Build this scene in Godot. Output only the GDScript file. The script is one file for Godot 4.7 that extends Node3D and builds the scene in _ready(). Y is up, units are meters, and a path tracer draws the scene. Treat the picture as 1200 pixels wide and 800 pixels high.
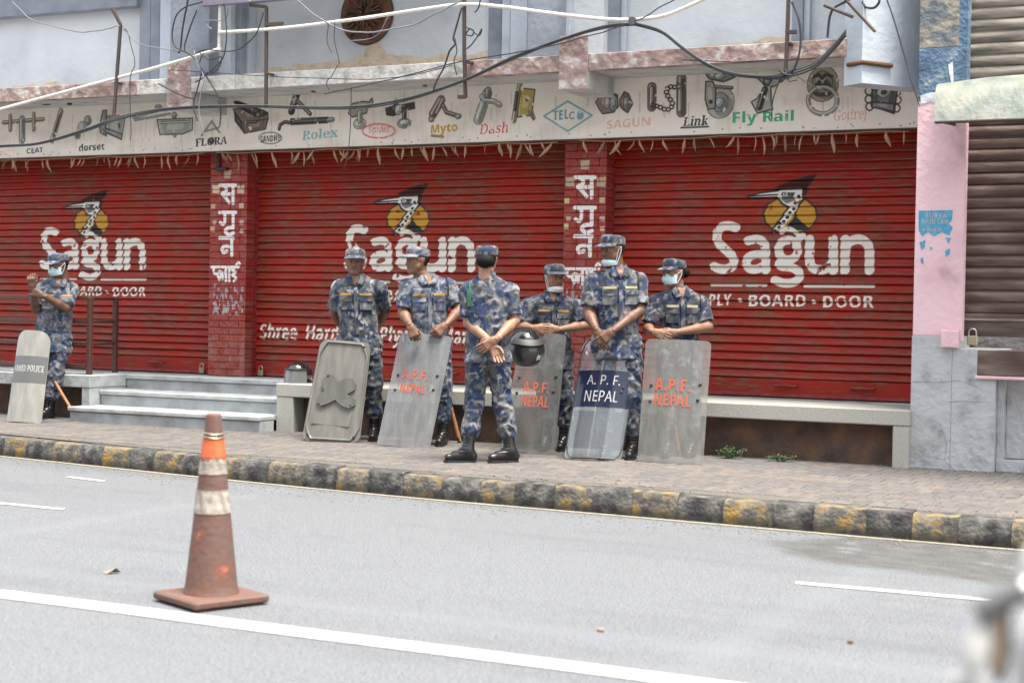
extends Node3D
# A shuttered hardware shop on a street, armed police waiting on the pavement in front of it.
# World: x runs along the shop front, z comes out towards the street, y is up; the shutters lie at z = 0, the road at y = 0.

const FOCAL := 1900.0            # focal length in photograph pixels (1200 x 800)
const EYE := Vector3(0.0, 1.3274, 13.2525)
var cam_basis: Basis
var names := {}
var mats := {}
var rng := RandomNumberGenerator.new()
var noise_a := FastNoiseLite.new()
var noise_b := FastNoiseLite.new()
var noise_c := FastNoiseLite.new()

func _ready() -> void:
	rng.seed = 4711
	noise_a.seed = 3; noise_a.noise_type = FastNoiseLite.TYPE_SIMPLEX_SMOOTH; noise_a.frequency = 1.0; noise_a.fractal_octaves = 3
	noise_b.seed = 19; noise_b.noise_type = FastNoiseLite.TYPE_SIMPLEX_SMOOTH; noise_b.frequency = 1.0; noise_b.fractal_octaves = 2
	noise_c.seed = 44; noise_c.noise_type = FastNoiseLite.TYPE_SIMPLEX_SMOOTH; noise_c.frequency = 1.0; noise_c.fractal_type = FastNoiseLite.FRACTAL_NONE
	# camera
	cam_basis = Basis(Vector3.UP, atan(FOCAL / 3840.0)) * Basis(Vector3.RIGHT, -atan(36.0 / FOCAL)) * Basis(Vector3.BACK, 0.018)
	var cam := Camera3D.new(); cam.name = "camera"
	cam.transform = Transform3D(cam_basis, EYE)
	cam.keep_aspect = Camera3D.KEEP_HEIGHT
	cam.near = 0.1; cam.far = 900.0
	var lens := CameraAttributesPhysical.new()
	lens.frustum_focal_length = 57.0; lens.frustum_focus_distance = 13.6; lens.exposure_aperture = 2.6
	lens.frustum_near = 0.1; lens.frustum_far = 900.0
	cam.attributes = lens
	add_child(cam)
	cam.fov = rad_to_deg(2.0 * atan(400.0 / FOCAL))
	cam.current = true
	# sky: a bright hazy overcast
	var we := WorldEnvironment.new(); we.name = "world_environment"
	var env := Environment.new()
	env.background_mode = Environment.BG_SKY
	var sky := Sky.new(); var sm := ProceduralSkyMaterial.new()
	sm.sky_top_color = Color(0.92, 0.95, 1.0); sm.sky_horizon_color = Color(0.97, 0.965, 0.955); sm.sky_curve = 0.25
	sm.sky_energy_multiplier = 0.75
	sm.ground_bottom_color = Color(0.42, 0.42, 0.41); sm.ground_horizon_color = Color(0.55, 0.56, 0.56)
	sm.sun_angle_max = 1.0
	sky.sky_material = sm; env.sky = sky
	env.tonemap_mode = Environment.TONE_MAPPER_LINEAR
	env.tonemap_exposure = 4.2
	env.sdfgi_enabled = true; env.ssao_enabled = true; env.ssil_enabled = true
	we.environment = env; add_child(we)
	# sun behind thin cloud, high over the street
	var sun := DirectionalLight3D.new(); sun.name = "sun"
	sun.light_energy = 0.9; sun.light_angular_distance = 24.0; sun.light_color = Color(1.0, 0.97, 0.92)
	sun.shadow_enabled = true
	sun.basis = Basis.looking_at(Vector3(-0.30, -1.0, -0.10).normalized(), Vector3.FORWARD)
	add_child(sun)
	make_materials()
	build_ground()
	build_shop()
	build_neighbour()
	build_ledge()
	build_overhead()
	build_street_things()
	build_people()
	build_opposite()
	build_scooter()

# ---------- photograph pixels to directions and points ----------
func ray(px: float, py: float) -> Vector3:
	return cam_basis * Vector3((px - 600.0) / FOCAL, -(py - 400.0) / FOCAL, -1.0)
func on_y(px: float, py: float, y: float) -> Vector3:
	var d := ray(px, py); return EYE + d * ((y - EYE.y) / d.y)
func on_z(px: float, py: float, z: float) -> Vector3:
	var d := ray(px, py); return EYE + d * ((z - EYE.z) / d.z)
func at_d(px: float, py: float, depth: float) -> Vector3:
	return EYE + ray(px, py) * depth
func depth_of(p: Vector3) -> float:
	return -(cam_basis.inverse() * (p - EYE)).z
func pav_y(z: float) -> float:
	return 0.165 + clampf(3.3 - z, 0.0, 2.6) * 0.017
func on_pav(px: float, py: float) -> Vector3:
	var y := 0.18
	var p := Vector3.ZERO
	for i in 4:
		p = on_y(px, py, y); y = pav_y(p.z)
	return p

# ---------- naming ----------
func numbered(called: String) -> String:
	if not names.has(called):
		names[called] = 0
		return called
	names[called] += 1
	return "%s_%03d" % [called, names[called]]
func tag(o: Node, label: String, category: String, group := "") -> Node:
	o.set_meta("label", label); o.set_meta("category", category)
	if group: o.set_meta("group", group)
	return o
func thing(called: String, label: String, category: String, at := Vector3.ZERO, group := "") -> Node3D:
	var o := Node3D.new(); o.name = numbered(called); o.position = at; add_child(o)
	tag(o, label, category, group)
	return o
func part(called: String, mesh: Mesh, m: Material, parent: Node3D, at := Vector3.ZERO, basis := Basis()) -> MeshInstance3D:
	var o := MeshInstance3D.new(); o.name = called; o.mesh = mesh; o.material_override = m
	o.transform = Transform3D(basis, at)
	parent.add_child(o, true)
	return o
func solo(called: String, mesh: Mesh, m: Material, at: Vector3, label: String, category: String, group := "") -> MeshInstance3D:
	var o := part(numbered(called), mesh, m, self, at)
	tag(o, label, category, group)
	return o
func struct_(called: String, mesh: Mesh, m: Material, at := Vector3.ZERO) -> MeshInstance3D:
	var o := part(numbered(called), mesh, m, self, at)
	o.set_meta("kind", "structure")
	return o

# ---------- mesh builder ----------
class Shape:
	var v := PackedVector3Array()
	var n := PackedVector3Array()
	var c := PackedColorArray()
	var uv := PackedVector2Array()
	var idx := PackedInt32Array()
	func tri(a: Vector3, b: Vector3, d: Vector3) -> void:   # flat, front side clockwise
		var nn := (d - a).cross(b - a).normalized()
		var k := v.size()
		v.append(a); v.append(b); v.append(d)
		n.append(nn); n.append(nn); n.append(nn)
		idx.append(k); idx.append(k + 1); idx.append(k + 2)
	func quad(a: Vector3, b: Vector3, d: Vector3, e: Vector3) -> void:
		var nn := (d - a).cross(b - a)
		if nn.length_squared() < 1e-14: nn = (e - a).cross(d - a)
		nn = nn.normalized()
		var k := v.size()
		v.append(a); v.append(b); v.append(d); v.append(e)
		for i in 4: n.append(nn)
		idx.append_array(PackedInt32Array([k, k + 1, k + 2, k, k + 2, k + 3]))
	func out_quad(a: Vector3, b: Vector3, d: Vector3, e: Vector3, mid: Vector3) -> void:
		if (d - a).cross(b - a).dot((a + d) * 0.5 - mid) < 0.0: quad(a, e, d, b)
		else: quad(a, b, d, e)
	func out_tri(a: Vector3, b: Vector3, d: Vector3, mid: Vector3) -> void:
		if (d - a).cross(b - a).dot((a + b + d) / 3.0 - mid) < 0.0: tri(a, d, b)
		else: tri(a, b, d)
	func box(mid: Vector3, size: Vector3, bevel := 0.0, bs := Basis()) -> Shape:
		var h := size * 0.5
		var g := minf(bevel, minf(h.x, minf(h.y, h.z)) * 0.49)
		var p := {}
		for sx in [-1, 1]:
			for sy in [-1, 1]:
				for sz in [-1, 1]:
					p[Vector4i(sx, sy, sz, 0)] = mid + bs * Vector3(sx * h.x, sy * (h.y - g), sz * (h.z - g))
					p[Vector4i(sx, sy, sz, 1)] = mid + bs * Vector3(sx * (h.x - g), sy * h.y, sz * (h.z - g))
					p[Vector4i(sx, sy, sz, 2)] = mid + bs * Vector3(sx * (h.x - g), sy * (h.y - g), sz * h.z)
		for s in [-1, 1]:
			out_quad(p[Vector4i(s, -1, -1, 0)], p[Vector4i(s, 1, -1, 0)], p[Vector4i(s, 1, 1, 0)], p[Vector4i(s, -1, 1, 0)], mid)
			out_quad(p[Vector4i(-1, s, -1, 1)], p[Vector4i(1, s, -1, 1)], p[Vector4i(1, s, 1, 1)], p[Vector4i(-1, s, 1, 1)], mid)
			out_quad(p[Vector4i(-1, -1, s, 2)], p[Vector4i(1, -1, s, 2)], p[Vector4i(1, 1, s, 2)], p[Vector4i(-1, 1, s, 2)], mid)
			if g > 0.0:
				for t in [-1, 1]:
					out_quad(p[Vector4i(s, t, -1, 0)], p[Vector4i(s, t, 1, 0)], p[Vector4i(s, t, 1, 1)], p[Vector4i(s, t, -1, 1)], mid)
					out_quad(p[Vector4i(s, -1, t, 0)], p[Vector4i(s, 1, t, 0)], p[Vector4i(s, 1, t, 2)], p[Vector4i(s, -1, t, 2)], mid)
					out_quad(p[Vector4i(-1, s, t, 1)], p[Vector4i(1, s, t, 1)], p[Vector4i(1, s, t, 2)], p[Vector4i(-1, s, t, 2)], mid)
					for u in [-1, 1]:
						out_tri(p[Vector4i(s, t, u, 0)], p[Vector4i(s, t, u, 1)], p[Vector4i(s, t, u, 2)], mid)
		return self
	func hull8(lo: Array, hi: Array) -> Shape:   # two rings of four points, any prism-like block
		var mid := Vector3.ZERO
		for q in lo: mid += q
		for q in hi: mid += q
		mid /= 8.0
		out_quad(lo[0], lo[1], lo[2], lo[3], mid); out_quad(hi[0], hi[1], hi[2], hi[3], mid)
		for i in 4: out_quad(lo[i], lo[(i + 1) % 4], hi[(i + 1) % 4], hi[i], mid)
		return self
	# rings of points joined into a smooth skin; closed: the ring wraps
	func skin(rings: Array, closed := true, cap0 := true, cap1 := true, flip := false) -> Shape:
		var k := v.size()
		var m: int = rings[0].size()
		for r in rings:
			for q in r:
				v.append(q); n.append(Vector3.ZERO)
		var i0 := idx.size()
		for a in rings.size() - 1:
			for b in (m if closed else m - 1):
				var p0 := k + a * m + b
				var p1 := k + a * m + (b + 1) % m
				var q0 := p0 + m
				var q1 := p1 + m
				if flip: idx.append_array(PackedInt32Array([p0, p1, q1, p0, q1, q0]))
				else: idx.append_array(PackedInt32Array([p0, q1, p1, p0, q0, q1]))
		smooth_from(i0)
		for e in 2:
			if (e == 0 and cap0) or (e == 1 and cap1):
				var ring: Array = Array(rings[0] if e == 0 else rings[rings.size() - 1])
				var mid := Vector3.ZERO
				for q in ring: mid += q
				mid /= ring.size()
				var inner := Vector3.ZERO
				for q in rings[1 if e == 0 else rings.size() - 2]: inner += q
				inner /= ring.size()
				for b in m: out_tri(mid, ring[b], ring[(b + 1) % m], inner)
		return self
	func smooth_from(i0: int) -> void:
		var i := i0
		while i < idx.size():
			var a := idx[i]; var b := idx[i + 1]; var d := idx[i + 2]
			var nn := (v[d] - v[a]).cross(v[b] - v[a])
			n[a] += nn; n[b] += nn; n[d] += nn
			i += 3
		i = i0
		while i < idx.size():
			n[idx[i]] = n[idx[i]].normalized()
			i += 1
	func tube(pts: Array, r0: float, r1 := -1.0, sides := 8, cap := true) -> Shape:
		if r1 < 0.0: r1 = r0
		var rings := []
		var side := Vector3.ZERO
		for i in pts.size():
			var t: Vector3 = (pts[mini(i + 1, pts.size() - 1)] - pts[maxi(i - 1, 0)]).normalized()
			if side == Vector3.ZERO: side = t.cross(Vector3.UP if absf(t.y) < 0.9 else Vector3.RIGHT).normalized()
			side = (side - t * side.dot(t)).normalized()
			var o := t.cross(side)
			var r := lerpf(r0, r1, float(i) / maxi(1, pts.size() - 1))
			var ring := []
			for s in sides:
				var a := TAU * s / sides
				ring.append(pts[i] + (side * cos(a) + o * sin(a)) * r)
			rings.append(ring)
		return skin(rings, true, cap, cap)
	func lathe(prof: Array, sides := 24, at := Vector3.ZERO, bs := Basis()) -> Shape:   # prof: Vector2(radius, height), bottom to top
		var rings := []
		for q in prof:
			var ring := []
			for s in sides:
				var a := TAU * s / sides
				ring.append(at + bs * Vector3(cos(a) * q.x, q.y, -sin(a) * q.x))
			rings.append(ring)
		return skin(rings, true, true, true)
	func flat_uv(f: Callable) -> Shape:
		uv.resize(v.size())
		for i in v.size(): uv[i] = f.call(v[i])
		return self
	func tint(f: Callable) -> Shape:
		c.resize(v.size())
		for i in v.size(): c[i] = f.call(v[i], n[i])
		return self
	func join(o: Shape, xf: Transform3D) -> Shape:
		var k := v.size()
		var mirror := xf.basis.determinant() < 0.0
		for i in o.v.size():
			v.append(xf * o.v[i]); n.append((xf.basis * o.n[i]).normalized())
		c.append_array(o.c)
		var i := 0
		while i < o.idx.size():
			if mirror: idx.append_array(PackedInt32Array([o.idx[i] + k, o.idx[i + 2] + k, o.idx[i + 1] + k]))
			else: idx.append_array(PackedInt32Array([o.idx[i] + k, o.idx[i + 1] + k, o.idx[i + 2] + k]))
			i += 3
		return self
	func shift(by: Vector3) -> Shape:
		for i in v.size(): v[i] += by
		return self
	func mesh() -> ArrayMesh:
		var a := []
		a.resize(Mesh.ARRAY_MAX)
		a[Mesh.ARRAY_VERTEX] = v; a[Mesh.ARRAY_NORMAL] = n; a[Mesh.ARRAY_INDEX] = idx
		if c.size() == v.size() and c.size() > 0: a[Mesh.ARRAY_COLOR] = c
		if uv.size() == v.size() and uv.size() > 0: a[Mesh.ARRAY_TEX_UV] = uv
		var m := ArrayMesh.new(); m.add_surface_from_arrays(Mesh.PRIMITIVE_TRIANGLES, a)
		return m

func boxm(size: Vector3, bevel := 0.004) -> ArrayMesh:
	var key := "box%.3f_%.3f_%.3f_%.3f" % [size.x, size.y, size.z, bevel]
	if not mats.has(key): mats[key] = Shape.new().box(Vector3.ZERO, size, bevel).mesh()
	return mats[key]
func sphere(mid: Vector3, r: Vector3, sides := 14, rows := 8, bs := Basis()) -> Shape:
	var rings := []
	for i in rows + 1:
		var a := -PI / 2 + PI * i / rows
		a = clampf(a, -1.5, 1.5)
		var ring := []
		for s in sides:
			var b := TAU * s / sides
			ring.append(mid + bs * Vector3(cos(a) * cos(b) * r.x, sin(a) * r.y, -cos(a) * sin(b) * r.z))
		rings.append(ring)
	return Shape.new().skin(rings)
func poly_plate(pts: Array, thick: Vector3) -> Shape:   # flat outline given thickness
	var s := Shape.new()
	var o := Vector3.ZERO
	for q in pts: o += q
	o /= pts.size()
	var nn := thick.normalized()
	var ax: Vector3 = (pts[1] - pts[0]).normalized()
	ax = (ax - nn * ax.dot(nn)).normalized()
	var ay := nn.cross(ax)
	var flat := PackedVector2Array()
	for q in pts: flat.append(Vector2((q - o).dot(ax), (q - o).dot(ay)))
	var t := Geometry2D.triangulate_polygon(flat)
	var i := 0
	while i < t.size():
		s.out_tri(pts[t[i]] + thick, pts[t[i + 1]] + thick, pts[t[i + 2]] + thick, o - thick * 50.0)
		s.out_tri(pts[t[i]], pts[t[i + 1]], pts[t[i + 2]], o + thick * 50.0)
		i += 3
	var cw := Geometry2D.is_polygon_clockwise(flat)
	for j in pts.size():
		var a: Vector3 = pts[j]
		var b: Vector3 = pts[(j + 1) % pts.size()]
		if cw: s.quad(a, b, b + thick, a + thick)
		else: s.quad(a, a + thick, b + thick, b)
	return s

# ---------- painted pictures (flat print only) ----------
class Painter:
	var w: int
	var h: int
	var b: PackedByteArray
	var wear: FastNoiseLite
	var wear_level := -1.0
	func _init(ww: int, hh: int, col: Color) -> void:
		w = ww; h = hh
		var im := Image.create_empty(w, h, false, Image.FORMAT_RGB8); im.fill(col); b = im.get_data()
	func dab(x: int, y: int, cov: float, col: Color) -> void:
		if x < 0 or y < 0 or x >= w or y >= h: return
		if wear:
			var q := wear.get_noise_2d(x, y)
			if q < wear_level: cov *= clampf(1.0 - (wear_level - q) * 9.0, 0.0, 1.0)
		if cov <= 0.0: return
		var i := (y * w + x) * 3
		b[i] = int(lerpf(b[i], col.r * 255.0, cov)); b[i + 1] = int(lerpf(b[i + 1], col.g * 255.0, cov)); b[i + 2] = int(lerpf(b[i + 2], col.b * 255.0, cov))
	func stroke(pts: Array, r: float, col: Color, al := 1.0) -> void:
		var lo := Vector2(1e9, 1e9)
		var hi := -lo
		for p in pts:
			lo = lo.min(p); hi = hi.max(p)
		var x0 := maxi(0, int(lo.x - r - 1)); var x1 := mini(w - 1, int(hi.x + r + 2))
		var y0 := maxi(0, int(lo.y - r - 1)); var y1 := mini(h - 1, int(hi.y + r + 2))
		var cov := {}
		for i in maxi(1, pts.size() - 1):
			var a: Vector2 = pts[i]
			var d: Vector2 = pts[mini(i + 1, pts.size() - 1)] - a
			var dd := maxf(d.length_squared(), 1e-6)
			for y in range(maxi(y0, int(minf(a.y, a.y + d.y) - r - 1)), mini(y1, int(maxf(a.y, a.y + d.y) + r + 1)) + 1):
				for x in range(maxi(x0, int(minf(a.x, a.x + d.x) - r - 1)), mini(x1, int(maxf(a.x, a.x + d.x) + r + 1)) + 1):
					var q := Vector2(x, y) - a
					var e := (q - d * clampf(q.dot(d) / dd, 0.0, 1.0)).length()
					var k := clampf(r + 0.5 - e, 0.0, 1.0)
					if k > 0.0:
						var key := y * w + x
						if k > cov.get(key, 0.0): cov[key] = k
		for key in cov: dab(key % w, key / w, cov[key] * al, col)
	func poly(pts: Array, col: Color, al := 1.0) -> void:
		var y0 := 1e9
		var y1 := -1e9
		for p in pts:
			y0 = minf(y0, p.y); y1 = maxf(y1, p.y)
		for y in range(maxi(0, int(y0)), mini(h - 1, int(y1)) + 1):
			var xs := []
			for i in pts.size():
				var a: Vector2 = pts[i]
				var c: Vector2 = pts[(i + 1) % pts.size()]
				if (a.y <= y) != (c.y <= y): xs.append(a.x + (y - a.y) / (c.y - a.y) * (c.x - a.x))
			xs.sort()
			var j := 0
			while j + 1 < xs.size():
				for x in range(int(ceil(xs[j])), int(floor(xs[j + 1])) + 1): dab(x, y, al, col)
				j += 2
	func oval(m: Vector2, rx: float, ry: float, col: Color, al := 1.0, turn := 0.0) -> void:
		var pts := []
		for i in 28: pts.append(m + (Vector2(cos(TAU * i / 28) * rx, sin(TAU * i / 28) * ry)).rotated(turn))
		poly(pts, col, al)
	func tris(t: PackedVector2Array, col: Color, al := 1.0) -> void:
		var i := 0
		while i + 2 < t.size():
			var p := t[i]; var q := t[i + 1]; var r := t[i + 2]
			i += 3
			var ar := (q - p).cross(r - p)
			if absf(ar) < 1e-6: continue
			for y in range(maxi(0, int(minf(p.y, minf(q.y, r.y)))), mini(h - 1, int(maxf(p.y, maxf(q.y, r.y)))) + 1):
				for x in range(maxi(0, int(minf(p.x, minf(q.x, r.x)))), mini(w - 1, int(maxf(p.x, maxf(q.x, r.x)))) + 1):
					var e := Vector2(x, y)
					var a := (q - p).cross(e - p) / ar
					var c := (r - q).cross(e - q) / ar
					var d := (p - r).cross(e - r) / ar
					if a >= -0.02 and c >= -0.02 and d >= -0.02: dab(x, y, al, col)
	func texture() -> ImageTexture:
		var im := Image.create_from_data(w, h, false, Image.FORMAT_RGB8, b)
		im.generate_mipmaps()
		return ImageTexture.create_from_image(im)

var font_cache := {}
func text_tris(s: String, font: String, weight := 400) -> Array:   # [triangles with the text's box scaled to 0..1 x 0..1 (y up), width / height]
	var key := s + font + str(weight)
	if font_cache.has(key): return font_cache[key]
	var f := SystemFont.new(); f.font_names = PackedStringArray([font]); f.font_weight = weight
	var tm := TextMesh.new(); tm.font = f; tm.text = s; tm.font_size = 64; tm.pixel_size = 0.01; tm.depth = 0.0; tm.curve_step = 1.5
	var a := tm.get_mesh_arrays()
	var vv: PackedVector3Array = a[Mesh.ARRAY_VERTEX]
	var ii: PackedInt32Array = a[Mesh.ARRAY_INDEX] if a[Mesh.ARRAY_INDEX] else PackedInt32Array(range(vv.size()))
	var lo := Vector2(1e9, 1e9)
	var hi := -lo
	for p in vv:
		lo = lo.min(Vector2(p.x, p.y)); hi = hi.max(Vector2(p.x, p.y))
	var t := PackedVector2Array()
	for i in ii: t.append((Vector2(vv[i].x, vv[i].y) - lo) / (hi - lo))
	font_cache[key] = [t, (hi.x - lo.x) / (hi.y - lo.y)]
	return font_cache[key]
func paint_text(p: Painter, s: String, font: String, weight: int, bl: Vector2, br: Vector2, tall: float, col: Color, al := 1.0, slant := 0.0) -> void:
	var src: PackedVector2Array = text_tris(s, font, weight)[0]
	var t := PackedVector2Array()
	for q in src: t.append(bl + (br - bl) * q.x + Vector2(slant * tall * q.y, -tall * q.y))
	p.tris(t, col, al)
# lettering as a thin raised print: the text's box lies on o + u*x + v*y
func text_shape(s: String, font: String, weight: int, place: Callable) -> Shape:
	var src: PackedVector2Array = text_tris(s, font, weight)[0]
	var g := Shape.new()
	var i := 0
	while i + 2 < src.size():
		var a: Vector3 = place.call(src[i]); var b: Vector3 = place.call(src[i + 1]); var d: Vector3 = place.call(src[i + 2])
		if (d - a).cross(b - a).length_squared() > 1e-16: g.tri(a, b, d)
		i += 3
	return g

# ---------- materials ----------
func lin(r: float, g: float, b: float) -> Color:
	return Color(r, g, b).linear_to_srgb()
func mat(col: Color, rough := 0.8, metal := 0.0) -> StandardMaterial3D:   # col: real-world base colour, linear
	var m := StandardMaterial3D.new()
	m.albedo_color = col.linear_to_srgb(); m.roughness = rough; m.metallic = metal
	return m
func noise_tex(freq: float, ramp: Array, seed_ := 1, size := 512, octaves := 4, kind := FastNoiseLite.TYPE_SIMPLEX_SMOOTH) -> NoiseTexture2D:
	var f := FastNoiseLite.new(); f.noise_type = kind; f.frequency = freq; f.seed = seed_; f.fractal_octaves = octaves
	var t := NoiseTexture2D.new(); t.width = size; t.height = size; t.seamless = true; t.noise = f; t.generate_mipmaps = true
	var g := Gradient.new()
	var off := PackedFloat32Array(); var cols := PackedColorArray()
	for i in range(0, ramp.size(), 2):
		off.append(ramp[i]); cols.append((ramp[i + 1] as Color).linear_to_srgb())
	g.offsets = off; g.colors = cols
	t.color_ramp = g
	return t
func bump_tex(freq: float, strength: float, seed_ := 1, size := 512, octaves := 4) -> NoiseTexture2D:
	var f := FastNoiseLite.new(); f.noise_type = FastNoiseLite.TYPE_SIMPLEX_SMOOTH; f.frequency = freq; f.seed = seed_; f.fractal_octaves = octaves
	var t := NoiseTexture2D.new(); t.width = size; t.height = size; t.seamless = true; t.noise = f; t.as_normal_map = true; t.bump_strength = strength
	return t
func tri_mat(tex: Texture2D, metres: float, rough := 0.85, bump: Texture2D = null, depth := 1.0, local := false) -> StandardMaterial3D:
	var m := StandardMaterial3D.new()
	m.albedo_texture = tex; m.roughness = rough
	m.uv1_triplanar = true; m.uv1_world_triplanar = not local
	m.uv1_scale = Vector3.ONE / metres; m.uv1_triplanar_sharpness = 6.0
	if bump:
		m.normal_enabled = true; m.normal_texture = bump; m.normal_scale = depth
	return m
func make_materials() -> void:
	var grain := bump_tex(0.06, 4.0, 7)
	var fine := bump_tex(0.25, 6.0, 8)
	mats.asphalt = tri_mat(noise_tex(0.32, [0.0, Color(0.070, 0.075, 0.083), 0.28, Color(0.122, 0.130, 0.143), 0.55, Color(0.144, 0.153, 0.168), 0.74, Color(0.172, 0.182, 0.198), 1.0, Color(0.27, 0.279, 0.292)], 2, 1024, 2), 4.6, 0.9, bump_tex(0.3, 6.0, 9, 1024, 3), 0.9)
	mats.asphalt.vertex_color_use_as_albedo = true
	mats.white_paint = tri_mat(noise_tex(0.05, [0.0, Color(0.27, 0.27, 0.27), 0.30, Color(0.40, 0.40, 0.395), 0.42, Color(0.45, 0.45, 0.44), 1.0, Color(0.56, 0.56, 0.55)], 5, 512, 7), 1.2, 0.7, fine, 0.5)
	mats.yellow_line = tri_mat(noise_tex(0.05, [0.0, Color(0.14, 0.135, 0.12), 0.4, Color(0.23, 0.21, 0.165), 1.0, Color(0.32, 0.29, 0.21)], 6), 1.2, 0.8, fine, 0.5)
	for i in 3:
		mats["kerb_yellow%d" % i] = tri_mat(noise_tex(0.012 + 0.004 * i, [0.0, Color(0.045, 0.043, 0.040), 0.34, Color(0.075, 0.070, 0.062), 0.50, Color(0.115, 0.105, 0.088), 0.60, Color(0.15, 0.125, 0.085), 0.66 + 0.05 * i, Color(0.17, 0.13, 0.07), 0.78 + 0.05 * i, Color(0.25, 0.15, 0.04), 1.0, Color(0.31, 0.19, 0.055)], 30 + i, 512, 7), 1.1, 0.9, grain, 0.7)
		mats["kerb_black%d" % i] = tri_mat(noise_tex(0.012 + 0.004 * i, [0.0, Color(0.018, 0.018, 0.019), 0.36, Color(0.045, 0.045, 0.046), 0.52, Color(0.068, 0.066, 0.063), 0.66, Color(0.10, 0.096, 0.088), 1.0, Color(0.17, 0.16, 0.145)], 40 + i, 512, 7), 1.1, 0.9, grain, 0.7)
	var paver_tones := [Color(0.150, 0.135, 0.126), Color(0.142, 0.134, 0.130), Color(0.166, 0.148, 0.134), Color(0.124, 0.120, 0.119), Color(0.148, 0.128, 0.122)]
	for i in 5:
		var k: Color = paver_tones[i]
		k *= 0.78
		mats["paver%d" % i] = tri_mat(noise_tex(0.03, [0.0, k * 0.7, 0.45, k * 0.95, 0.75, k * 1.08, 1.0, k * 1.25], 50 + i, 512, 6), 1.7, 0.92, grain, 0.8)
	mats.paver_bed = tri_mat(noise_tex(0.04, [0.0, Color(0.075, 0.07, 0.062), 1.0, Color(0.13, 0.12, 0.105)], 60), 0.8, 0.95, grain, 0.6)
	mats.terrazzo = tri_mat(noise_tex(0.2, [0.0, Color(0.13, 0.13, 0.12), 0.28, Color(0.27, 0.27, 0.24), 0.38, Color(0.37, 0.365, 0.33), 0.6, Color(0.40, 0.395, 0.355), 1.0, Color(0.46, 0.45, 0.40)], 61, 512, 3), 1.1, 0.75, grain, 0.12)
	mats.step = tri_mat(noise_tex(0.012, [0.0, Color(0.19, 0.20, 0.195), 0.30, Color(0.28, 0.295, 0.295), 0.5, Color(0.325, 0.345, 0.352), 0.7, Color(0.365, 0.39, 0.402), 1.0, Color(0.41, 0.44, 0.452)], 62, 512, 7), 2.0, 0.75, grain, 0.2)
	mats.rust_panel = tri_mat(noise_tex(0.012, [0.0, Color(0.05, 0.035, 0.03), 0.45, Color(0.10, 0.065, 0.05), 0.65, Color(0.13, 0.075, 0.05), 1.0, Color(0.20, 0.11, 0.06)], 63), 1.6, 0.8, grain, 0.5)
	mats.dark_void = mat(Color(0.16, 0.13, 0.105), 0.95)
	mats.iron = tri_mat(noise_tex(0.05, [0.0, Color(0.035, 0.028, 0.025), 0.5, Color(0.07, 0.05, 0.042), 1.0, Color(0.13, 0.075, 0.05)], 64), 0.5, 0.7, grain, 0.5)
	mats.rail = tri_mat(noise_tex(0.04, [0.0, Color(0.04, 0.018, 0.015), 0.5, Color(0.075, 0.028, 0.022), 1.0, Color(0.12, 0.05, 0.038)], 65), 0.5, 0.6)
	mats.black_rubber = mat(Color(0.02, 0.02, 0.022), 0.55)
	mats.cable = mat(Color(0.075, 0.078, 0.085), 0.6)
	mats.black_wire = mat(Color(0.03, 0.032, 0.04), 0.5)
	mats.pale_wire = mat(Color(0.20, 0.21, 0.23), 0.6)
	mats.pvc = tri_mat(noise_tex(0.03, [0.0, Color(0.55, 0.52, 0.45), 0.4, Color(0.74, 0.71, 0.64), 1.0, Color(0.80, 0.78, 0.72)], 66), 0.8, 0.45)
	mats.wall_blue = tri_mat(noise_tex(0.006, [0.0, Color(0.43, 0.45, 0.47), 0.35, Color(0.56, 0.585, 0.61), 0.6, Color(0.61, 0.64, 0.665), 1.0, Color(0.66, 0.685, 0.71)], 67, 512, 6), 3.5, 0.9, grain, 0.25)
	mats.wall_slate = tri_mat(noise_tex(0.01, [0.0, Color(0.17, 0.19, 0.22), 0.4, Color(0.235, 0.26, 0.305), 1.0, Color(0.30, 0.325, 0.37)], 68, 512, 5), 2.5, 0.9, grain, 0.25)
	mats.wall_pale = tri_mat(noise_tex(0.01, [0.0, Color(0.34, 0.38, 0.43), 0.4, Color(0.47, 0.52, 0.58), 1.0, Color(0.53, 0.58, 0.64)], 69, 512, 5), 2.5, 0.9, grain, 0.25)
	mats.plaster_bare = tri_mat(noise_tex(0.02, [0.0, Color(0.40, 0.32, 0.25), 0.35, Color(0.60, 0.49, 0.37), 1.0, Color(0.70, 0.58, 0.46)], 70, 512, 5), 1.4, 0.95, grain, 0.6)
	mats.slab_pink = tri_mat(noise_tex(0.014, [0.0, Color(0.16, 0.13, 0.12), 0.33, Color(0.28, 0.205, 0.185), 0.46, Color(0.335, 0.235, 0.21), 0.62, Color(0.37, 0.285, 0.26), 0.70, Color(0.48, 0.43, 0.40), 1.0, Color(0.58, 0.54, 0.50)], 71, 1024, 6), 3.0, 0.92, grain, 0.6)
	mats.slab_white = tri_mat(noise_tex(0.012, [0.0, Color(0.28, 0.28, 0.24), 0.25, Color(0.43, 0.42, 0.38), 0.42, Color(0.53, 0.52, 0.49), 0.66, Color(0.58, 0.565, 0.535), 0.80, Color(0.50, 0.44, 0.41), 1.0, Color(0.56, 0.50, 0.465)], 72, 1024, 6), 2.6, 0.92, grain, 0.5)
	mats.soffit = tri_mat(noise_tex(0.012, [0.0, Color(0.36, 0.36, 0.35), 0.5, Color(0.52, 0.52, 0.50), 1.0, Color(0.60, 0.59, 0.57)], 73), 2.0, 0.95)
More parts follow.
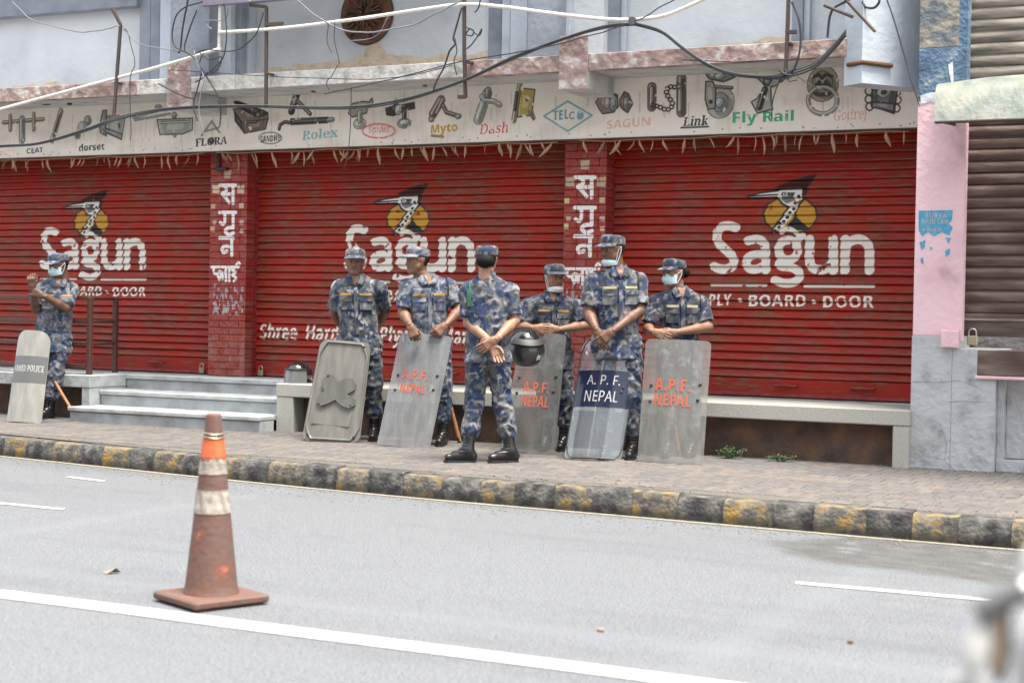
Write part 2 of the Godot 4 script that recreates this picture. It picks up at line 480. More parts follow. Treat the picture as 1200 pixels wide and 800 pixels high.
	mats.pink_paint = tri_mat(noise_tex(0.008, [0.0, Color(0.50, 0.33, 0.36), 0.2, Color(0.70, 0.46, 0.50), 0.5, Color(0.76, 0.52, 0.56), 1.0, Color(0.79, 0.56, 0.60)], 74, 512, 6), 2.2, 0.7, grain, 0.25)
	mats.grey_paint = tri_mat(noise_tex(0.009, [0.0, Color(0.20, 0.205, 0.21), 0.22, Color(0.36, 0.37, 0.385), 0.45, Color(0.44, 0.455, 0.475), 1.0, Color(0.49, 0.505, 0.525)], 75, 1024, 7), 2.2, 0.8, grain, 0.4)
	mats.blue_paint = tri_mat(noise_tex(0.014, [0.0, Color(0.06, 0.10, 0.15), 0.4, Color(0.088, 0.15, 0.225), 0.66, Color(0.11, 0.18, 0.265), 0.80, Color(0.22, 0.27, 0.32), 1.0, Color(0.4, 0.42, 0.42)], 76, 512, 6), 1.4, 0.85, grain, 0.7)
	mats.peeled = tri_mat(noise_tex(0.02, [0.0, Color(0.10, 0.12, 0.15), 0.40, Color(0.15, 0.165, 0.18), 0.52, Color(0.21, 0.205, 0.19), 0.68, Color(0.27, 0.25, 0.21), 1.0, Color(0.40, 0.37, 0.31)], 77, 512, 7), 2.0, 0.95, grain, 0.6)
	mats.awning = tri_mat(noise_tex(0.012, [0.0, Color(0.09, 0.11, 0.10), 0.35, Color(0.13, 0.155, 0.135), 0.55, Color(0.165, 0.18, 0.155), 0.75, Color(0.205, 0.205, 0.175), 1.0, Color(0.26, 0.25, 0.21)], 78, 512, 7), 1.6, 0.6, grain, 0.3)
	mats.brown_steel = tri_mat(noise_tex(0.012, [0.0, Color(0.055, 0.035, 0.03), 0.4, Color(0.085, 0.05, 0.043), 0.65, Color(0.12, 0.085, 0.07), 1.0, Color(0.22, 0.17, 0.14)], 79, 512, 6), 1.5, 0.55, grain, 0.3)
	mats.old_steel = tri_mat(noise_tex(0.012, [0.0, Color(0.06, 0.06, 0.06), 0.35, Color(0.16, 0.14, 0.115), 0.55, Color(0.25, 0.22, 0.18), 1.0, Color(0.36, 0.33, 0.28)], 80, 512, 6), 1.3, 0.6, grain, 0.3)
	mats.dry_leaf = mat(Color(0.38, 0.235, 0.135), 0.9); mats.dry_leaf2 = mat(Color(0.25, 0.14, 0.08), 0.9)
	mats.brown_steel.uv1_scale = Vector3(0.22, 1.1, 0.22); mats.old_steel.uv1_scale = Vector3(0.22, 1.4, 0.22)
	mats.string = mat(Color(0.35, 0.22, 0.10), 0.9)
	mats.brass = mat(Color(0.45, 0.40, 0.30), 0.35, 0.8); mats.steel = mat(Color(0.5, 0.5, 0.5), 0.35, 0.9)
	mats.lattice = mat(Color(0.20, 0.09, 0.05), 0.9); mats.rust_bright = mat(Color(0.11, 0.06, 0.028), 0.9)
	mats.poster_blue = tri_mat(noise_tex(0.03, [0.0, Color(0.05, 0.26, 0.42), 0.5, Color(0.07, 0.33, 0.50), 1.0, Color(0.15, 0.42, 0.56)], 92), 0.8, 0.7)
	mats.sign_purple = tri_mat(noise_tex(0.02, [0.0, Color(0.16, 0.145, 0.20), 1.0, Color(0.24, 0.22, 0.29)], 93), 1.2, 0.5)

# ---------- the street ----------
func kerb_z(x: float) -> float:   # where the kerb meets the road; it bends in towards the left
	var xs := [-40.0, -16.0, -10.1, -6.3, -3.6, -1.5, 20.0]
	var zs := [0.2, 1.75, 2.71, 3.27, 3.45, 3.55, 3.60]
	for i in xs.size() - 1:
		if x < xs[i + 1]:
			var t = (x - xs[i]) / (xs[i + 1] - xs[i])
			var m0: float = (zs[i + 1] - zs[maxi(i - 1, 0)]) / (xs[i + 1] - xs[maxi(i - 1, 0)]) * (xs[i + 1] - xs[i])
			var j := mini(i + 2, xs.size() - 1)
			var m1: float = (zs[j] - zs[i]) / (xs[j] - xs[i]) * (xs[i + 1] - xs[i])
			return (2 * t * t * t - 3 * t * t + 1) * zs[i] + (t * t * t - 2 * t * t + t) * m0 + (-2 * t * t * t + 3 * t * t) * zs[i + 1] + (t * t * t - t * t) * m1
	return 3.6
func axis_points(lo: float, hi: float, step: float, far_lo: Array, far_hi: Array) -> Array:
	var out := []
	out.append_array(far_lo)
	var x := lo
	while x < hi - step * 0.5:
		out.append(x); x += step
	out.append(hi)
	out.append_array(far_hi)
	return out
func strip_on_road(a: PackedVector3Array, b: PackedVector3Array, y: float) -> Shape:
	var r0 := []
	var r1 := []
	for p in a: r0.append(Vector3(p.x, y, p.z))
	for p in b: r1.append(Vector3(p.x, y, p.z))
	var s := Shape.new()
	for i in r0.size() - 1: s.out_quad(r0[i], r0[i + 1], r1[i + 1], r1[i], Vector3(r0[i].x, -1, r0[i].z))
	return s
func build_ground() -> void:
	# road sheet, fine where the camera looks so that stains have an outline
	var xs := axis_points(-15.0, 3.0, 0.07, [-400.0, -120.0, -50.0, -25.0], [8.0, 25.0, 90.0, 400.0])
	var zs := axis_points(1.0, 12.5, 0.07, [-400.0, -80.0, -20.0], [16.0, 30.0, 90.0, 400.0])
	var g := Shape.new()
	for z in zs:
		for x in xs:
			g.v.append(Vector3(x, 0.0, z)); g.n.append(Vector3.UP)
			# a damp, dirty patch by the kerb and worn wheel tracks
			var warp := noise_a.get_noise_2d(x * 0.9, z * 0.9) * 0.35 + noise_b.get_noise_2d(x * 6.0, z * 14.0) * 0.10
			var k := 1.0 + noise_a.get_noise_2d(x * 0.25, z * 0.8) * 0.12 + noise_b.get_noise_2d(x * 2.0, z * 9.0) * 0.06 + noise_a.get_noise_2d(x * 0.1 + 50.0, z * 2.2) * 0.10
			var e := pow((x + 0.6) / 2.4, 2.0) + pow((z - kerb_z(x) - 0.62) / 0.85, 2.0) + warp
			var damp := clampf((1.0 - e) * 4.0, 0.0, 1.0)
			var col := Color(k, k, k * 1.01).lerp(Color(0.60, 0.575, 0.53) * (1.0 + noise_b.get_noise_2d(x * 4.0, z * 22.0) * 0.35), damp)
			# dust swept against the kerb
			var dust := clampf(1.0 - (z - kerb_z(x) - 0.12 - warp * 0.5) / 0.25, 0.0, 1.0) * (1.0 - damp)
			col = col.lerp(Color(0.86, 0.85, 0.82), dust * 0.7)
			# dried pale splashes by the damp patch
			var sp := noise_b.get_noise_2d(x * 1.3 + 40.0, z * 15.0) + noise_c.get_noise_2d(x * 9.0, z * 30.0) * 0.2
			if sp > 0.50 and z < kerb_z(x) + 0.9 and x > -3.8: col = Color(1.16, 1.16, 1.15)
			g.c.append(col)
	var m := xs.size()
	for i in zs.size() - 1:
		for j in m - 1:
			var a := i * m + j
			g.idx.append_array(PackedInt32Array([a, a + 1, a + m + 1, a, a + m + 1, a + m]))
	struct_("road", g.mesh(), mats.asphalt)
	# painted lines
	var lines := []
	var l0 := PackedVector3Array(); var l1 := PackedVector3Array()
	for i in 60:
		var x := -18.0 + i * 0.5
		var zz := 7.72 + 0.012 * (x + 3.5) + 0.004 * sin(x * 3.0)
		l0.append(Vector3(x, 0, zz - 0.075)); l1.append(Vector3(x, 0, zz + 0.085))
	struct_("lane_line", strip_on_road(l0, l1, 0.004).mesh(), mats.white_paint)
	for d in [[0, 590, 72, 597], [78, 559, 120, 564], [930, 683, 1168, 704]]:
		var a := on_y(d[0], d[1], 0.0)
		var b := on_y(d[2], d[3], 0.0)
		if d[0] == 0: a += (a - b) * 1.2
		var dash := Shape.new()
		dash.out_quad(a + Vector3(0, 0.004, -0.035), b + Vector3(0, 0.004, -0.035), b + Vector3(0.03, 0.004, 0.035), a + Vector3(0.02, 0.004, 0.035), a + Vector3(0, -1, 0))
		struct_("lane_dash", dash.mesh(), mats.white_paint)
	l0 = PackedVector3Array(); l1 = PackedVector3Array()
	for i in 80:
		var x := -16.0 + i * 0.25
		var wob := noise_a.get_noise_1d(x * 3.0) * 0.02
		l0.append(Vector3(x, 0, kerb_z(x) + 0.015)); l1.append(Vector3(x, 0, kerb_z(x) + 0.075 + wob))
	struct_("edge_line", strip_on_road(l0, l1, 0.004).mesh(), mats.yellow_line)
	# kerb of short painted stones
	var kerb := Node3D.new(); kerb.name = numbered("kerb"); kerb.set_meta("kind", "structure"); add_child(kerb)
	var x := -15.0
	var count := 0
	while x < 1.6:
		var len := 0.30 + rng.randf_range(-0.04, 0.04)
		var a := Vector3(x + 0.0015, 0, kerb_z(x)); var b := Vector3(x + len - 0.0015, 0, kerb_z(x + len))
		var inw := Vector3(0, 0, -1)
		var rings := []
		var top := 0.165 + rng.randf_range(-0.008, 0.006)
		var lean := rng.randf_range(-0.006, 0.006)
		for k in 7:
			var p := a.lerp(b, k / 6.0) + Vector3(0, 0, lean)
			var chip := noise_a.get_noise_2d(p.x * 7.0, 3.0) * 0.034
			var chip2 := noise_b.get_noise_2d(p.x * 15.0, 8.0) * 0.016
			rings.append([p + Vector3(0, -0.03, 0), p + inw * (0.012 + chip2) + Vector3(0, 0.07, 0), p + inw * (0.022 + chip2) + Vector3(0, top - 0.05 + chip, 0), p + inw * (0.030 - chip2) + Vector3(0, top - 0.012 + chip * 0.6, 0), p + inw * 0.055 + Vector3(0, top - 0.004, 0), p + inw * 0.15 + Vector3(0, top, 0), p + inw * 0.15 + Vector3(0, -0.03, 0)])
		var yellow := count % 2 == 0
		var mm: Material = mats["kerb_%s%d" % ["yellow" if yellow else "black", rng.randi() % 3]]
		part("kerb_stone", Shape.new().skin(rings, true, true, true).mesh(), mm, kerb)
		x += len; count += 1
	# pavement: bedding, then pavers laid in rows
	var bed := Shape.new()
	var bx := -16.0
	while bx < 2.0:
		var z0 := kerb_z(bx) - 0.15
		var z1 := kerb_z(bx + 0.5) - 0.15
		bed.out_quad(Vector3(bx, pav_y(z0) - 0.008, z0), Vector3(bx + 0.5, pav_y(z1) - 0.008, z1), Vector3(bx + 0.5, pav_y(0.7) - 0.008, 0.7), Vector3(bx, pav_y(0.7) - 0.008, 0.7), Vector3(bx, -2, 1))
		bx += 0.5
	var pavement := struct_("pavement", bed.mesh(), mats.paver_bed)
	var spots := []
	var row := 0
	var z := 0.86
	while z < 3.6:
		var px := -15.0 + (0.055 if row % 2 else 0.0)
		while px < 1.5:
			if z + 0.105 < kerb_z(px) - 0.16: spots.append(Vector2(px, z))
			px += 0.11
		z += 0.215; row += 1
	var seen := []
	var rest := []
	for s in spots:
		var q := cam_basis.inverse() * (Vector3(s.x, 0.18, s.y) - EYE)
		var sx := 600 + FOCAL * q.x / -q.z
		if sx > 4 and sx < 1196: seen.append([-q.z, s])
		else: rest.append(s)
	seen.sort_custom(func(a, b): return a[0] < b[0])
	var pm := boxm(Vector3(0.104, 0.05, 0.208), 0.006)
	var slope := Basis(Vector3.RIGHT, 0.017)
	for i in seen.size():
		var s: Vector2 = seen[i][1]
		if i < 300:
			var tone := int(absf(noise_a.get_noise_2d(s.y * 4.0, s.x * 0.3)) * 9.0 + rng.randf() * 1.7) % 5
			part("paver", pm, mats["paver%d" % tone], pavement, Vector3(s.x, pav_y(s.y) - 0.025 + rng.randf_range(-0.0025, 0.002), s.y), slope * Basis(Vector3.UP, rng.randf_range(-0.012, 0.012)))
		else: rest.append(s)
	for tone in 5:
		var list := []
		for s in rest:
			if int(absf(noise_a.get_noise_2d(s.y * 4.0, s.x * 0.3)) * 9.0 + absf(sin(s.x * 91.7 + s.y * 37.0)) * 1.7) % 5 == tone: list.append(s)
		var mm := MultiMesh.new(); mm.transform_format = MultiMesh.TRANSFORM_3D; mm.mesh = pm; mm.instance_count = list.size()
		for i in list.size():
			var s: Vector2 = list[i]
			mm.set_instance_transform(i, Transform3D(slope, Vector3(s.x, pav_y(s.y) - 0.025 + 0.002 * sin(s.x * 57.0 + s.y * 31.0), s.y)))
		var mi := MultiMeshInstance3D.new(); mi.name = "paver_field"; mi.multimesh = mm; mi.material_override = mats["paver%d" % tone]; mi.set_meta("kind", "stuff")
		pavement.add_child(mi, true)

# ---------- the shop ----------
const PPM := 230.0
func tex_mat(p: Painter, rough := 0.6, bump: Texture2D = null, depth := 0.3) -> StandardMaterial3D:
	var m := StandardMaterial3D.new(); m.albedo_texture = p.texture(); m.roughness = rough
	m.texture_repeat = false
	if bump:
		m.normal_enabled = true; m.normal_texture = bump; m.normal_scale = depth
	return m
func logo_point(cx: float, cy: float) -> Vector2:   # a close view of the third shutter's sign, in metres on the shutter
	var p := on_z(820.0 + cx / 4.445, 200.0 + cy / 4.445, 0.03)
	return Vector2(p.x, p.y)
func paint_shutter(x0: float, x1: float, y0: float, y1: float, dx: float, second: bool, seed_: int) -> Painter:
	var w := int((x1 - x0) * PPM)
	var h := int((y1 - y0) * PPM)
	var p := Painter.new(w, h, Color(0.5, 0.05, 0.06))
	var base := Color(0.325, 0.021, 0.012).linear_to_srgb()
	var dull := Color(0.235, 0.030, 0.018).linear_to_srgb()
	var dirt := Color(0.20, 0.11, 0.085).linear_to_srgb()
	var dust := Color(0.185, 0.092, 0.060).linear_to_srgb()
	var f := FastNoiseLite.new(); f.seed = seed_; f.frequency = 0.01; f.fractal_octaves = 4
	var f2 := FastNoiseLite.new(); f2.seed = seed_ + 5; f2.frequency = 0.05; f2.fractal_octaves = 3
	for y in h:
		var ph := fposmod((h - y) / PPM - 0.155, PITCH) / PITCH     # height within a slat
		var lies := ph > 0.10 and ph < 0.50 and (h - y) / PPM > 0.155    # the belly's upper side, where street dust has settled
		for x in w:
			var a := f.get_noise_2d(x * 0.8, y * 0.8)
			var b := f2.get_noise_2d(x * 0.35, y * 2.2)
			var c := base.lerp(dull, clampf(a * 1.4 + 0.35, 0.0, 1.0)).lerp(dirt, clampf(b * 1.3 - 0.12 + a * 0.5, 0.0, 0.65))
			if lies and f2.get_noise_2d(x * 0.22 + 300.0, y * 3.1) + a * 0.5 > -0.14: c = c.lerp(dust, 0.52 + 0.5 * f2.get_noise_2d(x * 2.0, y * 5.0))
			var i := (y * w + x) * 3
			p.b[i] = int(c.r * 255.0); p.b[i + 1] = int(c.g * 255.0); p.b[i + 2] = int(c.b * 255.0)
	p.wear = FastNoiseLite.new(); p.wear.seed = seed_ + 9; p.wear.frequency = 0.03; p.wear.fractal_octaves = 4; p.wear_level = -0.42
	var T := func(cx: float, cy: float) -> Vector2:
		var q := logo_point(cx, cy)
		return Vector2((q.x + dx - x0) * PPM, (y1 - q.y) * PPM)
	var TS := func(list: Array) -> Array:
		var out := []
		for k in range(0, list.size(), 2): out.append(T.call(list[k], list[k + 1]))
		return out
	var curve := func(list: Array) -> Array:   # a smooth path through the points
		var pts: Array = TS.call(list)
		var out := []
		for k in pts.size() - 1:
			for s in 5:
				out.append(pts[k].cubic_interpolate(pts[k + 1], pts[maxi(k - 1, 0)], pts[mini(k + 2, pts.size() - 1)], s / 5.0))
		out.append(pts[pts.size() - 1])
		return out
	var white := Color(0.72, 0.69, 0.63).linear_to_srgb()
	var black := Color(0.03, 0.03, 0.032).linear_to_srgb()
	var ochre := Color(0.50, 0.27, 0.04).linear_to_srgb()
	# the bird before a disc
	var disc := []
	for k in 40: disc.append(T.call(467.0 + 139.0 * cos(TAU * k / 40), 228.0 + 98.0 * sin(TAU * k / 40)))
	p.poly(disc, ochre)
	p.stroke(disc + [disc[0]], 2.0, black, 0.8)
	p.poly(TS.call([530, 88, 556, 92, 548, 140, 505, 196, 498, 238, 556, 290, 578, 306, 428, 306, 478, 252, 512, 170]), black)
	p.poly(TS.call([388, 96, 410, 72, 470, 46, 540, 36, 604, 18, 576, 58, 548, 90, 520, 92, 470, 82]), Color(0.16, 0.05, 0.05), 0.75)
	for k in 5: p.stroke(TS.call([505 + k * 16, 50 - k * 4, 520 + k * 13, 40 - k * 4]), 1.8, black)
	p.stroke(TS.call([390, 95, 430, 66, 520, 40, 600, 20, 555, 84]), 1.6, black)
	p.poly(TS.call([400, 94, 526, 86, 530, 140, 502, 190, 476, 232, 432, 290, 372, 328, 376, 298, 420, 242, 458, 186, 424, 166, 396, 134]), white)
	p.poly(TS.call([246, 130, 310, 112, 402, 100, 398, 136, 260, 139]), white)
	p.poly(TS.call([424, 130, 480, 124, 492, 150, 450, 168, 420, 150]), Color(0.45, 0.46, 0.47))
	p.poly(TS.call([445, 112, 490, 108, 488, 128, 470, 140]), Color(0.3, 0.3, 0.32))
	p.stroke(TS.call([246, 130, 310, 112, 402, 100, 400, 94, 526, 86]), 1.8, black)
	p.stroke(TS.call([250, 131, 330, 126, 400, 122]), 1.4, black)
	p.stroke(TS.call([246, 136, 262, 141, 398, 136, 424, 168, 458, 186, 420, 242, 376, 298, 372, 328]), 1.8, black)
	p.oval(T.call(432, 118), 5.0, 3.6, black); p.oval(T.call(433, 118), 2.2, 1.8, white)
	for q in [[512, 132], [496, 166], [484, 196], [466, 216], [450, 240], [434, 262], [412, 270], [406, 292], [388, 310]]: p.oval(T.call(q[0], q[1]), 3.6, 3.2, black)
	# the name
	var r := 0.0405 * PPM
	p.stroke(curve.call([182, 294, 150, 284, 112, 290, 86, 320, 88, 362, 116, 398, 152, 428, 172, 466, 158, 500, 122, 511, 90, 505, 70, 497]), r, white)
	p.stroke(curve.call([246, 362, 290, 354, 324, 368, 337, 404, 338, 460, 340, 514]), r * 0.95, white)
	p.stroke(curve.call([334, 440, 292, 432, 252, 446, 237, 477, 252, 505, 292, 511, 330, 492]), r * 0.95, white)
	var ring := []
	for k in 25: ring += [455.0 + 50.0 * cos(TAU * k / 24), 410.0 + 52.0 * sin(TAU * k / 24)]
	p.stroke(TS.call(ring), r * 0.92, white)
	p.stroke(curve.call([498, 372, 512, 350, 528, 338]), r * 0.8, white)
	p.stroke(curve.call([430, 462, 408, 480, 424, 496, 474, 502, 510, 522, 512, 556, 478, 580, 428, 582, 386, 566]), r * 0.92, white)
	p.stroke(curve.call([420, 318, 450, 300, 480, 308, 500, 322]), r * 0.5, white)
	p.stroke(curve.call([568, 356, 567, 420, 568, 470, 584, 502, 624, 514, 664, 502, 690, 470]), r, white)
	p.stroke(TS.call([691, 356, 692, 516]), r, white)
	p.stroke(TS.call([754, 356, 752, 516]), r, white)
	p.stroke(curve.call([754, 410, 774, 370, 818, 354, 858, 368, 879, 410, 880, 516]), r, white)
	p.stroke(TS.call([52, 592, 338, 594]), r * 0.32, white); p.stroke(TS.call([542, 598, 900, 599]), r * 0.34, white)
	for t in [["PLY", 45, 158, 700], ["BOARD", 250, 548, 704], ["DOOR", 638, 902, 710]]:
		paint_text(p, t[0], "Droid Sans", 700, T.call(t[1], t[3]), T.call(t[2], t[3]), 0.098 * PPM, white)
	p.oval(T.call(205, 672), 4.5, 4.5, white); p.oval(T.call(590, 681), 4.5, 4.5, white)
	if second:
		var k := 0.0
		for t in [["Shree", 303, 346], ["Hardware", 357, 437], ["Plywood", 444, 512], ["Mart", 517, 552]]:
			var a := on_z(t[1], 397.0 + (t[1] - 303) * 0.03, 0.03); var b := on_z(t[2], 397.0 + (t[2] - 303) * 0.03, 0.03)
			var drop := 0.045 if t[0] == "Plywood" else 0.0
			paint_text(p, t[0], "Droid Sans", 700, Vector2((a.x - x0) * PPM, (y1 - a.y + drop) * PPM), Vector2((b.x - x0) * PPM, (y1 - a.y + drop) * PPM), (0.165 + drop) * PPM, white)
			k += 1.0
	return p

const PITCH := 0.0725
func slat_mesh(x0: float, x1: float, y: float, z: float, ty0: float, ty1: float, tx0: float, tx1: float, wob: float) -> ArrayMesh:
	# one rolled slat: a belly low down that overhangs the crease below it
	var prof := [[0.0, -0.016], [0.04, 0.002], [0.085, 0.0155], [0.16, 0.019], [0.27, 0.016], [0.42, 0.007], [0.58, 0.000], [0.80, -0.003], [0.94, -0.007], [1.0, -0.016]]
	var rings := []
	var sx := 14
	for i in sx:
		var x := lerpf(x0, x1, i / (sx - 1.0))
		var ring := []
		for q in prof: ring.append(Vector3(x, y + q[0] * PITCH + 0.004 * noise_a.get_noise_2d(x * 0.9 + 40.0, y * 1.3), z + q[1] + wob * sin(x * 2.1 + y * 9.0) + 0.006 * noise_a.get_noise_2d(x * 1.1, y * 2.3)))
		rings.append(ring)
	var s := Shape.new().skin(rings, false, false, false, true)
	return s.flat_uv(func(q): return Vector2((q.x - tx0) / (tx1 - tx0), (ty1 - q.y) / (ty1 - ty0))).mesh()
func shutter(label: String, x0: float, x1: float, tx: Array, dx: float, second: bool, seed_: int, handles: Array) -> Node3D:
	var y0 := 0.64
	var y1 := 2.95
	var p := paint_shutter(tx[0], tx[1], y0, y1, dx, second, seed_)
	var m := tex_mat(p, 0.55)
	m.metallic_specular = 0.35
	var s := thing("roller_shutter", label, "shutter", Vector3.ZERO, "red shop shutters")
	var y := y0 + 0.155
	while y < y1 - 0.02:
		part("slat", slat_mesh(x0, x1, y, 0.0, y0, y1, tx[0], tx[1], rng.randf_range(-0.0025, 0.0025)), m, s)
		y += PITCH
	part("bottom_bar", Shape.new().box(Vector3((x0 + x1) / 2, y0 + 0.078, 0.0), Vector3(x1 - x0, 0.152, 0.022), 0.004).flat_uv(func(q): return Vector2((q.x - tx[0]) / (tx[1] - tx[0]), (y1 - q.y) / (y1 - y0))).mesh(), m, s)
	part("bottom_angle", Shape.new().box(Vector3((x0 + x1) / 2, y0 + 0.018, 0.024), Vector3(x1 - x0, 0.03, 0.022), 0.004).mesh(), mats.shutter_trim, s)
	for hx in handles:
		part("handle", Shape.new().tube([Vector3(hx - 0.10, y0 + 0.10, 0.012), Vector3(hx - 0.09, y0 + 0.10, 0.04), Vector3(hx + 0.09, y0 + 0.10, 0.04), Vector3(hx + 0.10, y0 + 0.10, 0.012)], 0.009).mesh(), mats.shutter_trim, s)
	return s

func pillar(label: String, px0: float, px1: float, py: float, dx: float, seed_: int) -> void:
	var zf := 0.2
	var x0 := on_z(px0, py, zf).x
	var x1 := on_z(px1, py, zf).x
	var y0 := 0.635
	var y1 := 2.9
	var w := int((x1 - x0) * 400.0)
	var h := int((y1 - y0) * 400.0)
	var p := Painter.new(w, h, Color(0.5, 0.05, 0.06))
	var f := FastNoiseLite.new(); f.seed = seed_; f.frequency = 0.012; f.fractal_octaves = 5
	var red := Color(0.29, 0.024, 0.014).linear_to_srgb()
	var dusty := Color(0.30, 0.12, 0.11).linear_to_srgb()
	for y in h:
		for x in w:
			var a := f.get_noise_2d(x, y)
			var b := f.get_noise_2d(x * 5.0 + 900.0, y * 5.0)
			var c := red.lerp(dusty, clampf(a * 0.9 + 0.12 + (0.45 if float(y) / h > 0.78 + a * 0.2 + b * 0.05 else 0.0), 0.0, 0.9)).darkened(clampf(b * 0.5, 0.0, 0.3))
			var i := (y * w + x) * 3
			p.b[i] = int(c.r * 255.0); p.b[i + 1] = int(c.g * 255.0); p.b[i + 2] = int(c.b * 255.0)
	p.wear = FastNoiseLite.new(); p.wear.seed = seed_ + 3; p.wear.frequency = 0.05; p.wear_level = -0.45
	var T := func(cx: float, cy: float) -> Vector2:   # a close view of the second pillar
		var q := on_z(640.0 + cx / 4.0, 160.0 + cy / 4.0, zf)
		return Vector2((q.x + dx - x0) * 400.0, (y1 - q.y) * 400.0)
	var L := func(list: Array, r: float) -> void:
		var pts := []
		for k in range(0, list.size(), 2): pts.append(T.call(list[k], list[k + 1]))
		var out := []
		for k in pts.size() - 1:
			for s in 4: out.append(pts[k].cubic_interpolate(pts[k + 1], pts[maxi(k - 1, 0)], pts[mini(k + 2, pts.size() - 1)], s / 4.0))
		out.append(pts[pts.size() - 1])
		p.stroke(out, r, Color(0.76, 0.74, 0.71).linear_to_srgb())
	var r := 7.2
	L.call([136, 190, 228, 190], r); L.call([213, 190, 213, 284], r); L.call([160, 192, 174, 206, 168, 224, 148, 234, 166, 250, 190, 280], r); L.call([166, 236, 213, 236], r)
	L.call([134, 332, 228, 332], r); L.call([164, 332, 164, 380, 152, 394, 138, 386], r); L.call([213, 332, 213, 412], r); L.call([213, 412, 182, 414, 166, 430, 186, 448, 214, 440], r)
	L.call([134, 466, 214, 466], r); L.call([205, 466, 205, 556], r); L.call([205, 512, 168, 508, 148, 522, 156, 542, 176, 534], r)
	L.call([86, 618, 246, 618], r * 0.8); L.call([100, 618, 98, 642, 110, 654, 126, 646], r * 0.8); L.call([122, 660, 132, 684, 140, 656, 134, 640, 150, 652, 150, 680], r * 0.75); L.call([170, 618, 170, 690], r * 0.8); L.call([150, 652, 168, 642], r * 0.75); L.call([190, 618, 190, 690], r * 0.8)
	L.call([228, 618, 206, 632, 228, 646, 208, 660, 230, 674, 216, 692], r * 0.75); L.call([226, 618, 240, 594, 252, 600], r * 0.7)
	# stickers and what is left of others
	var cream := Color(0.66, 0.58, 0.40).linear_to_srgb()
	for q in [[182, 132, 17], [113, 211, 17], [258, 211, 17], [262, 296, 11], [97, 300, 10], [262, 385, 10], [92, 420, 11], [262, 430, 9], [104, 385, 9]]:
		var c: Vector2 = T.call(q[0], q[1])
		var e: float = q[2]
		p.poly([c + Vector2(-e, -e * 0.9), c + Vector2(e, -e), c + Vector2(e * 0.95, e), c + Vector2(-e, e * 0.9)], cream.darkened(rng.randf() * 0.2) if e > 12 else Color(0.75, 0.6 + rng.randf() * 0.15, 0.45 + rng.randf() * 0.2), 0.9)
	var g := FastNoiseLite.new(); g.seed = seed_ + 8; g.frequency = 0.03; g.fractal_octaves = 4
	var torn := [T.call(80, 705), T.call(270, 872)] if dx < -1.0 else [T.call(80, 690), T.call(270, 800)]
	for y in range(maxi(0, int(torn[0].y)), mini(h, int(torn[1].y))):
		for x in range(14, w - 10):
			var a := g.get_noise_2d(x * 1.6, y * 0.8)
			var t: float = (y - torn[0].y) / (torn[1].y - torn[0].y)
			if a > 0.26 - t * 0.26: p.dab(x, y, 0.85, Color(0.62, 0.66, 0.68) if a < 0.42 else (Color(0.40, 0.60, 0.74) if t < 0.6 else Color(0.72, 0.71, 0.70)))
	# scuffs
	for k in 70:
		var c := Vector2(rng.randf() * w, rng.randf() * h)
		p.stroke([c, c + Vector2(rng.randf_range(-9, 9), rng.randf_range(-4, 4))], rng.randf_range(0.6, 1.8), Color(0.62, 0.50, 0.47), 0.6)
	var m := tex_mat(p, 0.55)
	var pil := thing("brick_pillar", label, "pillar", Vector3.ZERO, "painted brick pillars")
	part("core", Shape.new().box(Vector3((x0 + x1) / 2, (y0 + y1) / 2, 0.08), Vector3(x1 - x0 - 0.016, y1 - y0, 0.216), 0.0).mesh(), mats.mortar_red, pil)
	var ch := 0.068
	var row := 0
	var y := y0
	while y < y1 - 0.03:
		var cuts := [x0, lerpf(x0, x1, 0.30), lerpf(x0, x1, 0.82), x1] if row % 2 else [x0, lerpf(x0, x1, 0.55), x1]
		for k in cuts.size() - 1:
			var a: float = cuts[k] + (0.0025 if k > 0 else 0.0)
			var b: float = cuts[k + 1] - (0.0025 if k < cuts.size() - 2 else 0.0)
			var out := rng.randf_range(-0.0015, 0.0015)
			var s := Shape.new().box(Vector3((a + b) / 2, y + ch / 2, 0.143 + out), Vector3(b - a, ch - 0.005, 0.114), 0.003)
			part("brick", s.flat_uv(func(q): return Vector2((q.x - x0) / (x1 - x0), (y1 - q.y) / (y1 - y0))).mesh(), m, pil)
		# the second brick deep on the return
		part("brick", Shape.new().box(Vector3(x1 - 0.055, y + ch / 2, 0.04), Vector3(0.11, ch - 0.005, 0.086), 0.003).mesh(), mats.brick_red, pil)
		y += ch; row += 1

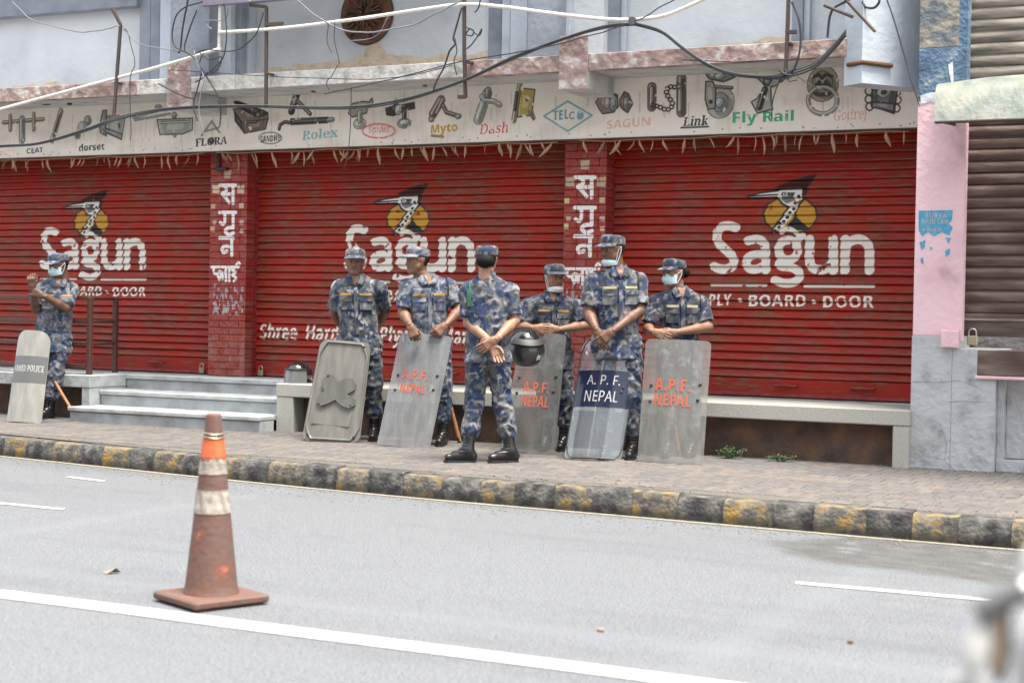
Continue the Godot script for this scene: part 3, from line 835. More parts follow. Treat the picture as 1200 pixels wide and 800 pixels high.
func fascia_xy(px: float, py: float) -> Vector2:
	var p := on_z(px, py, 0.37)
	return Vector2(p.x, p.y)
func build_shop() -> void:
	mats.shutter_trim = tri_mat(noise_tex(0.02, [0.0, Color(0.16, 0.03, 0.028), 0.5, Color(0.26, 0.025, 0.025), 1.0, Color(0.30, 0.08, 0.07)], 90), 0.9, 0.5)
	mats.mortar_red = mat(Color(0.21, 0.035, 0.028), 0.9)
	mats.brick_red = tri_mat(noise_tex(0.02, [0.0, Color(0.15, 0.018, 0.018), 0.5, Color(0.27, 0.022, 0.022), 1.0, Color(0.30, 0.07, 0.06)], 91), 0.8, 0.6)
	var b3 := logo_point(45, 470).x
	var bay1 := on_z(43, 308, 0.03).x - b3
	var bay2 := on_z(400.5, 308, 0.03).x - b3
	var p1 := on_z(243, 437, 0.1).x
	var p1r := on_z(290, 300, 0.1).x
	var p2 := on_z(661, 300, 0.1).x
	var p2r := on_z(710, 300, 0.1).x
	shutter("red roller shutter with bird logo between the far wall end and the stepped doorway pillar", -15.2, p1 + 0.05, [-15.2, p1 + 0.05], bay1, false, 101, [-11.6, -10.6])
	shutter("red roller shutter between the brick pillars with extra lettering low down", p1r - 0.03, p2 + 0.05, [p1r - 0.03, p2 + 0.05], bay2, true, 102, [-8.4, -7.2])
	shutter("red roller shutter with bird logo beside the pink and grey pillar", p2r - 0.03, -2.3, [p2r - 0.03, -2.3], 0.0, false, 103, [on_z(922, 453, 0).x, on_z(1012, 457, 0).x])
	pillar("red painted brick pillar by the steps with white letters and torn bluish poster", 245, 288, 300, on_z(266.5, 240, 0.2).x - on_z(685.5, 240, 0.2).x, 7)
	pillar("red painted brick pillar with white letters behind the tall officer", 660, 709, 300, 0.0, 8)
	# house body behind and above
	var bld := thing("shop_building", "pale blue plastered shop building with slate pilasters and a concrete ledge", "building", Vector3(-8.0, 0.0, 0.0))
	var at := bld.position
	var B := func(called: String, a: Vector3, b: Vector3, m: Material, bevel := 0.0) -> MeshInstance3D:
		return part(called, Shape.new().box((a + b) / 2 - at, (b - a).abs(), bevel).mesh(), m, bld)
	B.call("back_wall", Vector3(-16.5, 0.0, -0.45), Vector3(-2.2, 6.5, -0.2), mats.wall_pale)
	B.call("wall", Vector3(-16.5, 3.42, -0.195), Vector3(-2.6, 6.5, 0.30), mats.wall_blue)
	B.call("lintel", Vector3(-16.4, 2.9, -0.195), Vector3(-2.3, 3.28, 0.33), mats.soffit)
	B.call("roof_slab", Vector3(-16.6, 6.505, -0.5), Vector3(-2.2, 6.7, 1.2), mats.soffit)
	B.call("ledge_slab", Vector3(-16.5, 3.335, 0.305), Vector3(-3.26, 3.415, 0.86), mats.soffit)
	# the ledge's painted edge: pinkish, whitewashed over the middle
	for q in [[-16.5, -10.15, "slab_pink"], [-10.15, -9.0, "slab_white"], [-9.0, -6.6, "slab_white"], [-6.6, -3.26, "slab_pink"]]:
		B.call("ledge_edge", Vector3(q[0] + 0.001, 3.325, 0.862), Vector3(q[1] - 0.001, 3.465, 0.935), mats[q[2]], 0.006)
	# cantilever beams that carry it
	for q in [[196, 222, 3.17, "slab_pink"], [655, 688, 3.175, "slab_pink"]]:
		var xa := on_z(q[0], 95, 0.95).x
		var xb := on_z(q[1], 95, 0.95).x
		B.call("beam", Vector3(xa, q[2], 0.335), Vector3(xb, 3.333, 0.94), mats.soffit, 0.004)
		B.call("beam_end", Vector3(xa - 0.002, q[2] - 0.002, 0.942), Vector3(xb + 0.002, 3.62, 0.952), mats[q[3]], 0.003)
	# pilasters and wall bands above the ledge: left and right edge in the photograph, depth, material
	for q in [[163, 176, 0.06, "wall_slate"], [176, 187, 0.10, "wall_slate"], [187, 200, 0.16, "wall_pale"], [200, 245, 0.46, "wall_slate"], [245, 270, 0.3, "wall_pale"], [270, 282, 0.22, "wall_slate"], [282, 292, 0.12, "wall_pale"],
			[572, 588, 0.06, "wall_slate"], [588, 598, 0.14, "wall_pale"], [598, 618, 0.20, "wall_pale"], [618, 652, 0.50, "wall_slate"], [652, 668, 0.3, "wall_pale"], [668, 707, 0.22, "wall_blue"], [707, 725, 0.12, "wall_slate"], [725, 733, 0.06, "wall_pale"],
			[928, 941, 0.08, "wall_slate"], [941, 949, 0.05, "wall_pale"]]:
		var xa := on_z(q[0], 40, 0.3 + q[2]).x
		var xb := on_z(q[1], 40, 0.3 + q[2]).x
		B.call("pilaster", Vector3(xa, 3.417, 0.302), Vector3(xb - 0.001, 6.5, 0.302 + q[2]), mats[q[3]], 0.004)
	# band under the upper window at the left
	B.call("window_band", Vector3(-16.4, on_z(80, 14, 0.4).y, 0.302), Vector3(on_z(161, 5, 0.4).x, on_z(80, 14, 0.4).y + 0.5, 0.42), mats.wall_slate, 0.005)
	# bare plaster showing where the paint has come off above the ledge: irregular flakes, a few millimetres proud
	for q in [[[292, 88, 310, 80, 350, 77, 400, 71, 445, 66, 500, 67, 552, 64, 572, 61, 572, 74, 292, 90], 0.304], [[412, 72, 426, 64, 428, 54, 442, 48, 450, 56, 454, 70], 0.3065],
			[[820, 57, 850, 52, 880, 49, 905, 44, 926, 41, 930, 48, 930, 60, 820, 68], 0.304], [[0, 104, 60, 97, 100, 99, 100, 110, 0, 114], 0.304]]:
		var pts := []
		var src: Array = q[0]
		for k in range(0, src.size(), 2): pts.append(on_z(src[k], src[k + 1], q[1]) - at)
		var rough := []
		for k in pts.size():
			var a: Vector3 = pts[k]
			var b: Vector3 = pts[(k + 1) % pts.size()]
			var n := maxi(1, int(a.distance_to(b) / 0.06))
			for s in n:
				var c := a.lerp(b, float(s) / n)
				rough.append(c + Vector3(0, noise_a.get_noise_2d(c.x * 7.0, c.y * 7.0) * 0.05, 0))
		part("bare_plaster", poly_plate(rough, Vector3(0, 0, 0.002)).mesh(), mats.plaster_bare, bld)
	# round lattice vent high on the wall
	var vc := on_z(430, 17, 0.31)
	var vent := thing("round_vent", "round brown lattice vent in the upper wall", "vent", vc)
	part("vent_back", Shape.new().lathe([Vector2(0.27, 0.0), Vector2(0.27, 0.012)], 40, Vector3.ZERO, Basis(Vector3.RIGHT, PI / 2)).mesh(), mats.lattice, vent)
	part("vent_rim", Shape.new().tube(circle_pts(0.275, 40), 0.012, 0.012, 6, false).mesh(), mats.iron, vent)
	for k in 64:
		var a := TAU * k / 64 + rng.randf_range(-0.08, 0.08)
		var r0 := rng.randf_range(0.01, 0.20)
		var r1 := minf(0.262, r0 + rng.randf_range(0.05, 0.09))
		part("lattice_bar", Shape.new().box(Vector3(0, (r0 + r1) / 2, 0.04), Vector3(0.012, r1 - r0, 0.05), 0.002).mesh(), mats.rust_panel if k % 3 else mats.lattice, vent, Vector3.ZERO, Basis(Vector3.BACK, a) * Basis(Vector3.BACK, rng.randf_range(-0.25, 0.25)))
	build_fascia()
	# a square corner post standing askew at the right end of the upper wall
	var cn := on_z(1010, 97, 1.05)
	var fin := thing("corner_post", "pale blue box column standing askew above the right end of the sign", "column", cn)
	var dl := Vector3(0.618, 0, -0.786) * 0.80
	var dn := Vector3(-0.786, 0, -0.618) * 0.22
	part("shaft", Shape.new().hull8([Vector3.ZERO, dl, dl + dn, dn], [Vector3(0, 3.2, 0), dl + Vector3(0, 3.2, 0), dl + dn + Vector3(0, 3.2, 0), dn + Vector3(0, 3.2, 0)]).mesh(), mats.wall_pale, fin)
	var bz := on_z(1012, 73, 1.05).y - cn.y
	part("rusty_bracket", Shape.new().tube([dn * 0.7 + Vector3(-0.01, bz, 0.012), dl * 0.01 + Vector3(0.004, bz, 0.014), dl * 0.34 + Vector3(0.012, bz - 0.005, 0.012)], 0.018).mesh(), mats.rust_bright, fin)
func circle_pts(r: float, n: int) -> Array:
	var out := []
	for k in n + 1: out.append(Vector3(cos(TAU * k / n) * r, sin(TAU * k / n) * r, 0))
	return out

# ---------- the painted sign board ----------
func sub2(list: Array, by: Vector2) -> Array:
	var out := []
	for q in list: out.append(q + by)
	return out
func build_fascia() -> void:
	var x0 := -12.95
	var x1 := -2.3
	var y0 := 2.828
	var y1 := 3.335
	var k := 2040.0 / (x1 - x0)
	var w := 2040
	var h := int((y1 - y0) * k)
	var p := Painter.new(w, h, Color(0.8, 0.78, 0.74))
	var f := FastNoiseLite.new(); f.seed = 77; f.frequency = 0.006; f.fractal_octaves = 5
	var f2 := FastNoiseLite.new(); f2.seed = 78; f2.frequency = 0.03; f2.fractal_octaves = 4
	var clean := Color(0.77, 0.72, 0.635).linear_to_srgb()
	var stain := Color(0.50, 0.44, 0.37).linear_to_srgb()
	for y in h:
		for x in w:
			var a := f.get_noise_2d(x, y * 2.0)
			var b := f2.get_noise_2d(x * 3.0, y * 0.35)
			var c := clean.lerp(stain, clampf(a * 0.8 + 0.02 + maxf(b, 0.0) * 0.45, 0.0, 0.7))
			var i := (y * w + x) * 3
			p.b[i] = int(c.r * 255.0); p.b[i + 1] = int(c.g * 255.0); p.b[i + 2] = int(c.b * 255.0)
	p.wear = FastNoiseLite.new(); p.wear.seed = 79; p.wear.frequency = 0.06; p.wear_level = -0.4
	var view := [0.0, 0.0, 1.0]   # the close view that the next points were read from: left, top, scale
	var T := func(cx: float, cy: float) -> Vector2:
		var q := fascia_xy(view[0] + cx / view[2], view[1] + cy / view[2])
		return Vector2((q.x - x0) * k, (y1 - q.y) * k)
	var TS := func(list: Array) -> Array:
		var out := []
		for j in range(0, list.size(), 2): out.append(T.call(list[j], list[j + 1]))
		return out
	var U := func() -> float: return k / 138.0 / view[2]   # one unit of that view in texture pixels, roughly
	var ink := Color(0.17, 0.165, 0.165)
	var P := func(list: Array, col: Color) -> void:
		var pts: Array = TS.call(list)
		p.poly(pts, col)
		var mid := Vector2.ZERO
		for q in pts: mid += q
		mid /= pts.size()
		var low := []
		for q in pts: low.append(mid + (q - mid) * 0.8 + Vector2(0.8, (q.y - mid.y) * 0.15 + 1.2))
		p.poly(low, col.darkened(0.18), 0.8)
		var high := []
		for q in pts: high.append(mid + (q - mid) * 0.45 - Vector2(1.0, 1.6))
		p.poly(high, col.lightened(0.25), 0.7)
		p.stroke(pts + [pts[0]], 1.1, ink, 0.9)
	var S := func(list: Array, r: float, col: Color) -> void:
		var pts: Array = TS.call(list)
		var rr: float = maxf(0.6, r * U.call())
		p.stroke(pts, rr + 1.1, ink, 0.85); p.stroke(pts, rr, col)
		if rr > 1.6:   # the sign painter's shading
			p.stroke(sub2(pts, Vector2(rr * 0.38, rr * 0.38)), rr * 0.52, col.darkened(0.30), 0.9); p.stroke(sub2(pts, Vector2(-rr * 0.40, -rr * 0.34)), maxf(0.5, rr * 0.22), col.lightened(0.55), 0.9)
	var O := func(cx: float, cy: float, r: float, ry: float, col: Color) -> void:
		var c: Vector2 = T.call(cx, cy)
		var ru: float = r * U.call()
		var rv: float = ry * U.call()
		p.oval(c, ru + 1.1, rv + 1.1, ink, 0.85); p.oval(c, ru, rv, col)
		if ru > 2.5:
			p.oval(c + Vector2(ru, rv) * 0.22, ru * 0.70, rv * 0.70, col.darkened(0.24), 0.9); p.oval(c - Vector2(ru, rv) * 0.18, ru * 0.50, rv * 0.52, col.lightened(0.25), 0.9)
	var W := func(s: String, font: String, wt: int, xa: float, ya: float, xb: float, yb: float, tall: float, col: Color, al := 1.0, slant := 0.0) -> void:
		paint_text(p, s, font, wt, T.call(xa, ya), T.call(xb, yb), tall * U.call(), col, al, slant)
	var olive := Color(0.62, 0.58, 0.44); var pale := Color(0.66, 0.67, 0.63); var grey := Color(0.55, 0.56, 0.55); var dark := Color(0.24, 0.22, 0.21); var brown := Color(0.47, 0.39, 0.35); var steel := Color(0.72, 0.73, 0.71)
	view[0] = 0.0; view[1] = 80.0; view[2] = 6.0
	S.call([20, 380, 300, 356], 13, olive); S.call([68, 335, 68, 430], 16, olive); S.call([233, 320, 233, 428], 16, olive); S.call([150, 360, 150, 500], 32, grey); S.call([150, 455, 152, 490], 8, steel)
	S.call([362, 505, 424, 300], 22, olive); S.call([372, 470, 415, 330], 6, dark)
	O.call(612, 366, 38, 40, grey); O.call(572, 412, 44, 46, pale); O.call(542, 468, 30, 32, grey); O.call(538, 470, 12, 13, dark)
	P.call([718, 296, 746, 290, 744, 474, 700, 450, 696, 400], grey); P.call([750, 330, 876, 342, 850, 498, 736, 448], pale); P.call([740, 420, 852, 460, 850, 498, 736, 448], grey); S.call([830, 390, 836, 410], 5, dark)
	S.call([935, 345, 1150, 282], 6, pale); S.call([945, 362, 1190, 318], 5, pale); O.call(1110, 268, 34, 14, grey)
	W.call("CEAT", "Droid Sans", 700, 182, 598, 298, 588, 44, ink); W.call("dorset", "Droid Sans", 700, 550, 582, 730, 570, 60, Color(0.10, 0.22, 0.20))
	W.call("ALEX", "Droid Sans", 400, 915, 524, 1060, 512, 34, Color(0.80, 0.45, 0.42), 0.35)
	W.call("EL", "Droid Sans", 400, 0, 610, 44, 606, 34, Color(0.75, 0.45, 0.42), 0.6)
	view[0] = 0.0; view[1] = 0.0; view[2] = 3.0
	P.call([550, 420, 676, 414, 674, 456, 640, 470, 560, 472], pale); S.call([566, 430, 664, 426], 3, steel); O.call(611, 404, 12, 12, grey); O.call(612, 476, 8, 5, grey)
	view[0] = 200.0; view[1] = 60.0; view[2] = 6.0
	W.call("FLORA", "Droid Serif", 700, 170, 668, 394, 650, 62, ink); O.call(284, 628, 24, 26, ink)
	S.call([215, 590, 285, 490, 340, 570], 3, steel); S.call([240, 560, 320, 540], 3, steel)
	P.call([436, 406, 560, 384, 680, 430, 682, 480, 500, 500], Color(0.55, 0.47, 0.42)); P.call([444, 420, 500, 498, 516, 575, 450, 488], dark); P.call([500, 498, 682, 472, 664, 545, 516, 575], brown); P.call([440, 352, 470, 350, 660, 420, 676, 440, 640, 455, 600, 460, 480, 395], dark); O.call(612, 446, 24, 20, brown); S.call([540, 500, 600, 492], 8, dark)
	W.call("SANDHU", "Droid Sans", 700, 628, 640, 768, 628, 50, ink)
	var ov := []
	for j in 31: ov += [697.0 + 80.0 * cos(TAU * j / 30), 608.0 + 40.0 * sin(TAU * j / 30)]
	p.stroke(TS.call(ov), 0.9, ink, 0.7)
	S.call([884, 300, 846, 420], 26, dark); S.call([878, 330, 862, 362], 12, steel); S.call([892, 352, 978, 438], 13, brown)
	P.call([840, 474, 1104, 462, 1102, 500, 844, 514], dark); S.call([860, 492, 1090, 480], 3, grey); S.call([760, 545, 766, 515, 800, 494, 836, 500], 10, dark); S.call([1104, 482, 1136, 478], 14, grey)
	W.call("Rolex", "Droid Serif", 700, 920, 622, 1172, 600, 74, Color(0.45, 0.62, 0.66), 0.9, 0.08)
	view[0] = 380.0; view[1] = 80.0; view[2] = 4.615
	P.call([150, 190, 200, 178, 240, 180, 256, 160, 262, 190, 236, 206, 226, 240, 150, 262, 128, 240], Color(0.68, 0.67, 0.60)); O.call(190, 298, 42, 30, Color(0.70, 0.69, 0.63)); S.call([190, 240, 190, 280], 16, Color(0.66, 0.65, 0.58))
	ov = []
	for j in 31: ov += [293.0 + 88.0 * cos(TAU * j / 30), 337.0 + 38.0 * sin(TAU * j / 30)]
	p.stroke(TS.call(ov), 1.3, Color(0.80, 0.30, 0.27), 0.85)
	W.call("Spider", "Droid Serif", 400, 234, 362, 352, 352, 56, Color(0.80, 0.28, 0.26), 0.9, 0.12)
	P.call([330, 215, 375, 200, 378, 170, 392, 165, 400, 200, 484, 182, 488, 215, 440, 225, 370, 255, 336, 250], dark); O.call(398, 222, 22, 28, steel); S.call([432, 230, 430, 280], 12, dark); O.call(430, 296, 44, 27, grey); O.call(430, 290, 30, 16, steel)
	S.call([630, 170, 586, 246], 24, brown); S.call([638, 166, 604, 238], 7, steel); O.call(578, 274, 18, 14, grey); S.call([640, 200, 660, 236, 726, 258], 10, brown); O.call(722, 258, 20, 13, grey)
	W.call("Myto", "Droid Sans", 700, 574, 366, 718, 352, 64, Color(0.72, 0.55, 0.16)); S.call([580, 362, 640, 368], 3, Color(0.72, 0.55, 0.16))
	S.call([880, 134, 832, 274], 27, pale); S.call([884, 118, 884, 140], 18, grey); S.call([850, 150, 866, 172, 912, 176, 948, 196], 12, steel)
	W.call("Dash", "Droid Serif", 400, 836, 356, 992, 344, 60, Color(0.80, 0.25, 0.27), 1.0, 0.18)
	P.call([1060, 106, 1138, 114, 1120, 252, 1042, 262], Color(0.78, 0.70, 0.40)); S.call([1056, 90, 1024, 280], 13, olive); S.call([1040, 130, 1030, 220], 7, dark); O.call(1096, 168, 8, 8, ink); S.call([1104, 232, 1130, 274], 3, grey); S.call([1124, 232, 1136, 270], 3, grey)
	view[0] = 630.0; view[1] = 70.0; view[2] = 4.8
	p.stroke(TS.call([35, 315, 168, 231, 305, 311, 168, 400, 35, 315]), 1.5, Color(0.42, 0.60, 0.63))
	W.call("TEL", "Droid Sans", 700, 86, 338, 172, 330, 54, Color(0.36, 0.55, 0.60)); W.call("C", "Droid Sans", 700, 176, 334, 206, 332, 44, Color(0.36, 0.55, 0.60)); p.oval(T.call(238, 311), 23 * U.call(), 25 * U.call(), Color(0.42, 0.62, 0.68))
	P.call([326, 236, 346, 210, 352, 174, 370, 188, 420, 186, 448, 196, 452, 262, 430, 292, 366, 302, 346, 276], Color(0.58, 0.50, 0.46)); O.call(426, 240, 24, 44, grey); O.call(390, 240, 14, 30, steel); P.call([460, 224, 486, 178, 510, 190, 534, 246, 506, 296, 482, 280, 462, 256], Color(0.55, 0.47, 0.43)); O.call(496, 240, 15, 34, grey)
	W.call("SAGUN", "Droid Sans", 700, 388, 388, 632, 368, 48, Color(0.84, 0.58, 0.53), 0.6)
	S.call([642, 152, 642, 262], 24, brown); S.call([640, 160, 638, 250], 9, steel)
	for q in [[650, 250], [668, 258], [690, 266], [712, 276], [734, 278], [752, 264], [758, 244], [746, 222], [732, 202], [724, 180], [730, 160], [748, 150], [770, 152]]:
		var c: Vector2 = T.call(q[0], q[1])
		var cp := []
		for j in 11: cp.append(c + Vector2(cos(TAU * j / 10), sin(TAU * j / 10) * 0.8) * 13.0 * U.call())
		p.stroke(cp, 1.1, ink)
	S.call([808, 106, 808, 292], 26, brown); S.call([800, 140, 798, 280], 9, steel); O.call(796, 150, 14, 12, grey)
	W.call("Link", "Droid Serif", 700, 816, 372, 956, 364, 54, ink, 1.0, 0.16); p.stroke(TS.call([806, 380, 960, 374]), 1.2, ink)
	O.call(1026, 236, 80, 88, pale); O.call(1026, 236, 44, 52, grey); O.call(1022, 236, 20, 24, steel); P.call([938, 66, 1030, 58, 1110, 96, 1046, 122, 966, 106], grey); O.call(1022, 90, 26, 16, steel); P.call([946, 120, 984, 120, 1002, 160, 998, 270, 960, 276, 942, 220], pale); O.call(974, 234, 8, 9, ink); S.call([1000, 150, 1092, 156], 6, brown)
	view[0] = 860.0; view[1] = 0.0; view[2] = 4.704
	W.call("Fly Rail", "Droid Sans", 700, -8, 694, 330, 684, 78, Color(0.25, 0.62, 0.45))
	P.call([130, 428, 264, 434, 236, 470, 204, 476, 206, 570, 214, 600, 130, 622, 96, 560, 130, 540, 172, 470], steel); S.call([140, 590, 172, 490], 14, dark); P.call([162, 432, 210, 436, 190, 470, 168, 460], grey)
	O.call(490, 460, 82, 92, Color(0.60, 0.57, 0.47)); O.call(488, 450, 52, 56, Color(0.54, 0.51, 0.42)); S.call([440, 420, 470, 410, 486, 430, 506, 408, 540, 420], 5, dark); S.call([452, 470, 470, 448, 488, 486, 506, 448, 526, 470], 5, dark); S.call([430, 500, 460, 520, 520, 520, 548, 500], 5, dark)
	ov = []
	for j in 31: ov += [490.0 + 80.0 * cos(TAU * j / 30), 552.0 + 74.0 * sin(TAU * j / 30)]
	S.call(ov, 9, pale)
	W.call("Godrej", "Droid Serif", 400, 548, 682, 724, 668, 74, Color(0.84, 0.52, 0.46), 0.75, 0.1)
	for q in [[744, 500], [744, 545], [748, 585], [900, 505], [902, 548], [896, 594]]:
		var cp := []
		for j in 13: cp += [q[0] + 20.0 * cos(TAU * j / 12), q[1] + 22.0 * sin(TAU * j / 12)]
		p.stroke(TS.call(cp), 1.0, ink)
	P.call([766, 468, 904, 476, 884, 624, 758, 580], Color(0.36, 0.36, 0.36)); O.call(826, 506, 34, 24, steel); O.call(826, 506, 12, 9, dark); P.call([766, 560, 884, 570, 880, 612, 760, 588], grey)
	# nail heads and drips along the lower edge
	for j in 60:
		var c := Vector2(rng.randf() * w, h - 4 - rng.randf() * 6)
		p.oval(c, 1.2, 1.2, Color(0.3, 0.26, 0.24), 0.8)
	for j in 90:
		var c := Vector2(rng.randf() * w, rng.randf() * h * 0.5)
		p.stroke([c, c + Vector2(rng.randf_range(-1, 1), rng.randf_range(8, 40))], rng.randf_range(0.6, 1.6), Color(0.62, 0.56, 0.50), 0.35)
	var m := tex_mat(p, 0.55)
	var sign := thing("shop_sign", "long cream sign board with painted locks, handles and brand lettering", "sign", Vector3(-8.0, y0, 0.36))
	var board := Shape.new().box(Vector3(-7.7, (y0 + y1) / 2, 0.36), Vector3(14.6 - 0.8, y1 - y0, 0.02), 0.003)
	board.v = board.v.duplicate()
	board.flat_uv(func(q): return Vector2((q.x - x0) / (x1 - x0), (y1 - q.y) / (y1 - y0)))
	board.shift(-sign.position)
	part("board", board.mesh(), m, sign)
	part("edge_strip", Shape.new().box(Vector3(-7.7, y0 - 0.006, 0.362) - sign.position, Vector3(13.8, 0.012, 0.03), 0.002).mesh(), mats.iron, sign)
	# tube light fitting above the drawings
	var la := on_z(366, 104, 0.55)
	var lb := on_z(499, 94, 0.55)
	lb.y = la.y
	var fit := thing("tube_light", "unlit tube light fitting under the ledge above the sign", "lamp", la)
	part("batten", Shape.new().box((lb - la) / 2 + Vector3(0, 0.035, -0.02), Vector3(lb.x - la.x, 0.035, 0.04), 0.004).mesh(), mats.pvc, fit)
	part("tube", Shape.new().tube([Vector3(0.03, -0.008, 0.01), lb - la + Vector3(-0.03, -0.008, 0.01)], 0.014, 0.014, 10).mesh(), mats.pvc, fit)
	for q in [Vector3(0.01, 0.01, 0.0), lb - la + Vector3(-0.01, 0.01, 0.0)]:
		part("end_holder", Shape.new().box(q, Vector3(0.03, 0.085, 0.045), 0.004).mesh(), mats.iron, fit)
	part("hanger", Shape.new().tube([Vector3(0.2, 0.05, -0.02), Vector3(0.2, 3.345 - la.y, -0.02)], 0.008).mesh(), mats.iron, fit)
	part("hanger", Shape.new().tube([lb - la + Vector3(-0.2, 0.05, -0.02), lb - la + Vector3(-0.2, 3.345 - la.y, -0.02)], 0.008).mesh(), mats.iron, fit)

# ---------- the neighbouring house at the right ----------
func build_neighbour() -> void:
	var zf := 0.98
	var xl := on_z(1072, 300, zf).x
	var xr := on_z(1119, 300, zf).x
	var xb := on_z(1166, 500, zf).x
	var gy := pav_y(zf)
	var split := on_z(1090, 393, zf).y
	var n := thing("neighbour_building", "pink, blue and grey corner pillar and wall of the next shop", "building", Vector3(xl, gy, 0.9))
	var at := n.position
	var B := func(called: String, a: Vector3, b: Vector3, m: Material, bevel := 0.004) -> MeshInstance3D:
		return part(called, Shape.new().box((a + b) / 2 - at, (b - a).abs(), bevel).mesh(), m, n)
	var ytop := on_z(1095, 118, zf).y
	var ypeel := on_z(1095, 56, zf).y
	B.call("grey_base", Vector3(xl - 0.004, gy - 0.05, 0.3), Vector3(xr, split, zf + 0.004), mats.grey_paint)
	B.call("grey_wall", Vector3(xr + 0.001, gy - 0.05, 0.3), Vector3(xb, on_z(1140, 409, zf).y, zf + 0.003), mats.grey_paint)
	B.call("pink_shaft", Vector3(xl, split + 0.001, 0.3), Vector3(xr, ytop, zf), mats.pink_paint)
	B.call("blue_band", Vector3(xl, ytop + 0.001, 0.3), Vector3(xr, ypeel, zf), mats.blue_paint)
	B.call("peeled_band", Vector3(xl, ypeel + 0.001, 0.3), Vector3(xr, 3.9, zf), mats.peeled)
	B.call("ochre_band", Vector3(xl, 3.901, 0.3), Vector3(xr, 6.5, zf), mats.plaster_bare)
	B.call("side_wall", Vector3(xr, 0.0, -0.4), Vector3(4.0, 6.5, 0.2), mats.grey_paint)
	# white wash line between pink and blue, flaking plaster edge
	var flake := []
	for q in [[1079, 112], [1092, 108], [1106, 109], [1112, 112], [1116, 100], [1113, 86], [1112, 76], [1117, 72], [1118, 92], [1118, 118], [1106, 124], [1092, 119], [1080, 122]]: flake.append(on_z(q[0], q[1], zf + 0.001) - at)
	part("whitewash", poly_plate(flake, Vector3(0, 0, 0.003)).mesh(), mats.wall_blue, n)
	# right of the grey wall: a set-back panel under the shutter
	var zr := 0.86
	B.call("panel_jamb", Vector3(xb + 0.001, gy - 0.05, 0.3), Vector3(on_z(1178, 480, zr).x, 0.93, zr + 0.04), mats.grey_paint)
	B.call("recessed_panel", Vector3(on_z(1178, 480, zr).x + 0.001, gy + 0.09, 0.3), Vector3(4.0, 0.93, zr - 0.06), mats.grey_paint)
	B.call("panel_plinth", Vector3(xb + 0.003, gy - 0.05, 0.3), Vector3(4.0, gy + 0.085, zr + 0.06), mats.grey_paint)
	var crack := Shape.new()
	for q in [[1070, 447, 1100, 448, 1126, 446, 1150, 455], [1104, 503, 1110, 520, 1107, 540, 1120, 551], [1112, 471, 1130, 470, 1164, 472]]:
		var pts := []
		for k in range(0, q.size(), 2): pts.append(on_z(q[k], q[k + 1], zf + 0.0035) - at)
		crack.tube(pts, 0.002, 0.001, 5)
	part("crack", crack.mesh(), mats.dark_void, n)
	# poster
	var po := thing("paper_poster", "torn light blue paper notice with white lettering on the pink pillar", "poster", on_z(1096, 285, zf))
	var pts := []
	for q in [[1077, 247], [1117, 246], [1116, 258], [1112, 262], [1117, 266], [1113, 276], [1104, 272], [1095, 277], [1088, 272], [1081, 277], [1077, 270]]: pts.append(on_z(q[0], q[1], zf + 0.001) - po.position)
	part("sheet", poly_plate(pts, Vector3(0, 0, 0.0015)).mesh(), mats.poster_blue, po)
	for q in [[1078, 284, 1085, 281, 1084, 290, 1080, 293], [1108, 278, 1115, 279, 1112, 286], [1079, 303, 1082, 301, 1083, 310, 1080, 308], [1108, 294, 1114, 291, 1113, 298, 1109, 301], [1090, 289, 1093, 290, 1091, 294]]:
		pts = []
		for k in range(0, q.size(), 2): pts.append(on_z(q[k], q[k + 1], zf + 0.001) - po.position)
		part("scrap", poly_plate(pts, Vector3(0, 0, 0.0015)).mesh(), mats.poster_blue, po)
	for t in [["SURYA", 1085, 1110, 255, 6.0], ["Arctic Cure", 1080, 1112, 262, 6.5], ["If Book at", 1081, 1104, 271, 5.0]]:
		var a := on_z(t[1], t[3], zf + 0.0045) - po.position
		var b := on_z(t[2], t[3] + 0.5, zf + 0.0045) - po.position
		var hh: float = t[4] / 157.0
		part("lettering", text_shape(t[0], "Droid Sans", 700, func(q): return a + (b - a) * q.x + Vector3(0, hh * q.y, 0)).mesh(), mats.white_paint, po)
	# brown shutter with its pink guide channel
	var sh := thing("roller_shutter", "weathered brown roller shutter beside the pink pillar", "shutter", Vector3(xr, 0.9, 0.8), "")
	var zs := 0.80
	var sx0 := on_z(1129, 300, zs).x
	var sy0 := on_z(1140, 372, zs).y
	var y := sy0 + 0.03
	while y < 4.2:
		var old := y > on_z(1150, 140, zs).y
		var s := Shape.new()
		var rings := []
		for i in 4:
			var x := lerpf(sx0 - 0.05, 1.5, i / 3.0)
			var ring := []
			for q in [[0.0, -0.012], [0.06, 0.0], [0.2, 0.008], [0.5, 0.016], [0.78, 0.010], [0.94, -0.001], [1.0, -0.012]]: ring.append(Vector3(x, y + q[0] * 0.088, zs + q[1] + 0.002 * sin(y * 31.0)) - sh.position)
			rings.append(ring)
		part("slat", s.skin(rings, false, false, false, true).mesh(), mats.old_steel if old else mats.brown_steel, sh)
		y += 0.088
	part("bottom_rail", Shape.new().box(Vector3((sx0 + 1.5) / 2, sy0 - 0.055, zs) - sh.position, Vector3(1.5 - sx0, 0.17, 0.03), 0.004).mesh(), mats.brown_steel, sh)
	part("lock_strip", Shape.new().box(Vector3((sx0 + 1.5) / 2, sy0 - 0.015, zs + 0.022) - sh.position, Vector3(1.5 - sx0, 0.018, 0.014), 0.003).mesh(), mats.old_steel, sh)
	var cx := on_z(1124, 300, zf - 0.02).x
	part("guide_channel", Shape.new().box(Vector3(cx, (on_z(1122, 400, zf).y + ytop) / 2, zf - 0.05) - sh.position, Vector3(0.075, ytop - on_z(1122, 400, zf).y, 0.10), 0.006).mesh(), mats.pink_paint, sh)
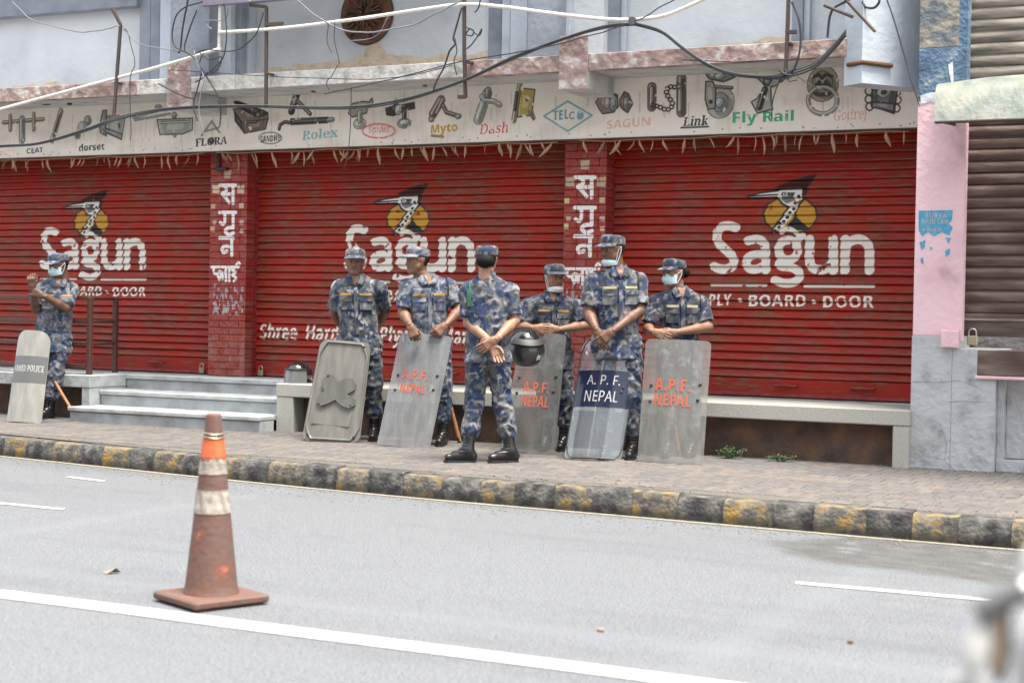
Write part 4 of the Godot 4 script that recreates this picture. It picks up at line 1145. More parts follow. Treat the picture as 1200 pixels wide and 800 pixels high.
	part("upper_channel", Shape.new().box(Vector3(cx, ytop + 0.76, zf - 0.05) - sh.position, Vector3(0.075, 1.5, 0.10), 0.006).mesh(), mats.blue_paint, sh)
	part("channel_foot", Shape.new().box(Vector3(cx - 0.04, on_z(1116, 397, zf).y, zf + 0.03) - sh.position, Vector3(0.13, 0.13, 0.05), 0.006).mesh(), mats.pink_paint, sh)
	# padlock
	padlock(on_z(1140, 399, zs + 0.04), 1.25, "brass padlock on the brown shutter's lock strip")
	# steel tray below
	var ta := on_z(1146, 410, 0.99)
	var tb := on_z(1146, 440, 0.99)
	var tray := thing("steel_tray", "dark brown steel box panel with pinkish lower edge under the brown shutter", "panel", Vector3(ta.x, tb.y, 0.86))
	part("panel_face", Shape.new().box(Vector3(1.0, (ta.y - tb.y) / 2, 0.06), Vector3(2.0, ta.y - tb.y, 0.14), 0.006).mesh(), mats.brown_steel, tray)
	part("lower_lip", Shape.new().box(Vector3(1.0, -0.012, 0.07), Vector3(2.02, 0.022, 0.17), 0.004).mesh(), mats.pink_paint, tray)
	# green tin awning, curved
	var aw := thing("tin_awning", "faded green curved tin awning over the brown shutter", "awning", on_z(1096, 143, 1.65))
	var rows := []
	for i in 9:
		var t := i / 8.0
		var ring := []
		var a0 := on_z(1095, 143, 1.65) - aw.position
		var a1 := on_z(1112, 103, 1.0) - aw.position
		for j in 10:
			var x := j * 0.3
			var q := a0.lerp(a1, t) + Vector3(0, 0.14 * sin(PI * pow(t, 0.75)) + 0.012 * sin(x * 9.0) * t, 0.06 * sin(PI * t))
			q += Vector3(x - (0.05 * t if j == 0 else 0.0), 0.13 * t * (1.0 - exp(-x * 1.4)) , 0)
			ring.append(q)
		rows.append(ring)
	var front := Shape.new().skin(rows, false, false, false, true)
	for i in rows.size():
		for j in rows[i].size(): rows[i][j] += Vector3(0, -0.008, -0.004)
	front.skin(rows, false, false, false, false)
	part("sheet", front.mesh(), mats.awning, aw)
	part("frame_bar", Shape.new().tube([Vector3(0.0, 0.0, -0.01), Vector3(2.7, 0.0, -0.01)], 0.012).mesh(), mats.iron, aw)
	part("bracket_bar", Shape.new().tube([Vector3(0.06, 0.0, -0.02), on_z(1119, 146, 0.99) - aw.position], 0.011).mesh(), mats.iron, aw)

func padlock(at: Vector3, k: float, label: String) -> void:
	var o := thing("padlock", label, "padlock", at)
	part("body", Shape.new().box(Vector3(0, 0, 0), Vector3(0.062, 0.058, 0.024) * k, 0.006).mesh(), mats.brass, o)
	var arc := []
	for i in 11: arc.append(Vector3(cos(PI * i / 10) * 0.022, 0.025 + (0.02 if i in [0, 10] else 0.022) + sin(PI * i / 10) * 0.024, 0) * k)
	arc.push_front(Vector3(0.022, 0.02, 0) * k); arc.push_back(Vector3(-0.022, 0.02, 0) * k)
	part("shackle", Shape.new().tube(arc, 0.0055 * k, -1, 7).mesh(), mats.steel, o)

# ---------- steps and ledge ----------
func build_ledge() -> void:
	var zl := 1.07
	var lw := on_z(105, 440, zl).x        # right end of the left ledge
	var top := 0.635
	var left := thing("shop_ledge", "grey concrete ledge left of the steps, under the railing", "ledge", Vector3(lw, 0.2, zl))
	var B := func(o: Node3D, called: String, a: Vector3, b: Vector3, m: Material, bevel := 0.008) -> MeshInstance3D:
		return part(called, Shape.new().box((a + b) / 2 - o.position, (b - a).abs(), bevel).mesh(), m, o)
	B.call(left, "slab", Vector3(-15.5, 0.51, -0.18), Vector3(lw, top - 0.003, zl), mats.step)
	B.call(left, "end_block", Vector3(lw - 0.11, 0.1, 0.1), Vector3(lw - 0.003, 0.509, zl - 0.006), mats.step)
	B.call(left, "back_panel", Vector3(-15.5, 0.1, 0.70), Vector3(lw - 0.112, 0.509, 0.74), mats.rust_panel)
	# steps
	var rw := on_z(323, 455, zl).x
	var st := thing("steps", "three whitewashed concrete steps in front of the brick pillar", "steps", Vector3(lw, 0.2, 1.3))
	B.call(st, "top_tread", Vector3(lw + 0.002, 0.585, -0.18), Vector3(rw - 0.002, 0.632, 0.56), mats.step)
	B.call(st, "riser", Vector3(lw + 0.002, 0.1, -0.18), Vector3(rw - 0.002, 0.584, 0.535), mats.step)
	B.call(st, "middle_tread", Vector3(lw + 0.002, 0.445, 0.537), Vector3(rw - 0.002, 0.488, 0.94), mats.step)
	B.call(st, "riser", Vector3(lw + 0.002, 0.1, 0.537), Vector3(rw - 0.002, 0.444, 0.915), mats.step)
	B.call(st, "bottom_tread", Vector3(lw - 0.06, 0.30, 1.078), Vector3(rw - 0.004, 0.342, 1.32), mats.step)
	B.call(st, "bottom_tread_back", Vector3(lw + 0.002, 0.30, 0.917), Vector3(rw - 0.002, 0.342, 1.076), mats.step, 0.0)
	B.call(st, "riser", Vector3(lw - 0.05, 0.1, 1.078), Vector3(rw - 0.006, 0.299, 1.295), mats.step)
	# bench ledge on the right
	var re := on_z(1066, 485, zl).x
	var be := thing("bench_ledge", "speckled terrazzo ledge like a bench, behind the shields", "ledge", Vector3(rw, 0.2, zl))
	B.call(be, "slab", Vector3(rw, 0.515, 0.35), Vector3(re, top, zl), mats.terrazzo)
	B.call(be, "floor_slab", Vector3(rw, 0.515, -0.18), Vector3(re + 0.3, top - 0.002, 0.348), mats.step)
	var lx := on_z(343, 470, zl).x
	B.call(be, "leg", Vector3(rw + 0.002, 0.1, 0.4), Vector3(lx, 0.514, zl - 0.004), mats.terrazzo)
	B.call(be, "leg", Vector3(on_z(1046, 510, zl).x, 0.1, 0.4), Vector3(re - 0.004, 0.514, zl - 0.004), mats.terrazzo)
	B.call(be, "leg", Vector3(on_z(640, 490, zl).x, 0.1, 0.4), Vector3(on_z(662, 490, zl).x, 0.514, zl - 0.004), mats.terrazzo)
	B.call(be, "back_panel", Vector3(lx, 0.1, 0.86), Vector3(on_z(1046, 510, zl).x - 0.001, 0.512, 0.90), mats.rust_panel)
	# the railing on the left ledge
	var a := on_z(104, 436, 0.95)
	var b := on_z(134, 437, 0.35)
	a.y = top - 0.003; b.y = a.y
	var rl := thing("hand_railing", "rusty red iron railing on the ledge behind the lone officer", "railing", a)
	var h := on_z(106, 348, 0.95).y - a.y
	part("post", Shape.new().box(Vector3(0, h / 2, 0), Vector3(0.05, h, 0.05), 0.006).mesh(), mats.rail, rl)
	part("post", Shape.new().box(b - a + Vector3(0, h / 2, 0), Vector3(0.05, h, 0.05), 0.006).mesh(), mats.rail, rl)
	part("post", Shape.new().box(Vector3(-2.4, h / 2, 0), Vector3(0.05, h, 0.05), 0.006).mesh(), mats.rail, rl)
	for t in [1.0, 0.70, 0.41, 0.12]:
		part("rail", Shape.new().box(Vector3(-2.0, h * t - 0.012, 0), Vector3(3.93, 0.042, 0.042), 0.004).mesh(), mats.rail, rl)
		if t > 0.3: part("rail", Shape.new().tube([Vector3(0.0, h * t - 0.012, -0.03), b - a + Vector3(0, h * t - 0.012, 0.03)], 0.018, -1, 6).mesh(), mats.rail, rl)
	padlock(on_z(236, 434, 0.06), 1.0, "old padlock at the foot of the shutter left of the stepped pillar")
	padlock(on_z(305, 437, 0.06), 1.0, "old padlock at the foot of the shutter right of the stepped pillar")
	# black hinge bracket high on the first pillar
	var hp := on_z(256, 186, 0.205)
	var hb := thing("iron_bracket", "black iron bracket near the top of the pillar by the steps", "bracket", hp)
	part("plate", Shape.new().box(Vector3(0, -0.02, 0.008), Vector3(0.04, 0.15, 0.014), 0.003).mesh(), mats.black_rubber, hb)
	part("foot", Shape.new().box(Vector3(0.05, -0.105, 0.02), Vector3(0.13, 0.035, 0.035), 0.005).mesh(), mats.black_rubber, hb)

# ---------- pipes, wires and hangings ----------
func px_path(list: Array, z: float, sag := true) -> Array:
	var pts := []
	for k in range(0, list.size(), 2): pts.append(on_z(list[k], list[k + 1], z))
	if not sag: return pts
	var out := []
	for k in pts.size() - 1:
		for s in 5: out.append(pts[k].cubic_interpolate(pts[k + 1], pts[maxi(k - 1, 0)], pts[mini(k + 2, pts.size() - 1)], s / 5.0))
	out.append(pts[pts.size() - 1])
	return out
func wire(list: Array, z: float, r: float, m: Material, label: String, called := "loose_wire", group := "loose wires on the shop front", category := "wire") -> void:
	var pts := px_path(list, z)
	for i in range(1, pts.size() - 1): pts[i] += Vector3(0, 0, noise_a.get_noise_2d(pts[i].x * 3.0, list[1]) * 0.05)
	var o: Vector3 = pts[0]
	var loc := []
	for p in pts: loc.append(p - o)
	solo(called, Shape.new().tube(loc, r, r, 6).mesh(), m, o, label, category, group)
func build_overhead() -> void:
	var z := 1.0
	# white plastic pipe that sags across the front
	var pipe := thing("plastic_pipe", "white plastic pipe running across the upper shop front", "pipe", on_z(256, 58, z))
	var runs := [[-60, 146, 0, 128, 100, 101, 190, 77, 254, 58], [256.5, 58, 257, 36, 258.5, -30], [258, 38, 330, 33, 420, 22, 500, 10, 545, 5, 590, 8, 650, 16, 720, 23, 770, 20, 805, 8, 850, -14]]
	for r in runs:
		var pts := px_path(r, z + (0.02 if r[0] == 258 else 0.0))
		for i in pts.size(): pts[i] -= pipe.position
		part("run", Shape.new().tube(pts, 0.0165, -1, 8).mesh(), mats.pvc, pipe)
	for q in [[256, 58], [258, 38]]: part("joint", sphere(on_z(q[0], q[1], z + 0.004) - pipe.position, Vector3.ONE * 0.026, 10, 6).mesh(), mats.pvc, pipe)
	# the thick black cable bundle
	var main := [-40, 176, 0, 171, 45, 168, 100, 152, 140, 138, 200, 127, 290, 124, 400, 126, 470, 117, 540, 95, 600, 68, 660, 45, 710, 31, 745, 28]
	var cable := thing("cable_bundle", "thick grey cable bundle sagging across the shop sign", "cable", on_z(0, 171, z + 0.03))
	for k in 3:
		var off := [0.0, 1.6, -1.2][k] as float
		var list := []
		for i in range(0, main.size(), 2): list += [main[i], main[i + 1] + off + noise_a.get_noise_2d(main[i] * 0.02, k * 9.0) * 1.6]
		var pts := px_path(list, z + 0.03 + 0.012 * k)
		for i in pts.size(): pts[i] -= cable.position
		part("strand", Shape.new().tube(pts, 0.0072, -1, 6).mesh(), mats.cable, cable)
	var tail := [745, 28, 775, 37, 800, 56, 830, 76, 862, 87, 900, 90, 928, 86, 955, 76, 975, 58, 992, 38]
	for k in 3:
		var list := []
		for i in range(0, tail.size(), 2): list += [tail[i], tail[i + 1] + [0.0, 1.5, -1.3][k] * (1.0 if i < 12 else 2.2)]
		var pts := px_path(list, z + 0.03 + 0.012 * k)
		for i in pts.size(): pts[i] -= cable.position
		part("strand", Shape.new().tube(pts, 0.0065 if k else 0.008, -1, 6).mesh(), mats.cable if k != 1 else mats.black_wire, cable)
	part("clamp", Shape.new().box(on_z(741, 25, z + 0.05) - cable.position, Vector3(0.05, 0.07, 0.05), 0.006).mesh(), mats.cable, cable)
	for k in 9:
		var c := on_z(920 + rng.randf() * 8, 84 + rng.randf() * 8, z + 0.05) - cable.position
		part("knot", Shape.new().tube([c + Vector3(-0.05, rng.randf_range(-0.05, 0.05), 0), c + Vector3(0, rng.randf_range(-0.04, 0.04), 0.03), c + Vector3(0.05, rng.randf_range(-0.05, 0.05), 0)], 0.007, -1, 5).mesh(), mats.black_wire, cable)
	# loose wires
	var bw: Material = mats.black_wire
	var pw: Material = mats.pale_wire
	var ws := [
		[[140, 30, 110, 36, 90, 37, 60, 30, 35, 22, 14, 2], 0.006, pw, "thin pale wire drooping from the first iron hanger to the window band"],
		[[144, 34, 160, 50, 190, 57, 215, 60], 0.005, pw, "thin pale wire between the first iron hanger and the wire tangle"],
		[[145, 33, 152, 55, 156, 75, 150, 95, 152, 165], 0.004, bw, "hair thin dark wire hanging down over the sign left end"],
		[[222, -5, 214, 30, 209, 62], 0.009, bw, "straight black wire dropping into the tangle"],
		[[237, 2, 210, 12, 201, 35, 204, 54, 222, 64, 236, 80, 232, 100, 226, 122, 231, 142], 0.007, bw, "black wire looping from the purple signboard through the tangle"],
		[[230, 12, 220, 40, 216, 58, 226, 66, 240, 88, 252, 108, 256, 128, 255, 150], 0.007, bw, "black wire hanging through the tangle down over the sign"],
		[[262, 4, 266, 40, 262, 64, 250, 78, 240, 88, 228, 96], 0.006, bw, "black wire curving beside the white pipe elbow"],
		[[268, 8, 262, 22, 244, 24, 240, 28, 248, 34], 0.005, pw, "pale curl of wire beside the pipe tee"],
		[[308, 14, 300, 40, 285, 55, 262, 60, 240, 58, 226, 64], 0.006, bw, "dark wire from the second iron hanger into the tangle"],
		[[234, 62, 246, 70, 258, 66, 254, 80, 242, 86, 234, 76, 238, 62], 0.006, bw, "black loop of wire in the tangle above the beam"],
		[[228, 60, 232, 74, 240, 92, 236, 110, 234, 130, 240, 160], 0.005, pw, "pale wire running down through the tangle to the sign"],
		[[185, 98, 200, 106, 212, 112, 226, 116], 0.007, bw, "short black wire end across the first beam"],
		[[345, -4, 370, 18, 398, 34, 430, 38, 470, 32, 500, 22, 544, -2], 0.007, pw, "grey wire drooping across the round vent"],
		[[455, 20, 440, 42, 410, 48], 0.004, pw, "pale wire end below the round vent"],
		[[392, 26, 391, 46, 396, 64, 398, 75], 0.004, bw, "thin wire down the wall beside the round vent"],
		[[384, 28, 382, 48, 388, 62], 0.004, bw, "thin curl of wire on the wall left of the round vent"],
		[[543, 8, 536, 30, 532, 45, 534, 52, 526, 62, 518, 85, 508, 107], 0.008, bw, "twisted black wire from the third iron hanger down to the cable bundle"],
		[[533, 45, 535, 60, 532, 72, 535, 88], 0.005, bw, "short black wire dangling beside the third iron hanger"],
		[[546, 32, 556, 36, 554, 42, 546, 40, 552, 34, 562, 42, 566, 34, 560, 44, 554, 52, 547, 57], 0.006, bw, "snarl of black wire right of the third iron hanger"],
		[[563, -4, 560, 8, 556, 14], 0.006, bw, "black wire end at the top of the third iron hanger"],
		[[380, 110, 460, 92, 540, 72, 640, 55, 740, 26, 785, 2, 800, -6], 0.005, bw, "taut thin black wire rising across the ledge to the upper wall"],
		[[200, 82, 330, 90, 450, 92, 530, 76], 0.004, bw, "thin black wire along the whitewashed ledge"],
		[[928, 2, 937, 24, 939, 48, 936, 68, 930, 82], 0.009, bw, "black wire arcing from the fourth iron hanger to the knot"],
		[[970, 44, 973, 20, 980, 8, 996, 0, 1006, -6], 0.010, bw, "black wire looping up beside the cross wall"],
		[[930, 86, 948, 98, 960, 104, 968, 108], 0.004, bw, "thin stiff wire over the painted door knocker"],
		[[914, 92, 908, 110, 905, 125, 905, 140], 0.006, bw, "black wire hanging from the knot over the green lettering"],
		[[800, 70, 860, 72, 920, 70, 940, 70], 0.005, bw, "thin black wire just under the pink ledge"],
		[[1011, 2, 1015, 8, 1025, 9, 1031, 2, 1030, -6], 0.010, bw, "thick black wire loop at the top of the cross wall"],
		[[1038, -4, 1050, 30, 1064, 80, 1078, 124], 0.006, bw, "thin dark wire slanting down the cross wall to the pink pillar"],
		[[386, 105, 384, 96, 390, 88, 396, 76], 0.004, bw, "wire from the tube light up to the ledge"],
		[[412, 102, 411, 140, 409, 170, 404, 196], 0.004, bw, "thin wire hanging from the tube light past the sign's lower edge"],
	]
	for w in ws: wire(w[0], z + 0.04 + rng.randf() * 0.05, w[1], w[2], w[3])
	var rod := thing("iron_rod", "dark iron rod sticking out of the cross wall top", "rod", on_z(966, 6, 1.15))
	part("rod", Shape.new().tube([Vector3.ZERO, on_z(1000, 20, 1.15) - rod.position], 0.012).mesh(), mats.iron, rod)
	var rod2 := thing("iron_rod", "dark iron rod slanting down across the cross wall", "rod", on_z(990, -2, 1.16))
	part("rod", Shape.new().tube([Vector3.ZERO, on_z(1026, 37, 1.16) - rod2.position], 0.012).mesh(), mats.iron, rod2)
	# iron hangers left from an old awning
	var hang := [["rusty bent iron hanger with its foot by the painted lock at the sign's left", [131, 10, 141, 29, 133, 136], [126, 137, 140, 136]], ["iron hanger bar below the purple signboard", [292, 6, 312, 8, 311.5, 126], [312, 27, 331, 29]], ["iron hanger bar right of the round vent", [544, -20, 544, 60, 545.5, 114], [537, 113, 546, 114]], ["brown iron hanger bar above the green lettering", [925, -20, 923, 40, 921, 88], [921, 37, 934, 38]]]
	for q in hang:
		var base := on_z(q[1][q[1].size() - 2], q[1][q[1].size() - 1], z + 0.01)
		var hg := thing("iron_hanger", q[0], "bracket", base, "iron hangers along the ledge")
		var pts := px_path(q[1], z + 0.01, false)
		for k in pts.size() - 1:
			var a: Vector3 = pts[k]
			var b: Vector3 = pts[k + 1]
			var dir := (b - a).normalized()
			var bs := Basis(dir.cross(Vector3.BACK).normalized(), dir, Vector3.BACK)
			part("bar", Shape.new().box((a + b) / 2 - base, Vector3(0.028, a.distance_to(b), 0.028), 0.003, bs).mesh(), mats.iron, hg)
		var f0 := on_z(q[2][0], q[2][1], z + 0.01)
		var f1 := on_z(q[2][2], q[2][3], z + 0.01)
		part("foot", Shape.new().box((f0 + f1) / 2 - base, Vector3(f0.distance_to(f1), 0.03, 0.03), 0.003).mesh(), mats.iron, hg)
		# the stay that fixes it to the ledge
		var s0 := Vector3(base.x + 0.02, 3.44, z + 0.0)
		part("stay", Shape.new().box(s0 + Vector3(0.0, 0, -0.2) - base, Vector3(0.03, 0.02, 0.45), 0.003).mesh(), mats.iron, hg)
	# short fixings left over on the soffit
	for q in [[54, 123, 10, "wide rusty iron stub under the ledge between painted bolt and slanted handle"], [81, 123, 6, "rusty iron stub under the ledge just right of the slanted painted handle"], [10, 122, 8, "rusty iron stub under the ledge over the painted door bolt"], [98, 119, 4, "thin iron stub under the ledge over the painted round knobs"], [111, 119, 6, "iron stub under the ledge over the painted box lock"]]:
		var c := on_z(q[0], q[1], 0.6)
		solo("iron_stub", Shape.new().box(Vector3(0, (3.335 - c.y) / 2, 0), Vector3(q[2] * 0.008, 3.335 - c.y, 0.03), 0.003).mesh(), mats.iron, c, q[3], "bracket", "iron stubs under the ledge")
	# purple signboard, its foot in view
	var s0 := on_z(238, 8, 1.02)
	var s1 := on_z(505, -9, 1.02)
	var sb := thing("signboard", "purple grey signboard hung high over the wire tangle", "sign", s0)
	part("board", Shape.new().box(Vector3((s1.x - s0.x) / 2, 0.55, 0.0), Vector3(s1.x - s0.x, 1.1, 0.05), 0.006).mesh(), mats.sign_purple, sb)
	var ta := on_z(287, 1.5, 1.05) - s0
	part("lettering", text_shape("TEM", "Droid Sans", 700, func(q): return ta + Vector3(0.115 * q.x, 0.10 * q.y, 0)).mesh(), mats.white_paint, sb)
	# dry leaf garlands under the sign's edge
	var spans := [["dry leaf garland strung above the far shutter", -14.0, -9.75], ["dry leaf garland strung above the middle shutter", -9.6, -5.95], ["dry leaf garland strung above the shutter by the pink pillar", -5.75, -2.9]]
	var leaf_shapes := []
	for k in 6:
		var L := rng.randf_range(0.095, 0.15)
		var wd := rng.randf_range(0.011, 0.019)
		var rows := []
		for i in 6:
			var t := i / 5.0
			var wv := wd * sin(PI * clampf(t * 0.92 + 0.06, 0.0, 1.0)) + 0.001
			var bend := 0.035 * t * t * (1 if k % 2 else -1)
			var curl := 0.02 * sin(t * 2.6 + k)
			rows.append([Vector3(bend - wv, -t * L, curl), Vector3(bend, -t * L, curl + wv * 0.7), Vector3(bend + wv, -t * L, curl), Vector3(bend, -t * L, curl + wv * 0.4)])
		leaf_shapes.append(Shape.new().skin(rows, true).mesh())
	for g in spans:
		var o := Vector3(g[1], 2.825, 0.40)
		var ga := thing("leaf_garland", g[0], "garland", o, "dry leaf garlands")
		var pts := []
		var n := int((g[2] - g[1]) / 0.25)
		for i in n + 1: pts.append(Vector3((g[2] - g[1]) * i / n, -0.012 - 0.018 * absf(sin(i * 1.3)), 0.0))
		part("string", Shape.new().tube(pts, 0.004, -1, 5).mesh(), mats.string, ga)
		var x := 0.06
		while x < g[2] - g[1]:
			var i := mini(int(x / 0.25), n - 1)
			var y: float = lerpf(pts[i].y, pts[i + 1].y, clampf(x / 0.25 - i, 0.0, 1.0))
			part("leaf", leaf_shapes[rng.randi() % 6], mats.dry_leaf if rng.randf() < 0.7 else mats.dry_leaf2, ga, Vector3(x, y, rng.randf_range(-0.004, 0.004)), Basis(Vector3.BACK, rng.randf_range(-0.45, 0.4)) * Basis(Vector3.UP, rng.randf_range(-1.2, 1.2)) * Basis().scaled(Vector3.ONE * rng.randf_range(0.7, 1.25)))
			x += rng.randf_range(0.03, 0.13) if rng.randf() < 0.75 else rng.randf_range(0.15, 0.3)

# ---------- shields and other gear ----------
# a shield over four corners (bottom left, bottom right, top right, top left); bow: how far its middle stands out
func shield_grid(co: Array, bow: float, rc_top: float, rc_bot: float, thick: float, nu := 26, nv := 14) -> Shape:
	var wd: float = (co[1] - co[0]).length()
	var ht: float = (co[3] - co[0]).length()
	var nrm: Vector3 = (co[1] - co[0]).cross(co[3] - co[0]).normalized()
	if nrm.dot(EYE - co[0]) < 0.0: nrm = -nrm
	var P := func(u: float, v: float) -> Vector3:
		return (co[0].lerp(co[1], u)).lerp(co[3].lerp(co[2], u), v) + nrm * bow * (1.0 - pow(2.0 * u - 1.0, 2.0))
	var front := []
	var back := []
	for i in nu + 1:
		var u := 0.5 - 0.5 * cos(PI * i / nu)
		var ex := minf(u, 1.0 - u) * wd
		var a := 0.0
		var b := 1.0
		if ex < rc_bot: a = (rc_bot - sqrt(maxf(0.0, rc_bot * rc_bot - pow(rc_bot - ex, 2.0)))) / ht
		if ex < rc_top: b = 1.0 - (rc_top - sqrt(maxf(0.0, rc_top * rc_top - pow(rc_top - ex, 2.0)))) / ht
		var f := []
		var k := []
		for j in nv + 1:
			var p: Vector3 = P.call(u, lerpf(a, b, j / float(nv)))
			f.append(p); k.append(p - nrm * thick)
		front.append(f); back.append(k)
	var s := Shape.new()
	s.skin(front, false, false, false, true)
	s.skin(back, false, false, false, false)
	# check the winding once: front faces must look at the normal's side
	var rim := []
	var rim_b := []
	for i in nu + 1:
		rim.append(front[i][0]); rim_b.append(back[i][0])
	for j in range(1, nv + 1):
		rim.append(front[nu][j]); rim_b.append(back[nu][j])
	for i in range(nu - 1, -1, -1):
		rim.append(front[i][nv]); rim_b.append(back[i][nv])
	for j in range(nv - 1, 0, -1):
		rim.append(front[0][j]); rim_b.append(back[0][j])
	s.skin([rim, rim_b], true, false, false)
	return s
func shield_place(co: Array, bow: float, u: float, v: float, lift := 0.0) -> Vector3:
	var nrm: Vector3 = (co[1] - co[0]).cross(co[3] - co[0]).normalized()
	if nrm.dot(EYE - co[0]) < 0.0: nrm = -nrm
	return (co[0].lerp(co[1], u)).lerp(co[3].lerp(co[2], u), v) + nrm * (bow * (1.0 - pow(2.0 * u - 1.0, 2.0)) + lift)
func corners(bl: Vector2, br: Vector2, tr: Vector2, tl: Vector2, lean: float) -> Array:
	var a := on_pav(bl.x, bl.y)
	var b := on_pav(br.x, br.y)
	var da := depth_of(a)
	var db := depth_of(b)
	var m := (da + db) / 2
	da = lerpf(da, m, 0.5); db = lerpf(db, m, 0.5)
	return [at_d(bl.x, bl.y, da), at_d(br.x, br.y, db), at_d(tr.x, tr.y, db + lean), at_d(tl.x, tl.y, da + lean)]
func rivets(o: Node3D, co: Array, bow: float, list: Array) -> void:
	for q in list:
		var p := shield_place(co, bow, q[0], q[1], 0.002)
		part("rivet", sphere(p - o.position, Vector3(0.013, 0.013, 0.008), 10, 6, cam_basis).mesh(), mats.black_rubber, o)
func sub(list: Array, o: Vector3) -> Array:
	var out := []
	for p in list: out.append(p - o)
	return out
func print_on(o: Node3D, co: Array, bow: float, s: String, u0: float, u1: float, v0: float, v1: float, m: Material, weight := 700) -> void:
	part("lettering", text_shape(s, "Droid Sans", weight, func(q): return shield_place(co, bow, lerpf(u0, u1, q.x), lerpf(v0, v1, q.y), 0.0025) - o.position).mesh(), m, o)
func scuffed(base: Color, seed_: int, alpha: float, rough: float) -> StandardMaterial3D:
	var t := noise_tex(0.02, [0.0, base * 0.86, 0.4, base * 0.97, 0.6, base * 1.05, 1.0, base * 1.25], seed_, 512, 7)
	var m := tri_mat(t, 1.6, rough, bump_tex(0.02, 2.0, seed_, 256, 5), 0.15)
	m.uv1_scale = Vector3(1.3, 0.30, 1.3)
	if alpha < 1.0:
		m.transparency = BaseMaterial3D.TRANSPARENCY_ALPHA
		m.albedo_color = Color(1, 1, 1, alpha)
	return m
func build_street_things() -> void:
	var orange := mat(Color(0.42, 0.085, 0.045), 0.7)
	# the lone officer's shield
	var c0 := corners(Vector2(7, 494), Vector2(48, 496), Vector2(60, 389), Vector2(22, 387), 0.10)
	var s0 := thing("riot_shield", "rounded grey riot shield with dark band reading ARMED POLICE", "shield", (c0[0] + c0[1]) / 2, "riot shields")
	part("panel", shield_grid(sub(c0, s0.position), 0.07, 0.11, 0.015, 0.004).mesh(), scuffed(Color(0.27, 0.265, 0.245), 201, 1.0, 0.4), s0)
	part("band", band_shape(c0, 0.07, 0.43, 0.72, 0.0015, s0.position).mesh(), mat(Color(0.115, 0.12, 0.12), 0.5), s0)
	print_on(s0, c0, 0.07, "ARMED POLICE", 0.05, 0.93, 0.55, 0.62, mats.white_paint)
	# metal-grey shield with the cross boss
	var c1 := corners(Vector2(353, 516), Vector2(421, 520), Vector2(435, 402), Vector2(376, 397), 0.14)
	var s1 := thing("riot_shield", "opaque olive grey riot shield with raised cross and rim, before the officer facing us", "shield", (c1[0] + c1[1]) / 2, "riot shields")
	var m1 := scuffed(Color(0.15, 0.147, 0.133), 202, 1.0, 0.32)
	var m1b := scuffed(Color(0.10, 0.10, 0.092), 203, 1.0, 0.35)
	part("panel", shield_grid(sub(c1, s1.position), 0.02, 0.075, 0.075, 0.008).mesh(), m1, s1)
	var rimp := []
	for k in 41:
		var a := TAU * k / 40
		var ux := clampf(cos(a) * 1.25, -1, 1) * 0.46 + 0.5
		var vy := clampf(sin(a) * 1.25, -1, 1) * 0.475 + 0.5
		rimp.append(shield_place(c1, 0.02, ux, vy, 0.004) - s1.position)
	part("rim", Shape.new().tube(rimp, 0.010, -1, 8, false).mesh(), m1, s1)
	var boss := []
	for q in [[0.20, 0.60], [0.30, 0.655], [0.40, 0.645], [0.50, 0.585], [0.62, 0.62], [0.74, 0.635], [0.82, 0.58], [0.82, 0.52], [0.70, 0.475], [0.84, 0.43], [0.86, 0.37], [0.76, 0.335], [0.62, 0.36], [0.50, 0.41], [0.38, 0.37], [0.24, 0.34], [0.16, 0.38], [0.17, 0.44], [0.28, 0.49], [0.20, 0.54]]:
		boss.append(shield_place(c1, 0.02, q[0], q[1], 0.001) - s1.position)
	var nr := (shield_place(c1, 0.02, 0.5, 0.5, 1.0) - shield_place(c1, 0.02, 0.5, 0.5, 0.0))
	part("cross_boss", poly_plate(boss, nr * 0.02).mesh(), m1b, s1)
	var plate := []
	for q in [[0.12, 0.17], [0.80, 0.155], [0.82, 0.265], [0.14, 0.28]]: plate.append(shield_place(c1, 0.02, q[0], q[1], 0.0) - s1.position)
	part("lower_plate", poly_plate(plate, nr * 0.010).mesh(), m1, s1)
	rivets(s1, c1, 0.04, [[0.30, 0.64], [0.78, 0.36], [0.22, 0.36], [0.10, 0.06], [0.90, 0.06], [0.88, 0.95]])
	# three scratched clear shields with red lettering
	var clear := [
		[Vector2(441.5, 521), Vector2(503, 527), Vector2(530.5, 394.5), Vector2(469.5, 389.5), "scratched clear riot shield with red letters, gripped by the officer looking left", [0.24, 0.72, 0.59, 0.68], [0.24, 0.72, 0.475, 0.555]],
		[Vector2(586, 529), Vector2(649.5, 534), Vector2(664, 392), Vector2(611, 389), "scratched clear riot shield with red letters, black helmet hung before it", [0.26, 0.78, 0.50, 0.59], [0.26, 0.80, 0.385, 0.475]],
		[Vector2(747, 540), Vector2(824, 546), Vector2(834, 400), Vector2(757, 397), "wide scratched clear riot shield with red letters, held by the masked officer with hair bun", [0.20, 0.74, 0.58, 0.68], [0.20, 0.76, 0.46, 0.555]]]
	for i in 3:
		var q: Array = clear[i]
		var c := corners(q[0], q[1], q[2], q[3], 0.13)
		var s := thing("riot_shield", q[4], "shield", (c[0] + c[1]) / 2, "riot shields")
		part("panel", shield_grid(sub(c, s.position), 0.03, 0.035, 0.02, 0.004).mesh(), scuffed([Color(0.25, 0.26, 0.27), Color(0.19, 0.19, 0.185), Color(0.25, 0.25, 0.245)][i], 210 + i, [0.50, 0.36, 0.40][i], 0.16), s)
		print_on(s, c, 0.03, "A.P.F.", q[5][0], q[5][1], q[5][2], q[5][3], orange)
		print_on(s, c, 0.03, "NEPAL", q[6][0], q[6][1], q[6][2], q[6][3], orange)
		rivets(s, c, 0.03, [[0.14, 0.62], [0.14, 0.49], [0.88, 0.645], [0.86, 0.52]])
